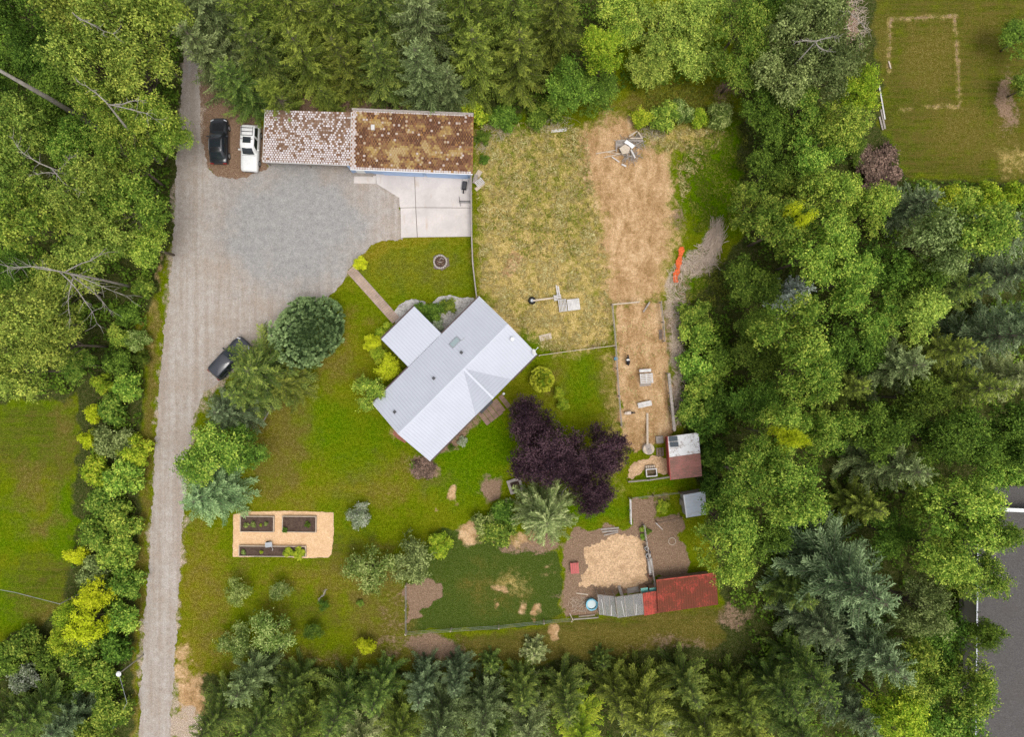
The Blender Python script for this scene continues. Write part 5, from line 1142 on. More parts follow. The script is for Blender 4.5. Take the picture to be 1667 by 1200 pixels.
# ------------------------------------------------------------------ goats
def goat(px, py, heading, label, mat_body, mat_head):
    x, y = W(px, py, .5); r = empty('goat', (x, y, 0), heading, label, 'goat', 'goats in the pen')
    V = [(0, 0, .52), (.22, 0, .53), (-.24, 0, .54), (.36, 0, .60), (.46, 0, .74), (.56, 0, .78), (.68, 0, .70), (-.36, 0, .55), (-.46, 0, .62)]
    E = [(0, 1), (0, 2), (1, 3), (3, 4), (4, 5), (5, 6), (2, 7), (7, 8)]; R = [.19, .165, .165, .11, .085, .085, .045, .06, .025]
    for sx, sy, pa in ((.22, .11, 1), (.22, -.11, 1), (-.26, .11, 2), (-.26, -.11, 2)):
        i = len(V); back = sx < 0
        V += [(sx, sy, .36), (sx + (-.05 if back else .02), sy, .20), (sx, sy, .03)]; R += [.07 if back else .055, .035, .034]; E += [(pa, i), (i, i + 1), (i + 1, i + 2)]
    me = bpy.data.meshes.new('goat_body'); me.from_pydata(V, E, []); me.update(); me.materials.append(mat_body)
    o = link(bpy.data.objects.new('body', me), r); o.modifiers.new('skin', 'SKIN')
    for i, q in enumerate(R): me.skin_vertices[0].data[i].radius = (q, q)
    me.skin_vertices[0].data[0].use_root = True
    s = o.modifiers.new('sub', 'SUBSURF'); s.levels = 2; s.render_levels = 2; me.materials[0] = mat_body
    o.modifiers['skin'].use_smooth_shade = True
    for sy in (-1, 1):
        MB().tube([(.53, sy * .035, .85), (.47, sy * .06, .95), (.38, sy * .08, .98)], [.02, .016, .006], 6).build('horn', M['wood_grey'], r, True)
        MB().hexa([(.52, sy * .07, .78), (.56, sy * .07, .79), (.53, sy * .17, .74)], [(.52, sy * .07, .80), (.56, sy * .07, .81), (.53, sy * .17, .75)]).build('ear', mat_head, r)
    return r
def patch_mat(name, a, b, x0, x1):
    t = NT(name); s = t.new('ShaderNodeSeparateXYZ'); t.lk(t.pos(True), s.inputs[0]); n = t.noise(t.pos(True), 5, 3)
    x = t.math('ADD', s.outputs[0], t.math('MULTIPLY', t.math('SUBTRACT', n, .5), .12)); k = t.math('MULTIPLY', t.mrange(x, x0, x0 + .02), t.mrange(x, x1, x1 + .02, 1, 0))
    t.pbr(t.mix(k, a, b), .8, .2); return t.m
M['goat_black'] = patch_mat('goat_coat_black_white_band', (.018, .016, .018), (.75, .73, .70), .08, .24); M['goat_pale'] = patch_mat('goat_coat_cream_dark_head', (.66, .55, .45), (.03, .022, .02), .24, 2.)
_t = NT('goat_dark_hair'); _t.pbr((.03, .022, .02), .8, .2); M['goat_dark'] = _t.m
goat(1022.5, 588.5, math.radians(95), 'black goat with a white band on its back walking up the pen', M['goat_black'], M['goat_dark'])
goat(1023, 672.5, math.radians(6), 'cream goat with dark head standing on bare earth in the pen', M['goat_pale'], M['goat_dark'])
# ------------------------------------------------------------------ foliage generators (leaf-sized faces spread through the crown)
def unit(a): return a / np.maximum(np.linalg.norm(a, axis=1, keepdims=True), 1e-6)
def leaf_mesh(name, c, d, nrm, L, Wd, tint, mat=None, belly=-.08):
    d = unit(d); s = unit(np.cross(nrm, d)); n = len(c)
    L = np.broadcast_to(np.asarray(L, float), (n,))[:, None]; Wd = np.broadcast_to(np.asarray(Wd, float), (n,))[:, None]
    v = np.empty((n, 4, 3)); v[:, 0] = c - d * L / 2; v[:, 1] = c + s * Wd / 2 + d * L * belly; v[:, 2] = c + d * L / 2; v[:, 3] = c - s * Wd / 2 + d * L * belly
    return fast_mesh(name, v.reshape(-1, 3), np.arange(4 * n).reshape(n, 4), mat, np.clip(tint, 0, 1))
def rand_dir(r, n): return unit(r.normal(size=(n, 3)))

def broad_crown(seed, R=4., zc=7.6, hz=.85, nlobe=16, ntwig=52, nleaf=11, L=.30, flat=.55, low=-.45, sig=.17, Wr=.62, open_=0.):
    r = np.random.default_rng(seed); C = []; D = []; N = []; T = []; lobes = []
    for k in range(nlobe):
        for _ in range(30):
            q = rand_dir(r, 1)[0]
            if q[2] > low: break
        rad = R * r.uniform(.50, .74); lr = R * r.uniform(.27, .44)
        if k < 2: rad *= .35
        c = np.array([q[0] * rad, q[1] * rad, zc + q[2] * rad * hz]); lobes.append((c, lr)); lt = r.uniform(-.16, .16)
        m = int(ntwig * (lr / (R * .36)) ** 2); td = rand_dir(r, m); td[:, 2] = np.where(td[:, 2] < -.5, -td[:, 2], td[:, 2])
        rr = lr * (r.random(m) ** .35) * r.uniform(.8, 1.22, m)
        tp = c + td * rr[:, None] * np.array([1, 1, .9]); tt = r.uniform(-.2, .2, m)
        keep = r.random(m) > open_; tp, td, tt, rr = tp[keep], td[keep], tt[keep], rr[keep]; m = len(tp)
        k2 = np.repeat(np.arange(m), nleaf); off = r.normal(size=(len(k2), 3)) * sig * np.array([1, 1, .6])
        C.append(tp[k2] + off); N.append(unit(td[k2] * .55 + np.array([0, 0, flat]) + r.normal(size=(len(k2), 3)) * .38))
        dd = off + td[k2] * .12 + r.normal(size=(len(k2), 3)) * .08; D.append(dd)
        T.append(.5 + lt + tt[k2] + r.normal(size=len(k2)) * .2)
    C, D, N, T = map(np.concatenate, (C, D, N, T)); D = D - N * np.sum(D * N, 1, keepdims=True)
    me = leaf_mesh('crown', C, D, N, L * r.uniform(.7, 1.25, len(C)), L * Wr * r.uniform(.75, 1.2, len(C)), T)
    return me, lobes
def broad_trunk(seed, lobes, zc, r0=.2, hfork=.45):
    r = random.Random(seed); m = MB(); zf = zc * hfork
    m.tube([(0, 0, -.05), (r.uniform(-.1, .1), r.uniform(-.1, .1), zf), (0, 0, zc), (r.uniform(-.2, .2), r.uniform(-.2, .2), zc + .8)], [r0, r0 * .78, r0 * .5, r0 * .15], 8)
    for c, lr in lobes:
        b = Vector((0, 0, zf + r.random() * (zc - zf) * .7)); e = Vector(c); mid = (b + e) / 2 + Vector((0, 0, r.uniform(-.1, .3)))
        m.tube([b, mid, e], [r0 * .4, r0 * .25, r0 * .08], 5)
        for _ in range(3):
            q = e + Vector((r.gauss(0, 1), r.gauss(0, 1), abs(r.gauss(0, .7)))).normalized() * lr * .8
            m.tube([mid * .3 + e * .7, q], [r0 * .14, r0 * .04], 4)
    return m.mesh('trunk', M['bark'], True)

def conifer_crown(seed, H=15., R=3.3, levels=12, nb=6, droop=.10, up=.42, z0=.06, step=.12, q=.22, qw=.075, pw=.75, tip=.75, hang=0., wid=.20, ang0=34, ang1=52, jit=.12):
    """whorls of long narrow boughs, each a feather of needle sprays with paler shoot ends"""
    r = np.random.default_rng(seed); C = []; D = []; N = []; T = []; limbs = []
    for i in range(levels):
        f = z0 + (1 - z0) * (i + r.uniform(0, .5)) / levels
        z = H * min(f, .985); Lm = R * (1 - f) ** pw + .22
        az0 = r.uniform(0, 6.28); nn = nb if f < .8 else max(4, nb - 2)
        for k in range(nn):
            for sub in ((0, 1.0), (1, .62)):
                az = az0 + 2 * math.pi * (k + .5 * sub[0]) / nn + r.normal() * .13; Lb = Lm * sub[1] * r.uniform(.78, 1.14)
                if Lb < .25: continue
                slope = up * f - droop * (1 - f) * 1.6 + r.normal() * .06 - sub[0] * .1; bt = r.normal() * jit
                n = max(4, int(Lb / step)); s = (np.arange(n) + .6) / n
                dirh = np.array([math.cos(az), math.sin(az), 0]); side = np.array([-math.sin(az), math.cos(az), 0]); bend = r.normal() * .09
                zz = z + Lb * (slope * s - .22 * s * (1 - s) + .12 * s ** 3)
                bp = dirh * (Lb * s)[:, None] + side * (bend * Lb * s ** 2)[:, None] + np.array([0, 0, 1]) * zz[:, None]
                limbs.append((np.array([0, 0, z]), bp[n // 2], bp[-1]))
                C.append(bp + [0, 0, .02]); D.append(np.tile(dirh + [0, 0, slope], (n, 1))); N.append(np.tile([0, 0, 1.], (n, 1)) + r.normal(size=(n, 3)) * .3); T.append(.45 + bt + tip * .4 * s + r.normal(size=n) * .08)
                for sg in (-1, 1):
                    tl = (wid * Lb * np.minimum(1, s * 2.2 + .35) * (1.12 - s) ** .55 + .07) * r.uniform(.6, 1.3, n)
                    ang = np.radians(r.uniform(ang0, ang1, n))
                    td = dirh * np.cos(ang)[:, None] + side * (sg * np.sin(ang))[:, None]; td[:, 2] = slope * .5 - .12 - hang + r.normal(size=n) * .10
                    mm = np.maximum(1, np.ceil(tl / (q * .6)).astype(int))
                    idx = np.repeat(np.arange(n), mm); st = np.concatenate([(np.arange(x) + .55) / x for x in mm])
                    pos = bp[idx] + td[idx] * (tl[idx] * st)[:, None]; pos[:, 2] -= (.2 + hang) * (tl[idx] * st) ** 2
                    pos += r.normal(size=pos.shape) * .02
                    C.append(pos); D.append(td[idx] + r.normal(size=pos.shape) * .14); N.append(np.array([0, 0, 1.]) + r.normal(size=pos.shape) * .38)
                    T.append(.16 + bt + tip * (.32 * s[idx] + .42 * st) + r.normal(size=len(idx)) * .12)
    C, D, N, T = map(np.concatenate, (C, D, N, T))
    me = leaf_mesh('crown', C, D, N, q * r.uniform(.8, 1.35, len(C)), qw * r.uniform(.75, 1.4, len(C)), T, belly=-.05)
    m = MB(); m.tube([(0, 0, -.05), (0, 0, H * .5), (0, 0, H * .97)], [R * .055 + .03, R * .035 + .02, .02], 7)
    for a, b, c in limbs: m.tube([a, b, c], [.028, .018, .006], 3)
    return me, m.mesh('trunk', M['bark'], True)

def tuft_ball(seed, R=3.3, H=4.6, n=430, nl=46, L=.36, pale=0.):
    """dense round spruce: shoots radiating from a dome, tip of each shoot paler"""
    r = np.random.default_rng(seed); C = []; D = []; N = []; T = []
    g = math.pi * (3 - math.sqrt(5))
    for i in range(n):
        z = 1 - (i + .5) / n * 1.28; rad = math.sqrt(max(0, 1 - z * z)); th = i * g + r.normal() * .1
        dr = np.array([rad * math.cos(th), rad * math.sin(th), z]); lump = 1 + .07 * math.sin(2 * th + .6) + .06 * math.sin(5 * th + z * 4) + r.normal() * .06
        base = np.array([dr[0] * R, dr[1] * R, H * .42 + dr[2] * H * .58]) * np.array([lump, lump, 1])
        out = unit((dr * np.array([1, 1, .8]) + np.array([0, 0, .25]))[None])[0]
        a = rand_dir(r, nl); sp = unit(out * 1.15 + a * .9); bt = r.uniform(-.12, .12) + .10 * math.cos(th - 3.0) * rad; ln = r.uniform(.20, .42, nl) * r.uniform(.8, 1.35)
        C.append(base - out * .18 + sp * ln[:, None] * .62); D.append(sp); N.append(unit(np.cross(sp, a) + out * .3)); T.append(.15 + pale + bt + ln * 1.25 + r.normal(size=nl) * .06)
    m = 9000; q = rand_dir(r, m); q[:, 2] = np.abs(q[:, 2]) * 1.1 - .25; k = r.uniform(.86, .97, m)[:, None]
    C.append(q * k * np.array([R, R, H * .58]) + np.array([0, 0, H * .42])); D.append(rand_dir(r, m)); N.append(unit(q + rand_dir(r, m) * .5)); T.append(pale * .7 + r.uniform(0, .22, m))
    C, D, N, T = map(np.concatenate, (C, D, N, T))
    return leaf_mesh('crown', C, D, N, L * r.uniform(.8, 1.2, len(C)), .10, T, belly=0)

BR = []                                  # leafy crowns (4 m radius, 12 m tall)
for sd in range(7):
    me, lb = broad_crown(40 + sd, nlobe=17 + sd % 3 * 2, ntwig=58, nleaf=11, L=.245, sig=.19, open_=.08 + .08 * (sd % 3)); BR.append((me, broad_trunk(sd, lb, 7.6), 4., 11.2))
FT = []                                  # open small-leaved trees, 2.2 m radius, 3.6 m tall
for sd in range(3):
    me, lb = broad_crown(60 + sd, 2.2, 2.1, .72, 18, 30, 9, .20, .5, -.35, .13, .5, .12); FT.append((me, broad_trunk(30 + sd, lb, 2.1, .09, .4), 2.2, 3.7))
SH = []                                  # shrubs to the ground, 1.6 m radius, 2.1 m tall
for sd in range(5):
    me, lb = broad_crown(80 + sd, 1.6, .8, .8, 13, 44, 9, .19, .6, -.25, .11, .62, .03); SH.append((me, broad_trunk(50 + sd, lb, .8, .05, .3), 1.6, 2.0))
PLM = []
for sd in range(3):
    me, lb = broad_crown(90 + sd, 4., 5.2, .75, 22, 78, 13, .21, .45, -.35, .17, .5, .0); PLM.append((me, broad_trunk(70 + sd, lb, 5.2, .2, .3), 4., 8.2))
CN = []                                  # slim conifers 15 m tall, 3.3 m radius
for sd in range(4):
    me, tm = conifer_crown(100 + sd); CN.append((me, tm, 3.3, 15.))
CW = []                                  # broad firs
for sd in range(4):
    me, tm = conifer_crown(120 + sd, 12., 4.4, 10, 7, .10, .26, .05, .12, .24, .08, .66, .75, .04, .21, 36, 56); CW.append((me, tm, 4.4, 12.))
CP = []
me, tm = conifer_crown(140, 8.5, 3.9, 13, 8, .28, .20, .05, .12, .28, .08, .62, .55, .30, .18, 30, 50); CP.append((me, tm, 3.9, 8.5))
CS = []
me, tm = conifer_crown(150, 4.0, 1.3, 8, 6, .05, .5, .05, .10, .18, .07, .85, .6, 0., .2); CS.append((me, tm, 1.3, 4.0))
FAM = {'broad': (BR, .66, 'leafy_tree', 'tree'), 'fruit': (FT, .55, 'fruit_tree', 'tree'), 'shrub': (SH, .45, 'shrub', 'shrub'), 'plum': (PLM, .62, 'plum_tree', 'tree'),
       'con': (CN, .40, 'conifer_tree', 'tree'), 'fir': (CW, .42, 'fir_tree', 'tree'), 'pale': (CP, .5, 'weeping_conifer', 'tree'), 'sap': (CS, .4, 'young_conifer', 'tree')}
tcount = {}
def plant(px, py, rpx, h, fam, mat, label, group=None, rz=None, yx=1.0, base=None):
    lib, fc, name, cat = FAM[fam]; k = tcount.get(fam, 0); tcount[fam] = k + 1
    me, tm, R0, H0 = lib[k % len(lib)]
    if fam == 'fir' and h > 9: h *= .8; rpx *= 1.08
    hc = h * fc; x, y = W(px, py, hc); R = rpx / PPM * (CAM_H - hc) / CAM_H
    root = empty(name, (x, y, 0), 0., label, cat, group)
    s = R / R0; sc = (s, s * yx, h / H0); a = rng.uniform(0, 6.28) if rz is None else rz; dx = dy = 0.
    if base is None and fam in ('broad', 'fir') and px < 300 and 12 < (x * PPM + 833.5) - (272 - max(0, py - 400) * .1): base = (272 - max(0, py - 300) * .1 - rng.uniform(0, 14), 600 - y * PPM)
    if base is not None:
        bx, by = W(*base); dx, dy = x - bx, y - by; root.location = (bx, by, 0)
    tl = math.hypot(dx, dy)
    t = inst('trunk', tm, root, (0, 0, 0), (0, 0, a), sc)
    if tl > .05:
        t.rotation_mode = 'AXIS_ANGLE'; t.rotation_axis_angle = (math.atan2(tl, hc), -dy / tl, dx / tl, 0)
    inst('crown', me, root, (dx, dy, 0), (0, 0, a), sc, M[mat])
    return root
# ------------------------------------------------------------------ trees: (x, y, radius in photograph pixels, height m, family, leaf, label)
def rows(group, lst):
    for t in lst: plant(*t[:6], t[6], group, base=t[7] if len(t) > 7 else None)
rows('wood at the upper left', [
 (25, 15, 55, 13, 'broad', 'leaf_deep', 'dark leafy tree filling the very top left corner'),
 (120, 25, 66, 17, 'broad', 'leaf_alder', 'tall yellow-green tree at the top edge, first from the left corner'),
 (205, 35, 68, 18, 'broad', 'leaf_alder', 'tall yellow-green tree at the top edge, second from the left corner'),
 (262, 40, 52, 15, 'broad', 'leaf_alder', 'yellow-green tree at the top edge just left of the lane'),
 (150, 100, 58, 16, 'broad', 'leaf_alder', 'yellow-green tree behind a pale bare limb near the top left'),
 (235, 118, 58, 15, 'broad', 'leaf_alder', 'yellow-green tree overhanging the lane below the top edge'),
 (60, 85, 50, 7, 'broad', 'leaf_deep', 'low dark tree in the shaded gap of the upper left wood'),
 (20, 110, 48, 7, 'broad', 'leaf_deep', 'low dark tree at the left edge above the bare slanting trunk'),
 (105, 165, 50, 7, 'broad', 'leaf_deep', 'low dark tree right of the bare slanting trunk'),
 (190, 195, 52, 14, 'broad', 'leaf_maple', 'mid green tree under the curved bare limb'),
 (258, 205, 50, 12, 'broad', 'leaf_maple', 'bright green tree reaching over the lane towards the black car'),
 (285, 232, 30, 9, 'broad', 'leaf_maple', 'bright leafy bough nearest the black car'),
 (38, 205, 52, 13, 'broad', 'leaf_alder', 'yellow-green tree at the left edge below the slanting trunk'),
 (112, 235, 48, 10, 'broad', 'leaf_maple', 'green tree above the forked dead branches'),
 (215, 265, 52, 12, 'broad', 'leaf_maple', 'round green tree at the lane bend left of the white car'),
 (30, 290, 56, 13, 'broad', 'leaf_alder', 'tree at the left edge beside the forked dead branches'),
 (150, 320, 58, 15, 'broad', 'leaf_alder', 'large yellow-green tree below the forked dead branches'),
 (225, 335, 52, 12, 'broad', 'leaf_maple', 'green tree beside the lane opposite the gravel yard, upper one'),
 (55, 365, 58, 14, 'broad', 'leaf_maple', 'large green tree at the left edge above the silver dead tree'),
 (165, 395, 56, 13, 'broad', 'leaf_alder', 'yellow-green tree right above the silver dead tree'),
 (232, 398, 44, 9, 'broad', 'leaf_maple', 'green tree beside the lane opposite the gravel yard, lower one'),
 (25, 440, 46, 10, 'broad', 'leaf_deep', 'dark tree at the left edge behind the silver dead tree'),
 (110, 470, 56, 8, 'broad', 'leaf_alder', 'low pale green tree beneath the silver dead branches'),
 (35, 520, 62, 14, 'broad', 'leaf_alder', 'large yellow-green tree at the left edge below the dead tree'),
 (95, 560, 50, 12, 'broad', 'leaf_alder', 'yellow-green tree at the lower end of the left wood'),
 (30, 605, 52, 12, 'broad', 'leaf_alder', 'yellow-green tree at the left edge above the left lawn'),
 (130, 595, 30, 6, 'broad', 'leaf_maple', 'small green tree at the lower right tip of the left wood'),
 (-20, 160, 50, 14, 'broad', 'leaf_deep', 'dark tree cut by the left edge beside the slanting trunk')])
rows('conifer wood behind the garage', [
 (345, 20, 62, 18, 'fir', 'needle_sage', 'grey-green fir at the top edge just right of the lane'),
 (345, 95, 52, 15, 'fir', 'needle_sage', 'grey-green fir leaning over the lane above the black car'),
 (395, 145, 50, 12, 'fir', 'needle_green', 'green fir just above the white car'),
 (420, 40, 60, 18, 'fir', 'needle_olive', 'olive fir at the top edge, second right of the lane'),
 (435, 100, 54, 15, 'fir', 'needle_green', 'green fir behind the carport left end'),
 (455, 165, 38, 9, 'fir', 'needle_olive', 'olive fir bough overhanging the left corner of the carport roof', (450, 165)),
 (490, 30, 62, 19, 'fir', 'needle_olive', 'olive fir at the top edge behind the carport'),
 (505, 105, 55, 15, 'fir', 'needle_olive', 'yellowish fir behind the middle of the carport'),
 (535, 165, 26, 6, 'fir', 'needle_olive', 'small olive fir touching the carport back edge'),
 (560, 40, 60, 19, 'fir', 'needle_olive', 'olive fir at the top edge above the roof joint'),
 (565, 110, 46, 14, 'fir', 'needle_olive', 'olive fir above the brown gap behind the roof joint'),
 (625, 25, 60, 18, 'fir', 'needle_green', 'green fir at the top edge behind the mossy roof, left one'),
 (625, 115, 54, 14, 'fir', 'needle_green', 'green fir behind the mossy roof left half'),
 (690, 40, 66, 20, 'fir', 'needle_sage', 'tall silvery fir at the top edge behind the mossy roof'),
 (690, 130, 56, 15, 'fir', 'needle_sage', 'silvery fir whose boughs hang over the mossy roof'),
 (735, 150, 40, 11, 'fir', 'needle_sage', 'silvery fir at the right back corner of the mossy roof'),
 (760, 30, 64, 19, 'fir', 'needle_olive', 'olive fir at the top edge right of the silvery one'),
 (775, 105, 58, 16, 'fir', 'needle_olive', 'dark olive fir above the bright shrub at the garage corner'),
 (835, 30, 64, 19, 'fir', 'needle_olive', 'broad olive fir at the top edge above the dry field, left one'),
 (845, 105, 56, 15, 'fir', 'needle_olive', 'dark olive fir above the dry field'),
 (905, 40, 58, 17, 'fir', 'needle_olive', 'broad olive fir at the top edge above the dry field, right one')])
rows('trees along the top right', [
 (928, 140, 48, 7, 'broad', 'leaf_deep', 'dark glossy tree at the top of the dry field'),
 (985, 82, 42, 9, 'broad', 'leaf_lime', 'bright yellow-green young tree above the dark glossy one'),
 (968, 150, 42, 5, 'broad', 'leaf_deep', 'low dark tree beside the top of the bare track'),
 (1010, 30, 48, 6, 'broad', 'leaf_maple', 'low green thicket tree at the top edge right of the firs'),
 (1070, 40, 52, 6, 'broad', 'leaf_alder', 'vine-covered tree at the top edge, left of the pair'),
 (1060, 100, 46, 4, 'broad', 'leaf_alder', 'low vine-covered mound above the grassy patch, left one'),
 (1130, 80, 52, 5, 'broad', 'leaf_alder', 'low vine-covered mound above the grassy patch, right one'),
 (1140, 25, 50, 7, 'broad', 'leaf_alder', 'vine-covered tree at the top edge, right of the pair'),
 (1205, 40, 50, 10, 'broad', 'leaf_maple', 'fresh green tree at the top edge left of the grey willow'),
 (1205, 110, 44, 9, 'broad', 'leaf_maple', 'fresh green tree left of the grey willow'),
 (1262, 30, 42, 11, 'broad', 'leaf_deep', 'dark green tree at the top edge behind the grey willow'),
 (1310, 50, 62, 13, 'broad', 'leaf_grey', 'upper grey-leaved willow near the neighbour lawn'),
 (1340, 115, 60, 12, 'broad', 'leaf_grey', 'lower right grey-leaved willow near the neighbour lawn'),
 (1275, 125, 54, 11, 'broad', 'leaf_grey', 'lower left grey-leaved willow near the neighbour lawn'),
 (1395, 150, 42, 10, 'broad', 'leaf_lime', 'bright lime green tree at the left of the neighbour lawn'),
 (1365, 205, 48, 11, 'broad', 'leaf_maple', 'bright green tree beside the pile of poles'),
 (1305, 185, 48, 9, 'broad', 'leaf_maple', 'green tree between the grass strip and the lime green tree'),
 (1265, 215, 42, 7, 'broad', 'leaf_deep', 'dark tree at the edge of the lush grass strip'),
 (1320, 260, 46, 9, 'broad', 'leaf_maple', 'green tree left of the brown heather bush'),
 (1240, 170, 40, 7, 'broad', 'leaf_deep', 'dark tree below the fresh green ones at the top of the lush grass strip'),
 (1258, 275, 44, 7, 'broad', 'leaf_deep', 'dark tree right of the lush grass strip, lower one'),
 (1290, 310, 40, 8, 'broad', 'leaf_maple', 'green tree above the yellow-flecked tree'),
 (1385, 250, 26, 5, 'broad', 'leaf_deep', 'small dark tree touching the left of the heather clump'),
 (1664, 60, 36, 4.5, 'broad', 'leaf_deep', 'dark tree at the right edge in the top right corner'),
 (1672, 140, 28, 4, 'broad', 'leaf_maple', 'green tree at the right edge beside the neighbour lawn')])
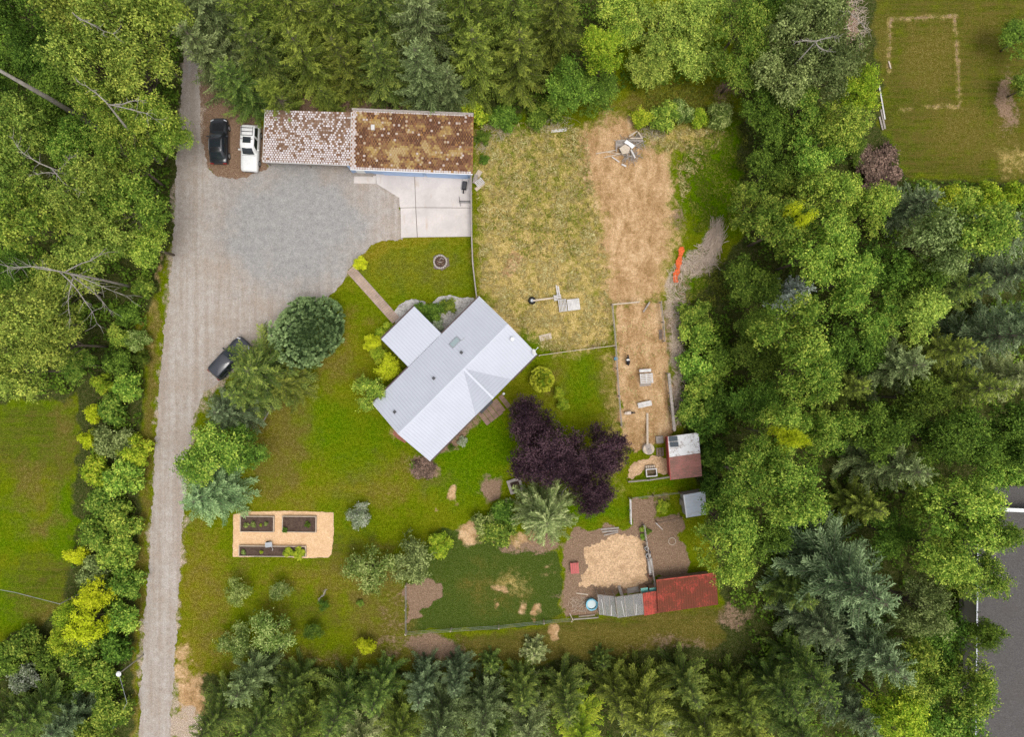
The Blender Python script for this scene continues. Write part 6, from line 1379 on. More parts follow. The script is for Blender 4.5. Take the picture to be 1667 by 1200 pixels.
rows('wood on the right', [
 (1225, 340, 44, 9, 'broad', 'leaf_maple', 'green tree at the left rim of the right wood by the lush strip'),
 (1268, 375, 54, 12, 'broad', 'leaf_maple', 'green tree with yellow flecks at the upper left of the right wood'),
 (1288, 358, 24, 14, 'broad', 'leaf_yellow', 'patch of yellow leaves high in the upper left of the right wood'),
 (1345, 330, 52, 12, 'broad', 'leaf_maple', 'pale green tree below the lower willow'),
 (1410, 350, 46, 11, 'broad', 'leaf_maple', 'green tree below the brown heather bush'),
 (1330, 415, 56, 14, 'broad', 'leaf_maple', 'large pale green tree in the upper part of the right wood'),
 (1378, 460, 52, 12, 'broad', 'leaf_maple', 'green tree just right of the silver-grey conifer'),
 (1470, 340, 50, 10, 'con', 'needle_blue', 'bluish conifer below the neighbour lawn'),
 (1515, 395, 60, 14, 'broad', 'leaf_grey', 'grey-green tree in the upper right of the right wood'),
 (1575, 375, 64, 15, 'broad', 'leaf_maple', 'large pale green tree in the upper right of the right wood'),
 (1640, 385, 50, 12, 'con', 'needle_blue', 'bluish conifer at the right edge below the hedge'),
 (1430, 440, 52, 10, 'broad', 'leaf_deep', 'dark green tree in the middle of the upper right wood'),
 (1490, 470, 50, 11, 'broad', 'leaf_deep', 'dark tree right of the middle of the upper right wood'),
 (1620, 450, 50, 12, 'con', 'needle_blue', 'bluish conifer at the right edge, second below the hedge'),
 (1545, 470, 48, 10, 'con', 'needle_green', 'green conifer under the large pale green tree'),
 (1480, 520, 50, 12, 'broad', 'leaf_alder', 'tree with tan-tinged leaves in the centre of the right wood'),
 (1425, 520, 48, 10, 'broad', 'leaf_maple', 'green tree left of the tan-tinged one'),
 (1285, 478, 36, 9, 'con', 'needle_silver', 'thin silver-grey conifer with sparse sprays in the upper right wood'),
 (1222, 462, 50, 6, 'broad', 'leaf_deep', 'low dark tree at the left rim of the right wood below the brush'),
 (1285, 545, 64, 15, 'broad', 'leaf_maple', 'big round bright green tree right of the goat pen hedge'),
 (1310, 610, 54, 13, 'broad', 'leaf_maple', 'pale green tree below the big round one'),
 (1235, 580, 44, 6, 'broad', 'leaf_deep', 'low dark tree right of the goat pen hedge, upper one'),
 (1225, 650, 46, 6, 'broad', 'leaf_deep', 'low dark tree right of the goat pen hedge, lower one'),
 (1235, 540, 40, 5, 'broad', 'leaf_deep', 'low dark tree left of the big round bright one'),
 (1380, 570, 52, 9, 'broad', 'leaf_deep', 'dark tree right of the big round bright one'),
 (1440, 595, 62, 15, 'fir', 'needle_sage', 'silvery fir with pale centre in the right wood'),
 (1370, 630, 44, 9, 'con', 'needle_olive', 'small dark conifer left of the silvery fir'),
 (1520, 570, 46, 12, 'con', 'needle_olive', 'olive conifer right of the silvery fir'),
 (1590, 550, 60, 17, 'fir', 'needle_blue', 'blue-grey fir near the right edge'),
 (1650, 520, 46, 13, 'con', 'needle_blue', 'blue-grey conifer cut by the right edge'),
 (1640, 610, 48, 12, 'con', 'needle_pale', 'pale tan-tipped conifer at the right edge'),
 (1560, 630, 54, 13, 'con', 'needle_olive', 'olive conifer below the blue-grey fir'),
 (1490, 650, 50, 11, 'broad', 'leaf_deep', 'dark tree below the silvery fir'),
 (1270, 692, 46, 12, 'broad', 'leaf_maple', 'pale green tree above the yellow-crowned one'),
 (1272, 712, 26, 14, 'broad', 'leaf_yellow', 'bright yellow crown right of the red coop'),
 (1345, 700, 46, 12, 'broad', 'leaf_maple', 'round pale green tree right of the yellow crown'),
 (1430, 700, 56, 12, 'broad', 'leaf_deep', 'dark leafy tree in the lower middle of the right wood'),
 (1440, 755, 56, 16, 'fir', 'needle_sage', 'pale grey-green fir in the lower middle of the right wood'),
 (1510, 720, 52, 12, 'broad', 'leaf_deep', 'dark tree right of the pale grey-green fir'),
 (1575, 715, 54, 12, 'broad', 'leaf_deep', 'dark tree above the neighbour roof, left one'),
 (1645, 705, 54, 12, 'broad', 'leaf_deep', 'dark tree above the neighbour roof, right one'),
 (1620, 760, 42, 8, 'broad', 'leaf_maple', 'green tree touching the top of the neighbour roof'),
 (1215, 775, 54, 13, 'broad', 'leaf_maple', 'bright maple just right of the red coop'),
 (1285, 800, 62, 15, 'broad', 'leaf_maple', 'largest bright maple right of the coops'),
 (1245, 735, 40, 11, 'broad', 'leaf_maple', 'maple bough above the red coop right corner'),
 (1175, 850, 50, 11, 'broad', 'leaf_maple', 'maple overhanging the grey shed'),
 (1185, 905, 50, 12, 'broad', 'leaf_maple', 'maple overhanging the right end of the red barn'),
 (1235, 870, 48, 9, 'broad', 'leaf_deep', 'dark maple right of the chicken yard'),
 (1400, 820, 44, 8, 'con', 'needle_olive', 'dark olive conifer in the gap below the pale grey-green fir'),
 (1445, 870, 44, 7, 'broad', 'leaf_deep', 'low dark tree in the deep gap of the lower right wood'),
 (1500, 800, 48, 9, 'broad', 'leaf_maple', 'shaded green tree left of the tree at the neighbour roof'),
 (1560, 830, 62, 15, 'broad', 'leaf_maple', 'large pale green tree overlapping the neighbour roof, upper'),
 (1600, 850, 46, 14, 'broad', 'leaf_maple', 'pale green tree reaching farthest over the neighbour roof'),
 (1530, 895, 52, 13, 'broad', 'leaf_maple', 'green tree left of the neighbour gutter'),
 (1585, 935, 46, 12, 'broad', 'leaf_maple', 'green tree overlapping the neighbour roof, lower'),
 (1365, 935, 92, 19, 'fir', 'needle_blue', 'biggest blue-green fir in the lower right'),
 (1405, 1050, 66, 17, 'fir', 'needle_blue', 'silvery blue fir below the biggest one'),
 (1325, 1010, 56, 12, 'fir', 'needle_blue', 'blue-green fir lower left of the biggest one'),
 (1290, 960, 44, 8, 'fir', 'needle_green', 'dark green fir beside the right end of the red barn'),
 (1490, 985, 50, 12, 'broad', 'leaf_grey', 'grey-green tree right of the biggest fir'),
 (1520, 1030, 54, 9, 'broad', 'leaf_deep', 'dark tree in the lower right beside the neighbour gutter'),
 (1590, 1030, 32, 10, 'broad', 'leaf_deep', 'tree lapping over the neighbour gutter'),
 (1480, 1090, 52, 12, 'broad', 'leaf_maple', 'yellow-green tree at the lower right, upper one'),
 (1555, 1105, 56, 12, 'broad', 'leaf_maple', 'yellow-green tree against the neighbour gutter at the lower right'),
 (1460, 1165, 54, 12, 'broad', 'leaf_lime', 'bright yellow-green tree at the bottom edge right of the firs'),
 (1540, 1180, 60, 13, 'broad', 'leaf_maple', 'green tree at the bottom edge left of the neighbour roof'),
 (1370, 1140, 52, 14, 'fir', 'needle_blue', 'grey fir at the bottom edge left of the bright tree'),
 (1310, 1090, 50, 12, 'con', 'needle_green', 'green conifer lower left of the silvery blue fir')])
rows('conifer belt along the bottom', [(x, y, r, h, f, m, lab) for x, y, r, h, f, m, lab in (
 (360, 1160, 48, 10, 'con', 'needle_green', 'leftmost conifer of the bottom belt beside the lane'),
 (410, 1105, 46, 9, 'fir', 'needle_sage', 'grey-green fir below the pair of fruit trees'),
 (430, 1165, 52, 12, 'fir', 'needle_green', 'second conifer of the bottom belt from the lane'),
 (478, 1120, 44, 8, 'fir', 'needle_green', 'dark fir at the upper rim of the bottom belt, left'),
 (500, 1175, 52, 12, 'fir', 'needle_olive', 'third conifer of the bottom belt from the lane'),
 (560, 1145, 50, 11, 'con', 'needle_green', 'fourth conifer of the bottom belt, spiky'),
 (620, 1120, 44, 9, 'con', 'needle_green', 'spiky conifer below the yellow young tree'),
 (590, 1195, 50, 13, 'fir', 'needle_pale', 'pale conifer at the bottom edge left of the middle'),
 (655, 1175, 52, 13, 'fir', 'needle_olive', 'olive conifer at the bottom edge left of the middle'),
 (690, 1115, 40, 8, 'con', 'needle_blue', 'bluish conifer below the brown earth patch'),
 (720, 1170, 56, 14, 'fir', 'needle_sage', 'broad grey fir with pale centre in the bottom belt'),
 (745, 1100, 34, 7, 'con', 'needle_blue', 'small bluish conifer at the upper rim of the bottom belt'),
 (790, 1150, 48, 11, 'con', 'needle_sage', 'greyish conifer in the middle of the bottom belt'),
 (800, 1200, 50, 13, 'fir', 'needle_green', 'green conifer at the bottom edge in the middle'),
 (850, 1120, 42, 8, 'con', 'needle_green', 'dark conifer at the upper rim of the bottom belt, middle'),
 (860, 1180, 50, 12, 'con', 'needle_sage', 'grey conifer at the bottom edge right of the middle'),
 (920, 1130, 46, 10, 'con', 'needle_green', 'upright green conifer below the chicken yard'),
 (945, 1185, 46, 11, 'con', 'leaf_lime', 'yellow-green conifer at the bottom edge'),
 (1000, 1125, 44, 10, 'con', 'needle_olive', 'olive conifer below the red barn left end'),
 (1045, 1150, 62, 14, 'fir', 'needle_olive', 'broad olive fir with pale shoots below the red barn'),
 (1060, 1200, 50, 13, 'fir', 'needle_pale', 'pale brownish conifer at the bottom edge'),
 (1115, 1110, 44, 9, 'con', 'needle_green', 'green conifer at the upper rim below the red barn'),
 (1135, 1170, 54, 13, 'fir', 'needle_olive', 'yellowish fir in the right part of the bottom belt'),
 (1205, 1140, 50, 11, 'fir', 'needle_olive', 'olive fir near the right end of the bottom belt'),
 (1215, 1195, 50, 13, 'fir', 'needle_olive', 'olive fir at the bottom edge near the right end'),
 (1265, 1120, 46, 11, 'con', 'needle_green', 'dark conifer at the right end of the bottom belt'),
 (1290, 1180, 50, 13, 'fir', 'needle_green', 'green fir at the bottom edge at the right end of the belt'))])
rows('trees beside the drive', [
 (428, 604, 76, 7.5, 'fir', 'needle_green', 'broad fir overhanging the dark grey car'),
 (378, 668, 56, 7.5, 'fir', 'needle_blue', 'silvery fir below the one over the grey car'),
 (350, 740, 60, 8, 'broad', 'leaf_maple', 'round leafy tree bulging over the lane'),
 (392, 735, 44, 6, 'broad', 'leaf_deep', 'dark leafy tree on the lawn side of the bulging one'),
 (345, 805, 62, 7.5, 'fir', 'needle_spruce', 'spreading green fir beside the raised garden beds'),
 (470, 625, 46, 5, 'fir', 'needle_olive', 'low olive fir sprays on the lawn right of the broad fir'),
 (404, 640, 44, 8, 'con', 'needle_green', 'narrow conifer between the broad fir and the silvery fir')])
rows('purple plum trees', [
 (868, 682, 43, 6.0, 'plum', 'leaf_plum', 'purple plum nearest the house'),
 (884, 735, 62, 7.5, 'plum', 'leaf_plum', 'largest purple plum in the middle of the group'),
 (985, 735, 46, 7, 'plum', 'leaf_plum', 'purple plum nearest the goat pen'),
 (958, 800, 42, 6.5, 'plum', 'leaf_plum', 'lowest purple plum above the chicken yard')])
plant(933, 745, 50, 6.2, 'plum', 'leaf_plum', 'purple plum between the largest one and the pen', 'purple plum trees')
plant(888, 838, 66, 8.5, 'pale', 'needle_pale', 'pale weeping conifer with drooping sprays left of the chicken yard')
x, y = W(499, 540, 2.4); sp = empty('round_spruce', (x, y, 0), 0, 'dense round blue-green spruce at the gravel edge', 'tree')
inst('crown', tuft_ball(5), sp, (0, 0, 0), (0, 0, .5), (1.07, .93, 1), M['needle_spruce'])
MB().tube([(0, 0, 0), (0, 0, 2.5)], [.2, .1], 8).build('trunk', M['bark'], sp)
x, y = W(882, 617, 1.0); tp = empty('clipped_shrub', (x, y, 0), 0, 'clipped lime green ball shrub at the east corner of the house', 'shrub', 'shrubs round the house')
inst('crown', tuft_ball(9, 1.12, 1.9, 60, 70, .24, .4), tp, (0, 0, 0), (0, 0, 1.), (1, 1, 1), M['leaf_lime'])
MB().tube([(0, 0, 0), (0, 0, 1.0)], [.06, .04], 6).build('trunk', M['bark'], tp)
# orchard and lawn trees
rows('small trees on the lower lawn', [
 (583, 841, 23, 2.2, 'shrub', 'leaf_silver', 'silvery round shrub right of the raised beds'),
 (387, 963, 24, 2.6, 'fruit', 'leaf_fruit', 'small fruit tree below the wood chips, left one'),
 (457, 963, 20, 2.4, 'fruit', 'leaf_fruit', 'small fruit tree below the wood chips, right one'),
 (385, 1042, 32, 3.4, 'fruit', 'leaf_fruit', 'fruit tree at the lower left, left of the large one'),
 (444, 1028, 40, 4, 'fruit', 'leaf_fruit', 'largest fruit tree at the lower left'),
 (510, 1029, 18, 1.8, 'fruit', 'leaf_deep', 'sparse little fruit tree right of the large one'),
 (526, 985, 11, 1.4, 'fruit', 'leaf_deep', 'thin twiggy sapling in the middle of the lower lawn'),
 (598, 1048, 18, 2.2, 'shrub', 'leaf_yellow', 'bright yellow young tree on the lower lawn'),
 (603, 925, 44, 3.8, 'fruit', 'leaf_fruit', 'wide fruit tree above the chicken pasture corner'),
 (668, 912, 42, 3.6, 'fruit', 'leaf_grey', 'grey twiggy fruit tree over the pasture corner'),
 (718, 887, 23, 2.2, 'shrub', 'leaf_lime', 'bright lime round shrub at the top of the chicken pasture'),
 (790, 850, 24, 2.2, 'shrub', 'leaf_fruit', 'greyish shrub at the left of the bed below the planter'),
 (812, 862, 30, 2.4, 'shrub', 'leaf_maple', 'green shrub with yellow tips left of the weeping conifer'),
 (822, 835, 26, 2.0, 'shrub', 'leaf_deep', 'dark shrub just below the square planter'),
 (586, 983, 7, .6, 'shrub', 'leaf_maple', 'tiny green weed clump on the lower lawn')])
rows('shrubs round the house', [
 (587, 430, 13, 1.1, 'shrub', 'leaf_yellow', 'golden shrub at the top of the garden path'),
 (626, 538, 16, 1.6, 'shrub', 'leaf_lime', 'yellow-green shrub nearest the garden path'),
 (607, 560, 17, 1.6, 'shrub', 'leaf_yellow', 'golden shrub at the west side of the porch, upper'),
 (618, 575, 17, 1.7, 'shrub', 'leaf_lime', 'yellow-green shrub at the west side of the porch, middle'),
 (630, 597, 25, 2.2, 'shrub', 'leaf_yellow', 'largest golden shrub in the porch corner'),
 (600, 640, 32, 4.2, 'fruit', 'leaf_maple', 'green tree hiding the west corner of the metal roof'),
 (686, 505, 15, 1.6, 'shrub', 'leaf_deep', 'dark shrub by the stone bed at the porch corner'),
 (712, 508, 18, 1.7, 'shrub', 'leaf_deep', 'dark brownish shrub on the larger stone bed'),
 (729, 500, 15, 1.5, 'shrub', 'leaf_maple', 'green shrub at the top of the larger stone bed'),
 (714, 530, 13, 1.3, 'shrub', 'leaf_silver', 'silvery shrub in the angle between porch and house'),
 (697, 520, 12, 1.4, 'shrub', 'leaf_deep', 'small dark shrub along the porch roof edge'),
 (690, 764, 22, .8, 'shrub', 'leaf_heather', 'low brownish shrub at the south corner of the house'),
 (676, 757, 8, .6, 'shrub', 'leaf_maple', 'tiny green plant beside the south corner shrub'),
 (752, 718, 9, .7, 'shrub', 'leaf_silver', 'small silvery plant in the back flower bed'),
 (735, 728, 7, .5, 'shrub', 'leaf_deep', 'small dark plant in the back flower bed'),
 (908, 640, 12, 1.4, 'shrub', 'leaf_lime', 'lime green shrub behind the plum, upper'),
 (916, 658, 12, 1.4, 'shrub', 'leaf_lime', 'lime green shrub behind the plum, lower'),
 (768, 192, 28, 3.0, 'shrub', 'leaf_lime', 'bright green bush at the right back corner of the garage'),
 (785, 225, 14, 1.0, 'shrub', 'leaf_deep', 'dark weedy bush along the garage right wall'),
 (787, 260, 10, .8, 'shrub', 'leaf_deep', 'small weedy bush at the garage front right corner')])
rows('bushes at the top of the dry field', [
 (1045, 190, 20, 1.8, 'shrub', 'leaf_lime', 'bright bush above the burn pile'),
 (1080, 190, 28, 2.4, 'shrub', 'leaf_maple', 'largest green bush right of the burn pile'),
 (1110, 180, 22, 2.0, 'shrub', 'leaf_fruit', 'pale green bush in the middle of the upper row'),
 (1140, 192, 18, 1.6, 'shrub', 'leaf_lime', 'small lime bush in the upper row'),
 (1168, 190, 26, 2.4, 'shrub', 'leaf_fruit', 'rightmost pale green bush in the upper row'),
 (870, 190, 24, 1.6, 'shrub', 'leaf_deep', 'dark bush at the top of the dry field, left'),
 (820, 195, 26, 1.8, 'shrub', 'leaf_deep', 'dark bush right of the bright garage bush'),
 (900, 180, 24, 1.8, 'shrub', 'leaf_maple', 'green bush at the top of the dry field above the board')])
rows('hedge beside the goat pen', [
 (1130, 512, 30, 2.6, 'shrub', 'leaf_maple', 'topmost leafy bush of the goat pen hedge'),
 (1138, 550, 32, 3.0, 'shrub', 'leaf_maple', 'second leafy bush of the goat pen hedge from the top'),
 (1132, 592, 32, 3.0, 'shrub', 'leaf_maple', 'third leafy bush of the goat pen hedge from the top'),
 (1145, 628, 34, 3.0, 'shrub', 'leaf_maple', 'fourth leafy bush of the goat pen hedge from the top'),
 (1128, 665, 32, 2.8, 'shrub', 'leaf_maple', 'fifth leafy bush of the goat pen hedge from the top'),
 (1150, 692, 34, 3.0, 'shrub', 'leaf_deep', 'lowest dark bush of the goat pen hedge by the red coop'),
 (1172, 580, 32, 3.0, 'shrub', 'leaf_deep', 'dark bush behind the goat pen hedge, upper'),
 (1175, 650, 34, 3.0, 'shrub', 'leaf_deep', 'dark bush behind the goat pen hedge, lower'),
 (1165, 740, 30, 3.0, 'shrub', 'leaf_deep', 'dark bush against the right wall of the red coop'),
 (1160, 790, 28, 2.6, 'shrub', 'leaf_deep', 'dark bush between the red coop and the grey shed')])
hed = [(210, 515, 22, 'leaf_deep', 'dark bush at the top of the lane hedgerow'), (236, 470, 20, 'leaf_maple', 'green bush beside the lane above the hedgerow'), (200, 545, 24, 'leaf_maple', 'pale green bush near the top of the lane hedgerow'), (228, 555, 20, 'leaf_fruit', 'greyish bush near the top of the lane hedgerow'),
       (196, 595, 28, 'leaf_deep', 'dark bluish bush in the upper lane hedgerow'), (170, 625, 18, 'leaf_lime', 'yellow-green bush at the left rim of the upper hedgerow'), (215, 630, 28, 'leaf_maple', 'green bush in the upper lane hedgerow'), (190, 665, 30, 'leaf_maple', 'big green bush in the middle of the lane hedgerow'), (155, 672, 18, 'leaf_yellow', 'yellow bush at the left rim of the hedgerow, upper'),
       (185, 715, 34, 'leaf_grey', 'grey twiggy bush in the lane hedgerow'), (220, 735, 28, 'leaf_lime', 'lime bush at the lane side of the hedgerow'), (148, 715, 18, 'leaf_yellow', 'yellow bush at the left rim of the hedgerow, middle'), (165, 765, 32, 'leaf_lime', 'yellowish bush in the middle hedgerow'), (205, 780, 34, 'leaf_maple', 'green bush in the middle hedgerow on the lane side'), (175, 815, 34, 'leaf_maple', 'broad green bush left of the narrow lane'), (205, 850, 32, 'leaf_maple', 'green bush in the lower hedgerow on the lane side'),
       (160, 865, 34, 'leaf_maple', 'green bush in the lower hedgerow on the lawn side'), (128, 900, 20, 'leaf_yellow', 'yellow-green bush at the left rim of the lower hedgerow'), (195, 900, 34, 'leaf_maple', 'leafy bush above the bright yellow trees'), (150, 930, 28, 'leaf_grey', 'grey twiggy bush above the bright yellow trees'), (205, 950, 30, 'leaf_maple', 'leafy bush at the lane beside the yellow trees, upper'), (205, 1000, 30, 'leaf_maple', 'leafy bush at the lane beside the yellow trees, middle'), (195, 1050, 32, 'leaf_deep', 'leafy bush at the lane beside the yellow trees, lower'),
       (160, 1100, 34, 'leaf_maple', 'leafy bush left of the white-capped pole'), (185, 1150, 34, 'leaf_maple', 'leafy bush below the white-capped pole'), (130, 1060, 34, 'leaf_maple', 'leafy bush below the bright yellow trees'), (90, 1060, 34, 'leaf_deep', 'dark bush at the lower end of the left lawn'), (45, 1050, 32, 'leaf_maple', 'green bush at the lower left, near the left edge'), (10, 1070, 32, 'leaf_deep', 'dark bush at the left edge near the bottom'), (155, 1180, 34, 'leaf_maple', 'leafy bush at the bottom edge beside the lane'), (38, 1105, 24, 'leaf_silver', 'silver-leaved bush near the lower left corner'), (232, 585, 14, 'leaf_deep', 'small dark bush beside the lane verge')]
for i, (px, py, r, m, lab) in enumerate(hed): plant(px, py, r, 1.6 + r * .045, 'shrub', m, lab, 'hedgerow along the lane')
rows('bright yellow trees in the hedgerow', [
 (158, 968, 30, 4.6, 'fruit', 'leaf_yellow', 'upper bright yellow tree in the lower hedgerow'), (150, 1012, 36, 5, 'fruit', 'leaf_yellow', 'largest bright yellow tree in the lower hedgerow'), (115, 1040, 30, 4.4, 'fruit', 'leaf_lime', 'yellow-green tree left of the largest yellow one'), (112, 1000, 24, 4.4, 'fruit', 'leaf_lime', 'yellow-green tree at the lawn side of the yellow group')])
rows('conifers at the lower left corner', [
 (60, 1160, 52, 8, 'fir', 'needle_green', 'dark fir in the lower left corner, right one'), (10, 1170, 50, 9, 'fir', 'needle_green', 'dark fir in the lower left corner, left one'), (110, 1175, 42, 6, 'fir', 'needle_blue', 'bluish fir at the bottom edge left of the hedgerow')])
hd2 = [(1500, 318, 'leaf_maple'), (1535, 322, 'leaf_lime'), (1570, 320, 'leaf_maple'), (1605, 318, 'leaf_lime'), (1640, 318, 'leaf_lime'), (1668, 320, 'leaf_maple')]
ordn = ('first', 'second', 'third', 'fourth', 'fifth', 'sixth')
for i, (px, py, m) in enumerate(hd2): plant(px, py, 25, 3.0, 'shrub', m, ordn[i] + ' bush from the left in the hedge below the neighbour lawn', 'hedge below the neighbour lawn')
rows('heather', [(1412, 262, 30, 1.6, 'shrub', 'leaf_heather', 'upper left half of the brown heather clump by the neighbour lawn'), (1442, 268, 36, 1.7, 'shrub', 'leaf_heather', 'right half of the brown heather clump by the neighbour lawn'), (1428, 290, 26, 1.4, 'shrub', 'leaf_heather', 'lowest part of the brown heather clump by the neighbour lawn')])
rows('saplings at the bottom lawn', [(740, 1085, 18, 3.0, 'sap', 'needle_blue', 'tiny bluish conifer below the pasture fence, left'), (690, 1088, 18, 3.0, 'sap', 'needle_blue', 'tiny bluish conifer below the brown earth, left'), (870, 1060, 24, 2.4, 'sap', 'needle_pale', 'small pale conifer below the pasture fence, middle'), (800, 1080, 20, 2.8, 'sap', 'needle_green', 'tiny green conifer below the pasture fence, middle'), (980, 1075, 20, 3.0, 'sap', 'needle_green', 'tiny green conifer below the chicken run')])
# vegetables in the raised beds
veg = [(402, 854, 5, 'leaf_fruit', 'first seedling from the left in the upper left raised bed'), (415, 853, 6, 'leaf_fruit', 'second seedling from the left in the upper left raised bed'), (426, 854, 3, 'leaf_lime', 'third seedling from the left in the upper left raised bed'), (435, 852, 4, 'leaf_fruit', 'fourth seedling from the left in the upper left raised bed'),
       (464.5, 862, 5, 'leaf_deep', 'leafy plant in the lower left corner of the bare raised bed'), (502, 854, 6, 'leaf_deep', 'faint seedling at the right of the bare raised bed'), (399, 898, 5, 'leaf_fruit', 'leftmost seedling in the long raised bed'), (427, 898, 3.5, 'leaf_lime', 'small lime seedling in the long raised bed'), (472, 899, 10, 'leaf_lime', 'left vegetable clump at the right end of the long raised bed'), (487, 899, 11, 'leaf_lime', 'right vegetable clump at the right end of the long raised bed'),
       (840, 791, 5, 'leaf_heather', 'small brown plant inside the square planter'), (1046, 860, 7, 'leaf_maple', 'upper green weed clump at the yard fence'), (1047, 874, 6, 'leaf_maple', 'lower green weed clump at the yard fence'), (1056, 866, 6, 'leaf_deep', 'weed clump on the right side of the yard fence'), (1080, 826, 12, 'leaf_lime', 'green weed patch left of the grey shed')]
for px, py, r, m, lab in veg:
    o = plant(px, py, r, .3 + r * .03, 'shrub', m, lab, 'small plants in beds')
    if r < 12 and py > 835 and px < 600: o.location.z = .26
    if px == 840: o.location.z = .23

# ------------------------------------------------------------------ dead trees and bare limbs
def bare(px, py, h, label, limbs, name='dead_tree', r0=.14):
    """a bare trunk with its top seen at that pixel; limbs: (height fraction, azimuth deg, length m, slope)"""
    x, y = W(px, py, h); bx = min(x, W(262, 0)[0]) if px < 300 else x; root = empty(name, (bx, y, 0), 0, label, 'dead tree'); m = MB(); rr = random.Random(int(px * 7 + py)); ox = x - bx
    m.tube([(0, 0, 0), (ox * .4 + .1, .05, h * .5), (ox, 0, h)], [r0, r0 * .8, r0 * .35], 8); m.build('trunk', M['bark_pale'], root, True)
    for (f, az, L, sl) in limbs:
        b = MB(); a = math.radians(az); p = Vector((ox * f, 0, h * f)); pts = [p]; d = Vector((math.cos(a), math.sin(a), sl)).normalized(); kids = []
        for i in range(5):
            d = (d + Vector((rr.gauss(0, .16), rr.gauss(0, .16), rr.gauss(0, .1)))).normalized(); p = p + d * L / 5; pts.append(p); kids.append((p, d))
        b.tube(pts, [.055, .048, .04, .032, .022, .012], 5)
        for (q, dd) in kids:
            for _ in range(3):
                e = (dd + Vector((rr.gauss(0, .8), rr.gauss(0, .8), rr.gauss(0, .4)))).normalized(); q2 = q + e * L * rr.uniform(.12, .3); b.tube([q, (q + q2) / 2 + Vector((rr.gauss(0, .08), rr.gauss(0, .08), 0)), q2], [.02, .014, .006], 4)
        b.build('limb', M['bark_pale'], root, True)
    return root
bare(-35, 95, 16, 'pale bare trunk slanting in at the upper left edge', [], 'bare_trunk', .28)
bare(88, 440, 13, 'silver dead tree with tangled bare branches in the left wood', [(.99, 180, 4.5, .1), (.93, 185, 4.2, .1), (.9, -20, 5.5, -.1), (.85, -60, 4.5, 0), (.95, -40, 5.5, -.05), (.8, -110, 3.8, 0), (.9, 10, 4, .0)])
bare(75, 270, 13.0, 'forked grey dead tree in the left wood', [(.98, 160, 3.5, .1), (.95, -25, 3.5, 0), (.9, 20, 2.5, .3), (.85, 200, 2.4, .1)])
bare(172, 165, 16.5, 'bare curved limbs poking through the upper left crowns', [(.99, 130, 2.2, .2), (.97, -15, 4., .05), (.95, 20, 2.6, .1)])
bare(118, 20, 17, 'bare pale limb at the top edge of the upper left wood', [(.98, -45, 3.4, -.1)], r0=.1)
bare(1330, 65, 13.2, 'dead twigs on top of the grey willow', [(.99, 170, 1.8, .1), (.98, 20, 1.8, .1), (.98, -60, 1.6, 0)], r0=.1)
bare(1380, 15, 5.0, 'dead branch hanging over the neighbour lawn corner', [(.98, -30, 3.0, -.1), (.9, 150, 2.6, 0)], r0=.1)
bare(930, 790, 3.2, 'bare pruned branches between the plums and the weeping conifer', [(.95, 30, 1.9, .1), (.9, 100, 1.6, .1), (.9, -30, 1.5, .1), (.8, 220, 2.2, .0)], r0=.08)
bare(525, 972, 1.2, 'small bare twig tree on the lower lawn', [(.7, 80, .7, .3), (.8, 200, .6, .3)], r0=.03)

# ------------------------------------------------------------------ brush heaps (uncountable sticks)
def brush(name, blobs, n, label, seed, mats=('wood_grey',), Lr=(.5, 1.6), hmax=.5, rad=.018, ang=None):
    r = random.Random(seed); m = MB()
    for _ in range(n):
        cx, cy, rx, ry = r.choice(blobs); a = r.random() * 6.283; q = math.sqrt(r.random()); px = cx + math.cos(a) * q * rx; py = cy + math.sin(a) * q * ry
        x, y = W(px, py); z = hmax * (1 - q * q) * r.random() + .03; az = (r.random() * 6.283) if ang is None else r.gauss(ang, .35); L = r.uniform(*Lr) / 2; d = Vector((math.cos(az), math.sin(az), r.gauss(0, .12)))
        p = Vector((x, y, z)); m.tube([p - d * L, p + Vector((r.gauss(0, .06), r.gauss(0, .06), .03)), p + d * L], [rad, rad * .9, rad * .4], 3)
    return tag(m.build(name, M[mats[0]]), label, 'brush', None, 'stuff')
M['twig'] = vary('dry_twig', (.74, .60, .48), .3, 2, .9, .1, obj=False)
brush('brush_heap', [(1135, 430, 30, 18), (1152, 415, 16, 22)], 260, 'heap of dead brush beside the orange netting', 3, ('twig',), hmax=.45, rad=.026)
brush('branch_stack', [(1163, 388, 12, 22)], 150, 'stack of long grey branches above the brush heap', 4, ('twig',), (1.4, 2.8), .7, .035, math.radians(70))
brush('brush_strip', [(1102, 470, 14, 40), (1104, 540, 12, 50), (1108, 620, 10, 50), (1100, 660, 8, 40)], 420, 'strip of dry twigs outside the goat pen fence', 5, ('twig',), (.4, 1.2), .2, .022)
brush('brush_litter', [(1395, 30, 16, 50)], 120, 'dead twigs on the ground at the neighbour lawn corner', 6, ('twig',), hmax=.3)
brush('dead_stalks', [(805, 215, 26, 16), (900, 200, 40, 14), (1060, 215, 22, 12), (785, 232, 8, 16)], 330, 'dry stalks along the top of the dry field', 7, ('wood_pale',), (.4, 1.4), .5, .012)
brush('pile_scraps', [(1020, 240, 18, 13), (1032, 232, 14, 10), (1026, 254, 12, 8)], 120, 'splinters and sticks scattered through the burn pile', 8, ('wood_grey',), (.5, 1.9), .6, .03)
brush('tub_litter', [(945, 985, 20, 14)], 90, 'straw litter on the earth left of the blue tub', 9, ('wood_pale',), (.3, 1.0), .1, .012)

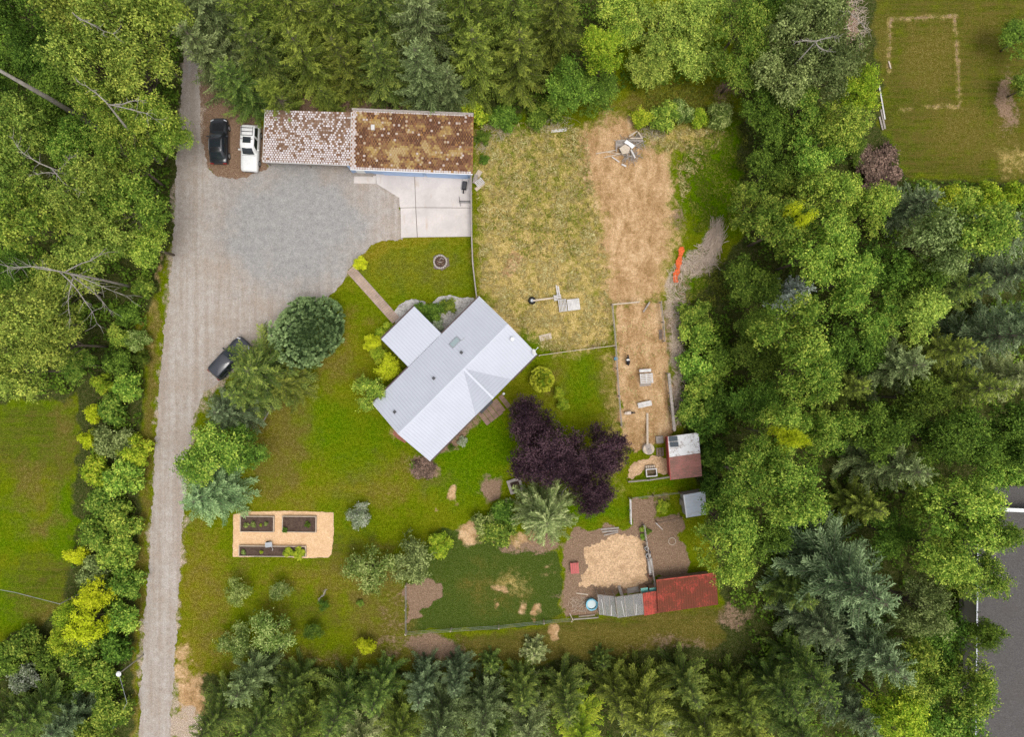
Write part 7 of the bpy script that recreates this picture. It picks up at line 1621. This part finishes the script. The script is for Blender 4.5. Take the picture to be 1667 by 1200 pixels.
# ------------------------------------------------------------------ ground cover: undergrowth and grass tufts
def scatter(name, polys, dens, mat, label, seed, L=(.2, .32), H=1.0, mound=2.2, wr=.6, flat=.7, avoid=(), low=0., cat='plants'):
    r = np.random.default_rng(seed); CS_ = []
    for pg in polys:
        a = np.array([W(x, y) for x, y in pg]); lo, hi = a.min(0), a.max(0); n = int((hi - lo).prod() * dens); p = r.uniform(lo, hi, (n, 2)); ins = np.zeros(n, bool)
        for i in range(len(a)):
            x0, y0 = a[i]; x1, y1 = a[(i + 1) % len(a)]; ins ^= ((y0 > p[:, 1]) != (y1 > p[:, 1])) & (p[:, 0] < (x1 - x0) * (p[:, 1] - y0) / (y1 - y0 + 1e-12) + x0)
        CS_.append(p[ins])
    p = np.concatenate(CS_)
    for (x0, y0, x1, y1) in avoid:
        ax, ay = W(x0, y1); bx, by = W(x1, y0); p = p[~((p[:, 0] > ax) & (p[:, 0] < bx) & (p[:, 1] > ay) & (p[:, 1] < by))]
    w1 = np.array([mnoise.noise(Vector((x / mound, y / mound, seed))) for x, y in p]); w2 = np.array([mnoise.noise(Vector((x / mound * 3, y / mound * 3, seed + 3))) for x, y in p])
    hgt = np.clip(.45 + w1 * .6 + w2 * .25, .02, 1.2) * H
    keep = (w1 * .7 + w2 * .5) > low; p, hgt, w1, w2 = p[keep], hgt[keep], w1[keep], w2[keep]; n = len(p)
    C = np.column_stack([p, hgt * r.uniform(.55, 1.0, n) + .02]); N = np.array([0, 0, flat]) + r.normal(size=(n, 3)) * .5; D = r.normal(size=(n, 3)) * np.array([1, 1, .4])
    ln = r.uniform(*L, n); me = leaf_mesh(name, C, D - N * (np.sum(D * N, 1) / np.sum(N * N, 1))[:, None], N, ln, ln * wr, .5 + w1 * .45 + w2 * .2 + r.normal(size=n) * .16, M[mat])
    return tag(link(bpy.data.objects.new(name, me)), label, cat, None, 'stuff')
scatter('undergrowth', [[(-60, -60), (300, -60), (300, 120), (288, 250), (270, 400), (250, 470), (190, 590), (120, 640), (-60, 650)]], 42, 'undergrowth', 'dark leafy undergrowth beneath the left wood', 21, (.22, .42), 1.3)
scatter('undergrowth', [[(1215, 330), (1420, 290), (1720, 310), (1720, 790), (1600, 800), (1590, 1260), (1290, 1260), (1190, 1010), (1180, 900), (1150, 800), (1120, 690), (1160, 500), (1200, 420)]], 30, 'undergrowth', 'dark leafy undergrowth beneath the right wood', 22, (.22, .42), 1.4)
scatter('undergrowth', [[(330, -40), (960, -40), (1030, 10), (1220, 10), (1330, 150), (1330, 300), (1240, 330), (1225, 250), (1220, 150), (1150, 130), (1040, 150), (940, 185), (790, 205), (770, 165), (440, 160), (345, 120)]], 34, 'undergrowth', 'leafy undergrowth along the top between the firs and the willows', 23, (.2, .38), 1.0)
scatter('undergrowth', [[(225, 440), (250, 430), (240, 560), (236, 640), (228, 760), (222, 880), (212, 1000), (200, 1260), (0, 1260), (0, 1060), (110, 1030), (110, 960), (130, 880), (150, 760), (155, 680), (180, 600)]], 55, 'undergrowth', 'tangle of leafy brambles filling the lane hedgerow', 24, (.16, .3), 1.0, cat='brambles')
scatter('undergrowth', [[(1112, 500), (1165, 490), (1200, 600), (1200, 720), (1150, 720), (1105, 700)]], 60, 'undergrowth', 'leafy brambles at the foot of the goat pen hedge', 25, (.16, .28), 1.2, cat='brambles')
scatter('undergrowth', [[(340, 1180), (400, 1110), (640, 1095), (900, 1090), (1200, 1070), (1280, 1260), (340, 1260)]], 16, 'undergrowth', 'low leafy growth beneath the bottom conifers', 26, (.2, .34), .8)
fld = [(775, 210), (850, 200), (955, 210), (970, 330), (990, 430), (990, 560), (890, 572), (805, 500), (782, 470), (775, 300)]
scatter('dry_grass', [fld, [(1050, 220), (1120, 210), (1180, 215), (1110, 330), (1100, 260)]], 75, 'grass_dry', 'straw-coloured dry grass tufts of the field', 31, (.22, .5), .22, 1.4, .16, .9, ((895, 475, 950, 512),), -.05, 'grass')
scatter('green_grass', [[(835, 205), (950, 205), (965, 330), (940, 420), (850, 420), (800, 380), (800, 300)]], 40, 'grass_green', 'green grass tufts between the dry grass of the field', 32, (.2, .42), .2, 1.6, .2, .9, ((895, 475, 950, 512),), .02, 'grass')
scatter('dry_grass', [[(996, 498), (1074, 494), (1094, 700), (1060, 720), (1012, 700), (1003, 600)]], 22, 'grass_dry', 'thin dry grass on the goat pen floor', 33, (.2, .45), .12, 1.2, .15, .9, ((1040, 600, 1062, 670), (1014, 575, 1030, 600), (1010, 660, 1040, 685)), .1, 'grass')
scatter('green_grass', [[(1110, 230), (1215, 200), (1220, 340), (1190, 370), (1130, 380), (1115, 300)], [(1050, 140), (1200, 130), (1220, 200), (1050, 190)], [(1120, 440), (1180, 420), (1190, 500), (1115, 500)]], 60, 'grass_green', 'long green grass right of the bare track', 35, (.22, .45), .25, 1.6, .2, .9, (), -.2, 'grass')
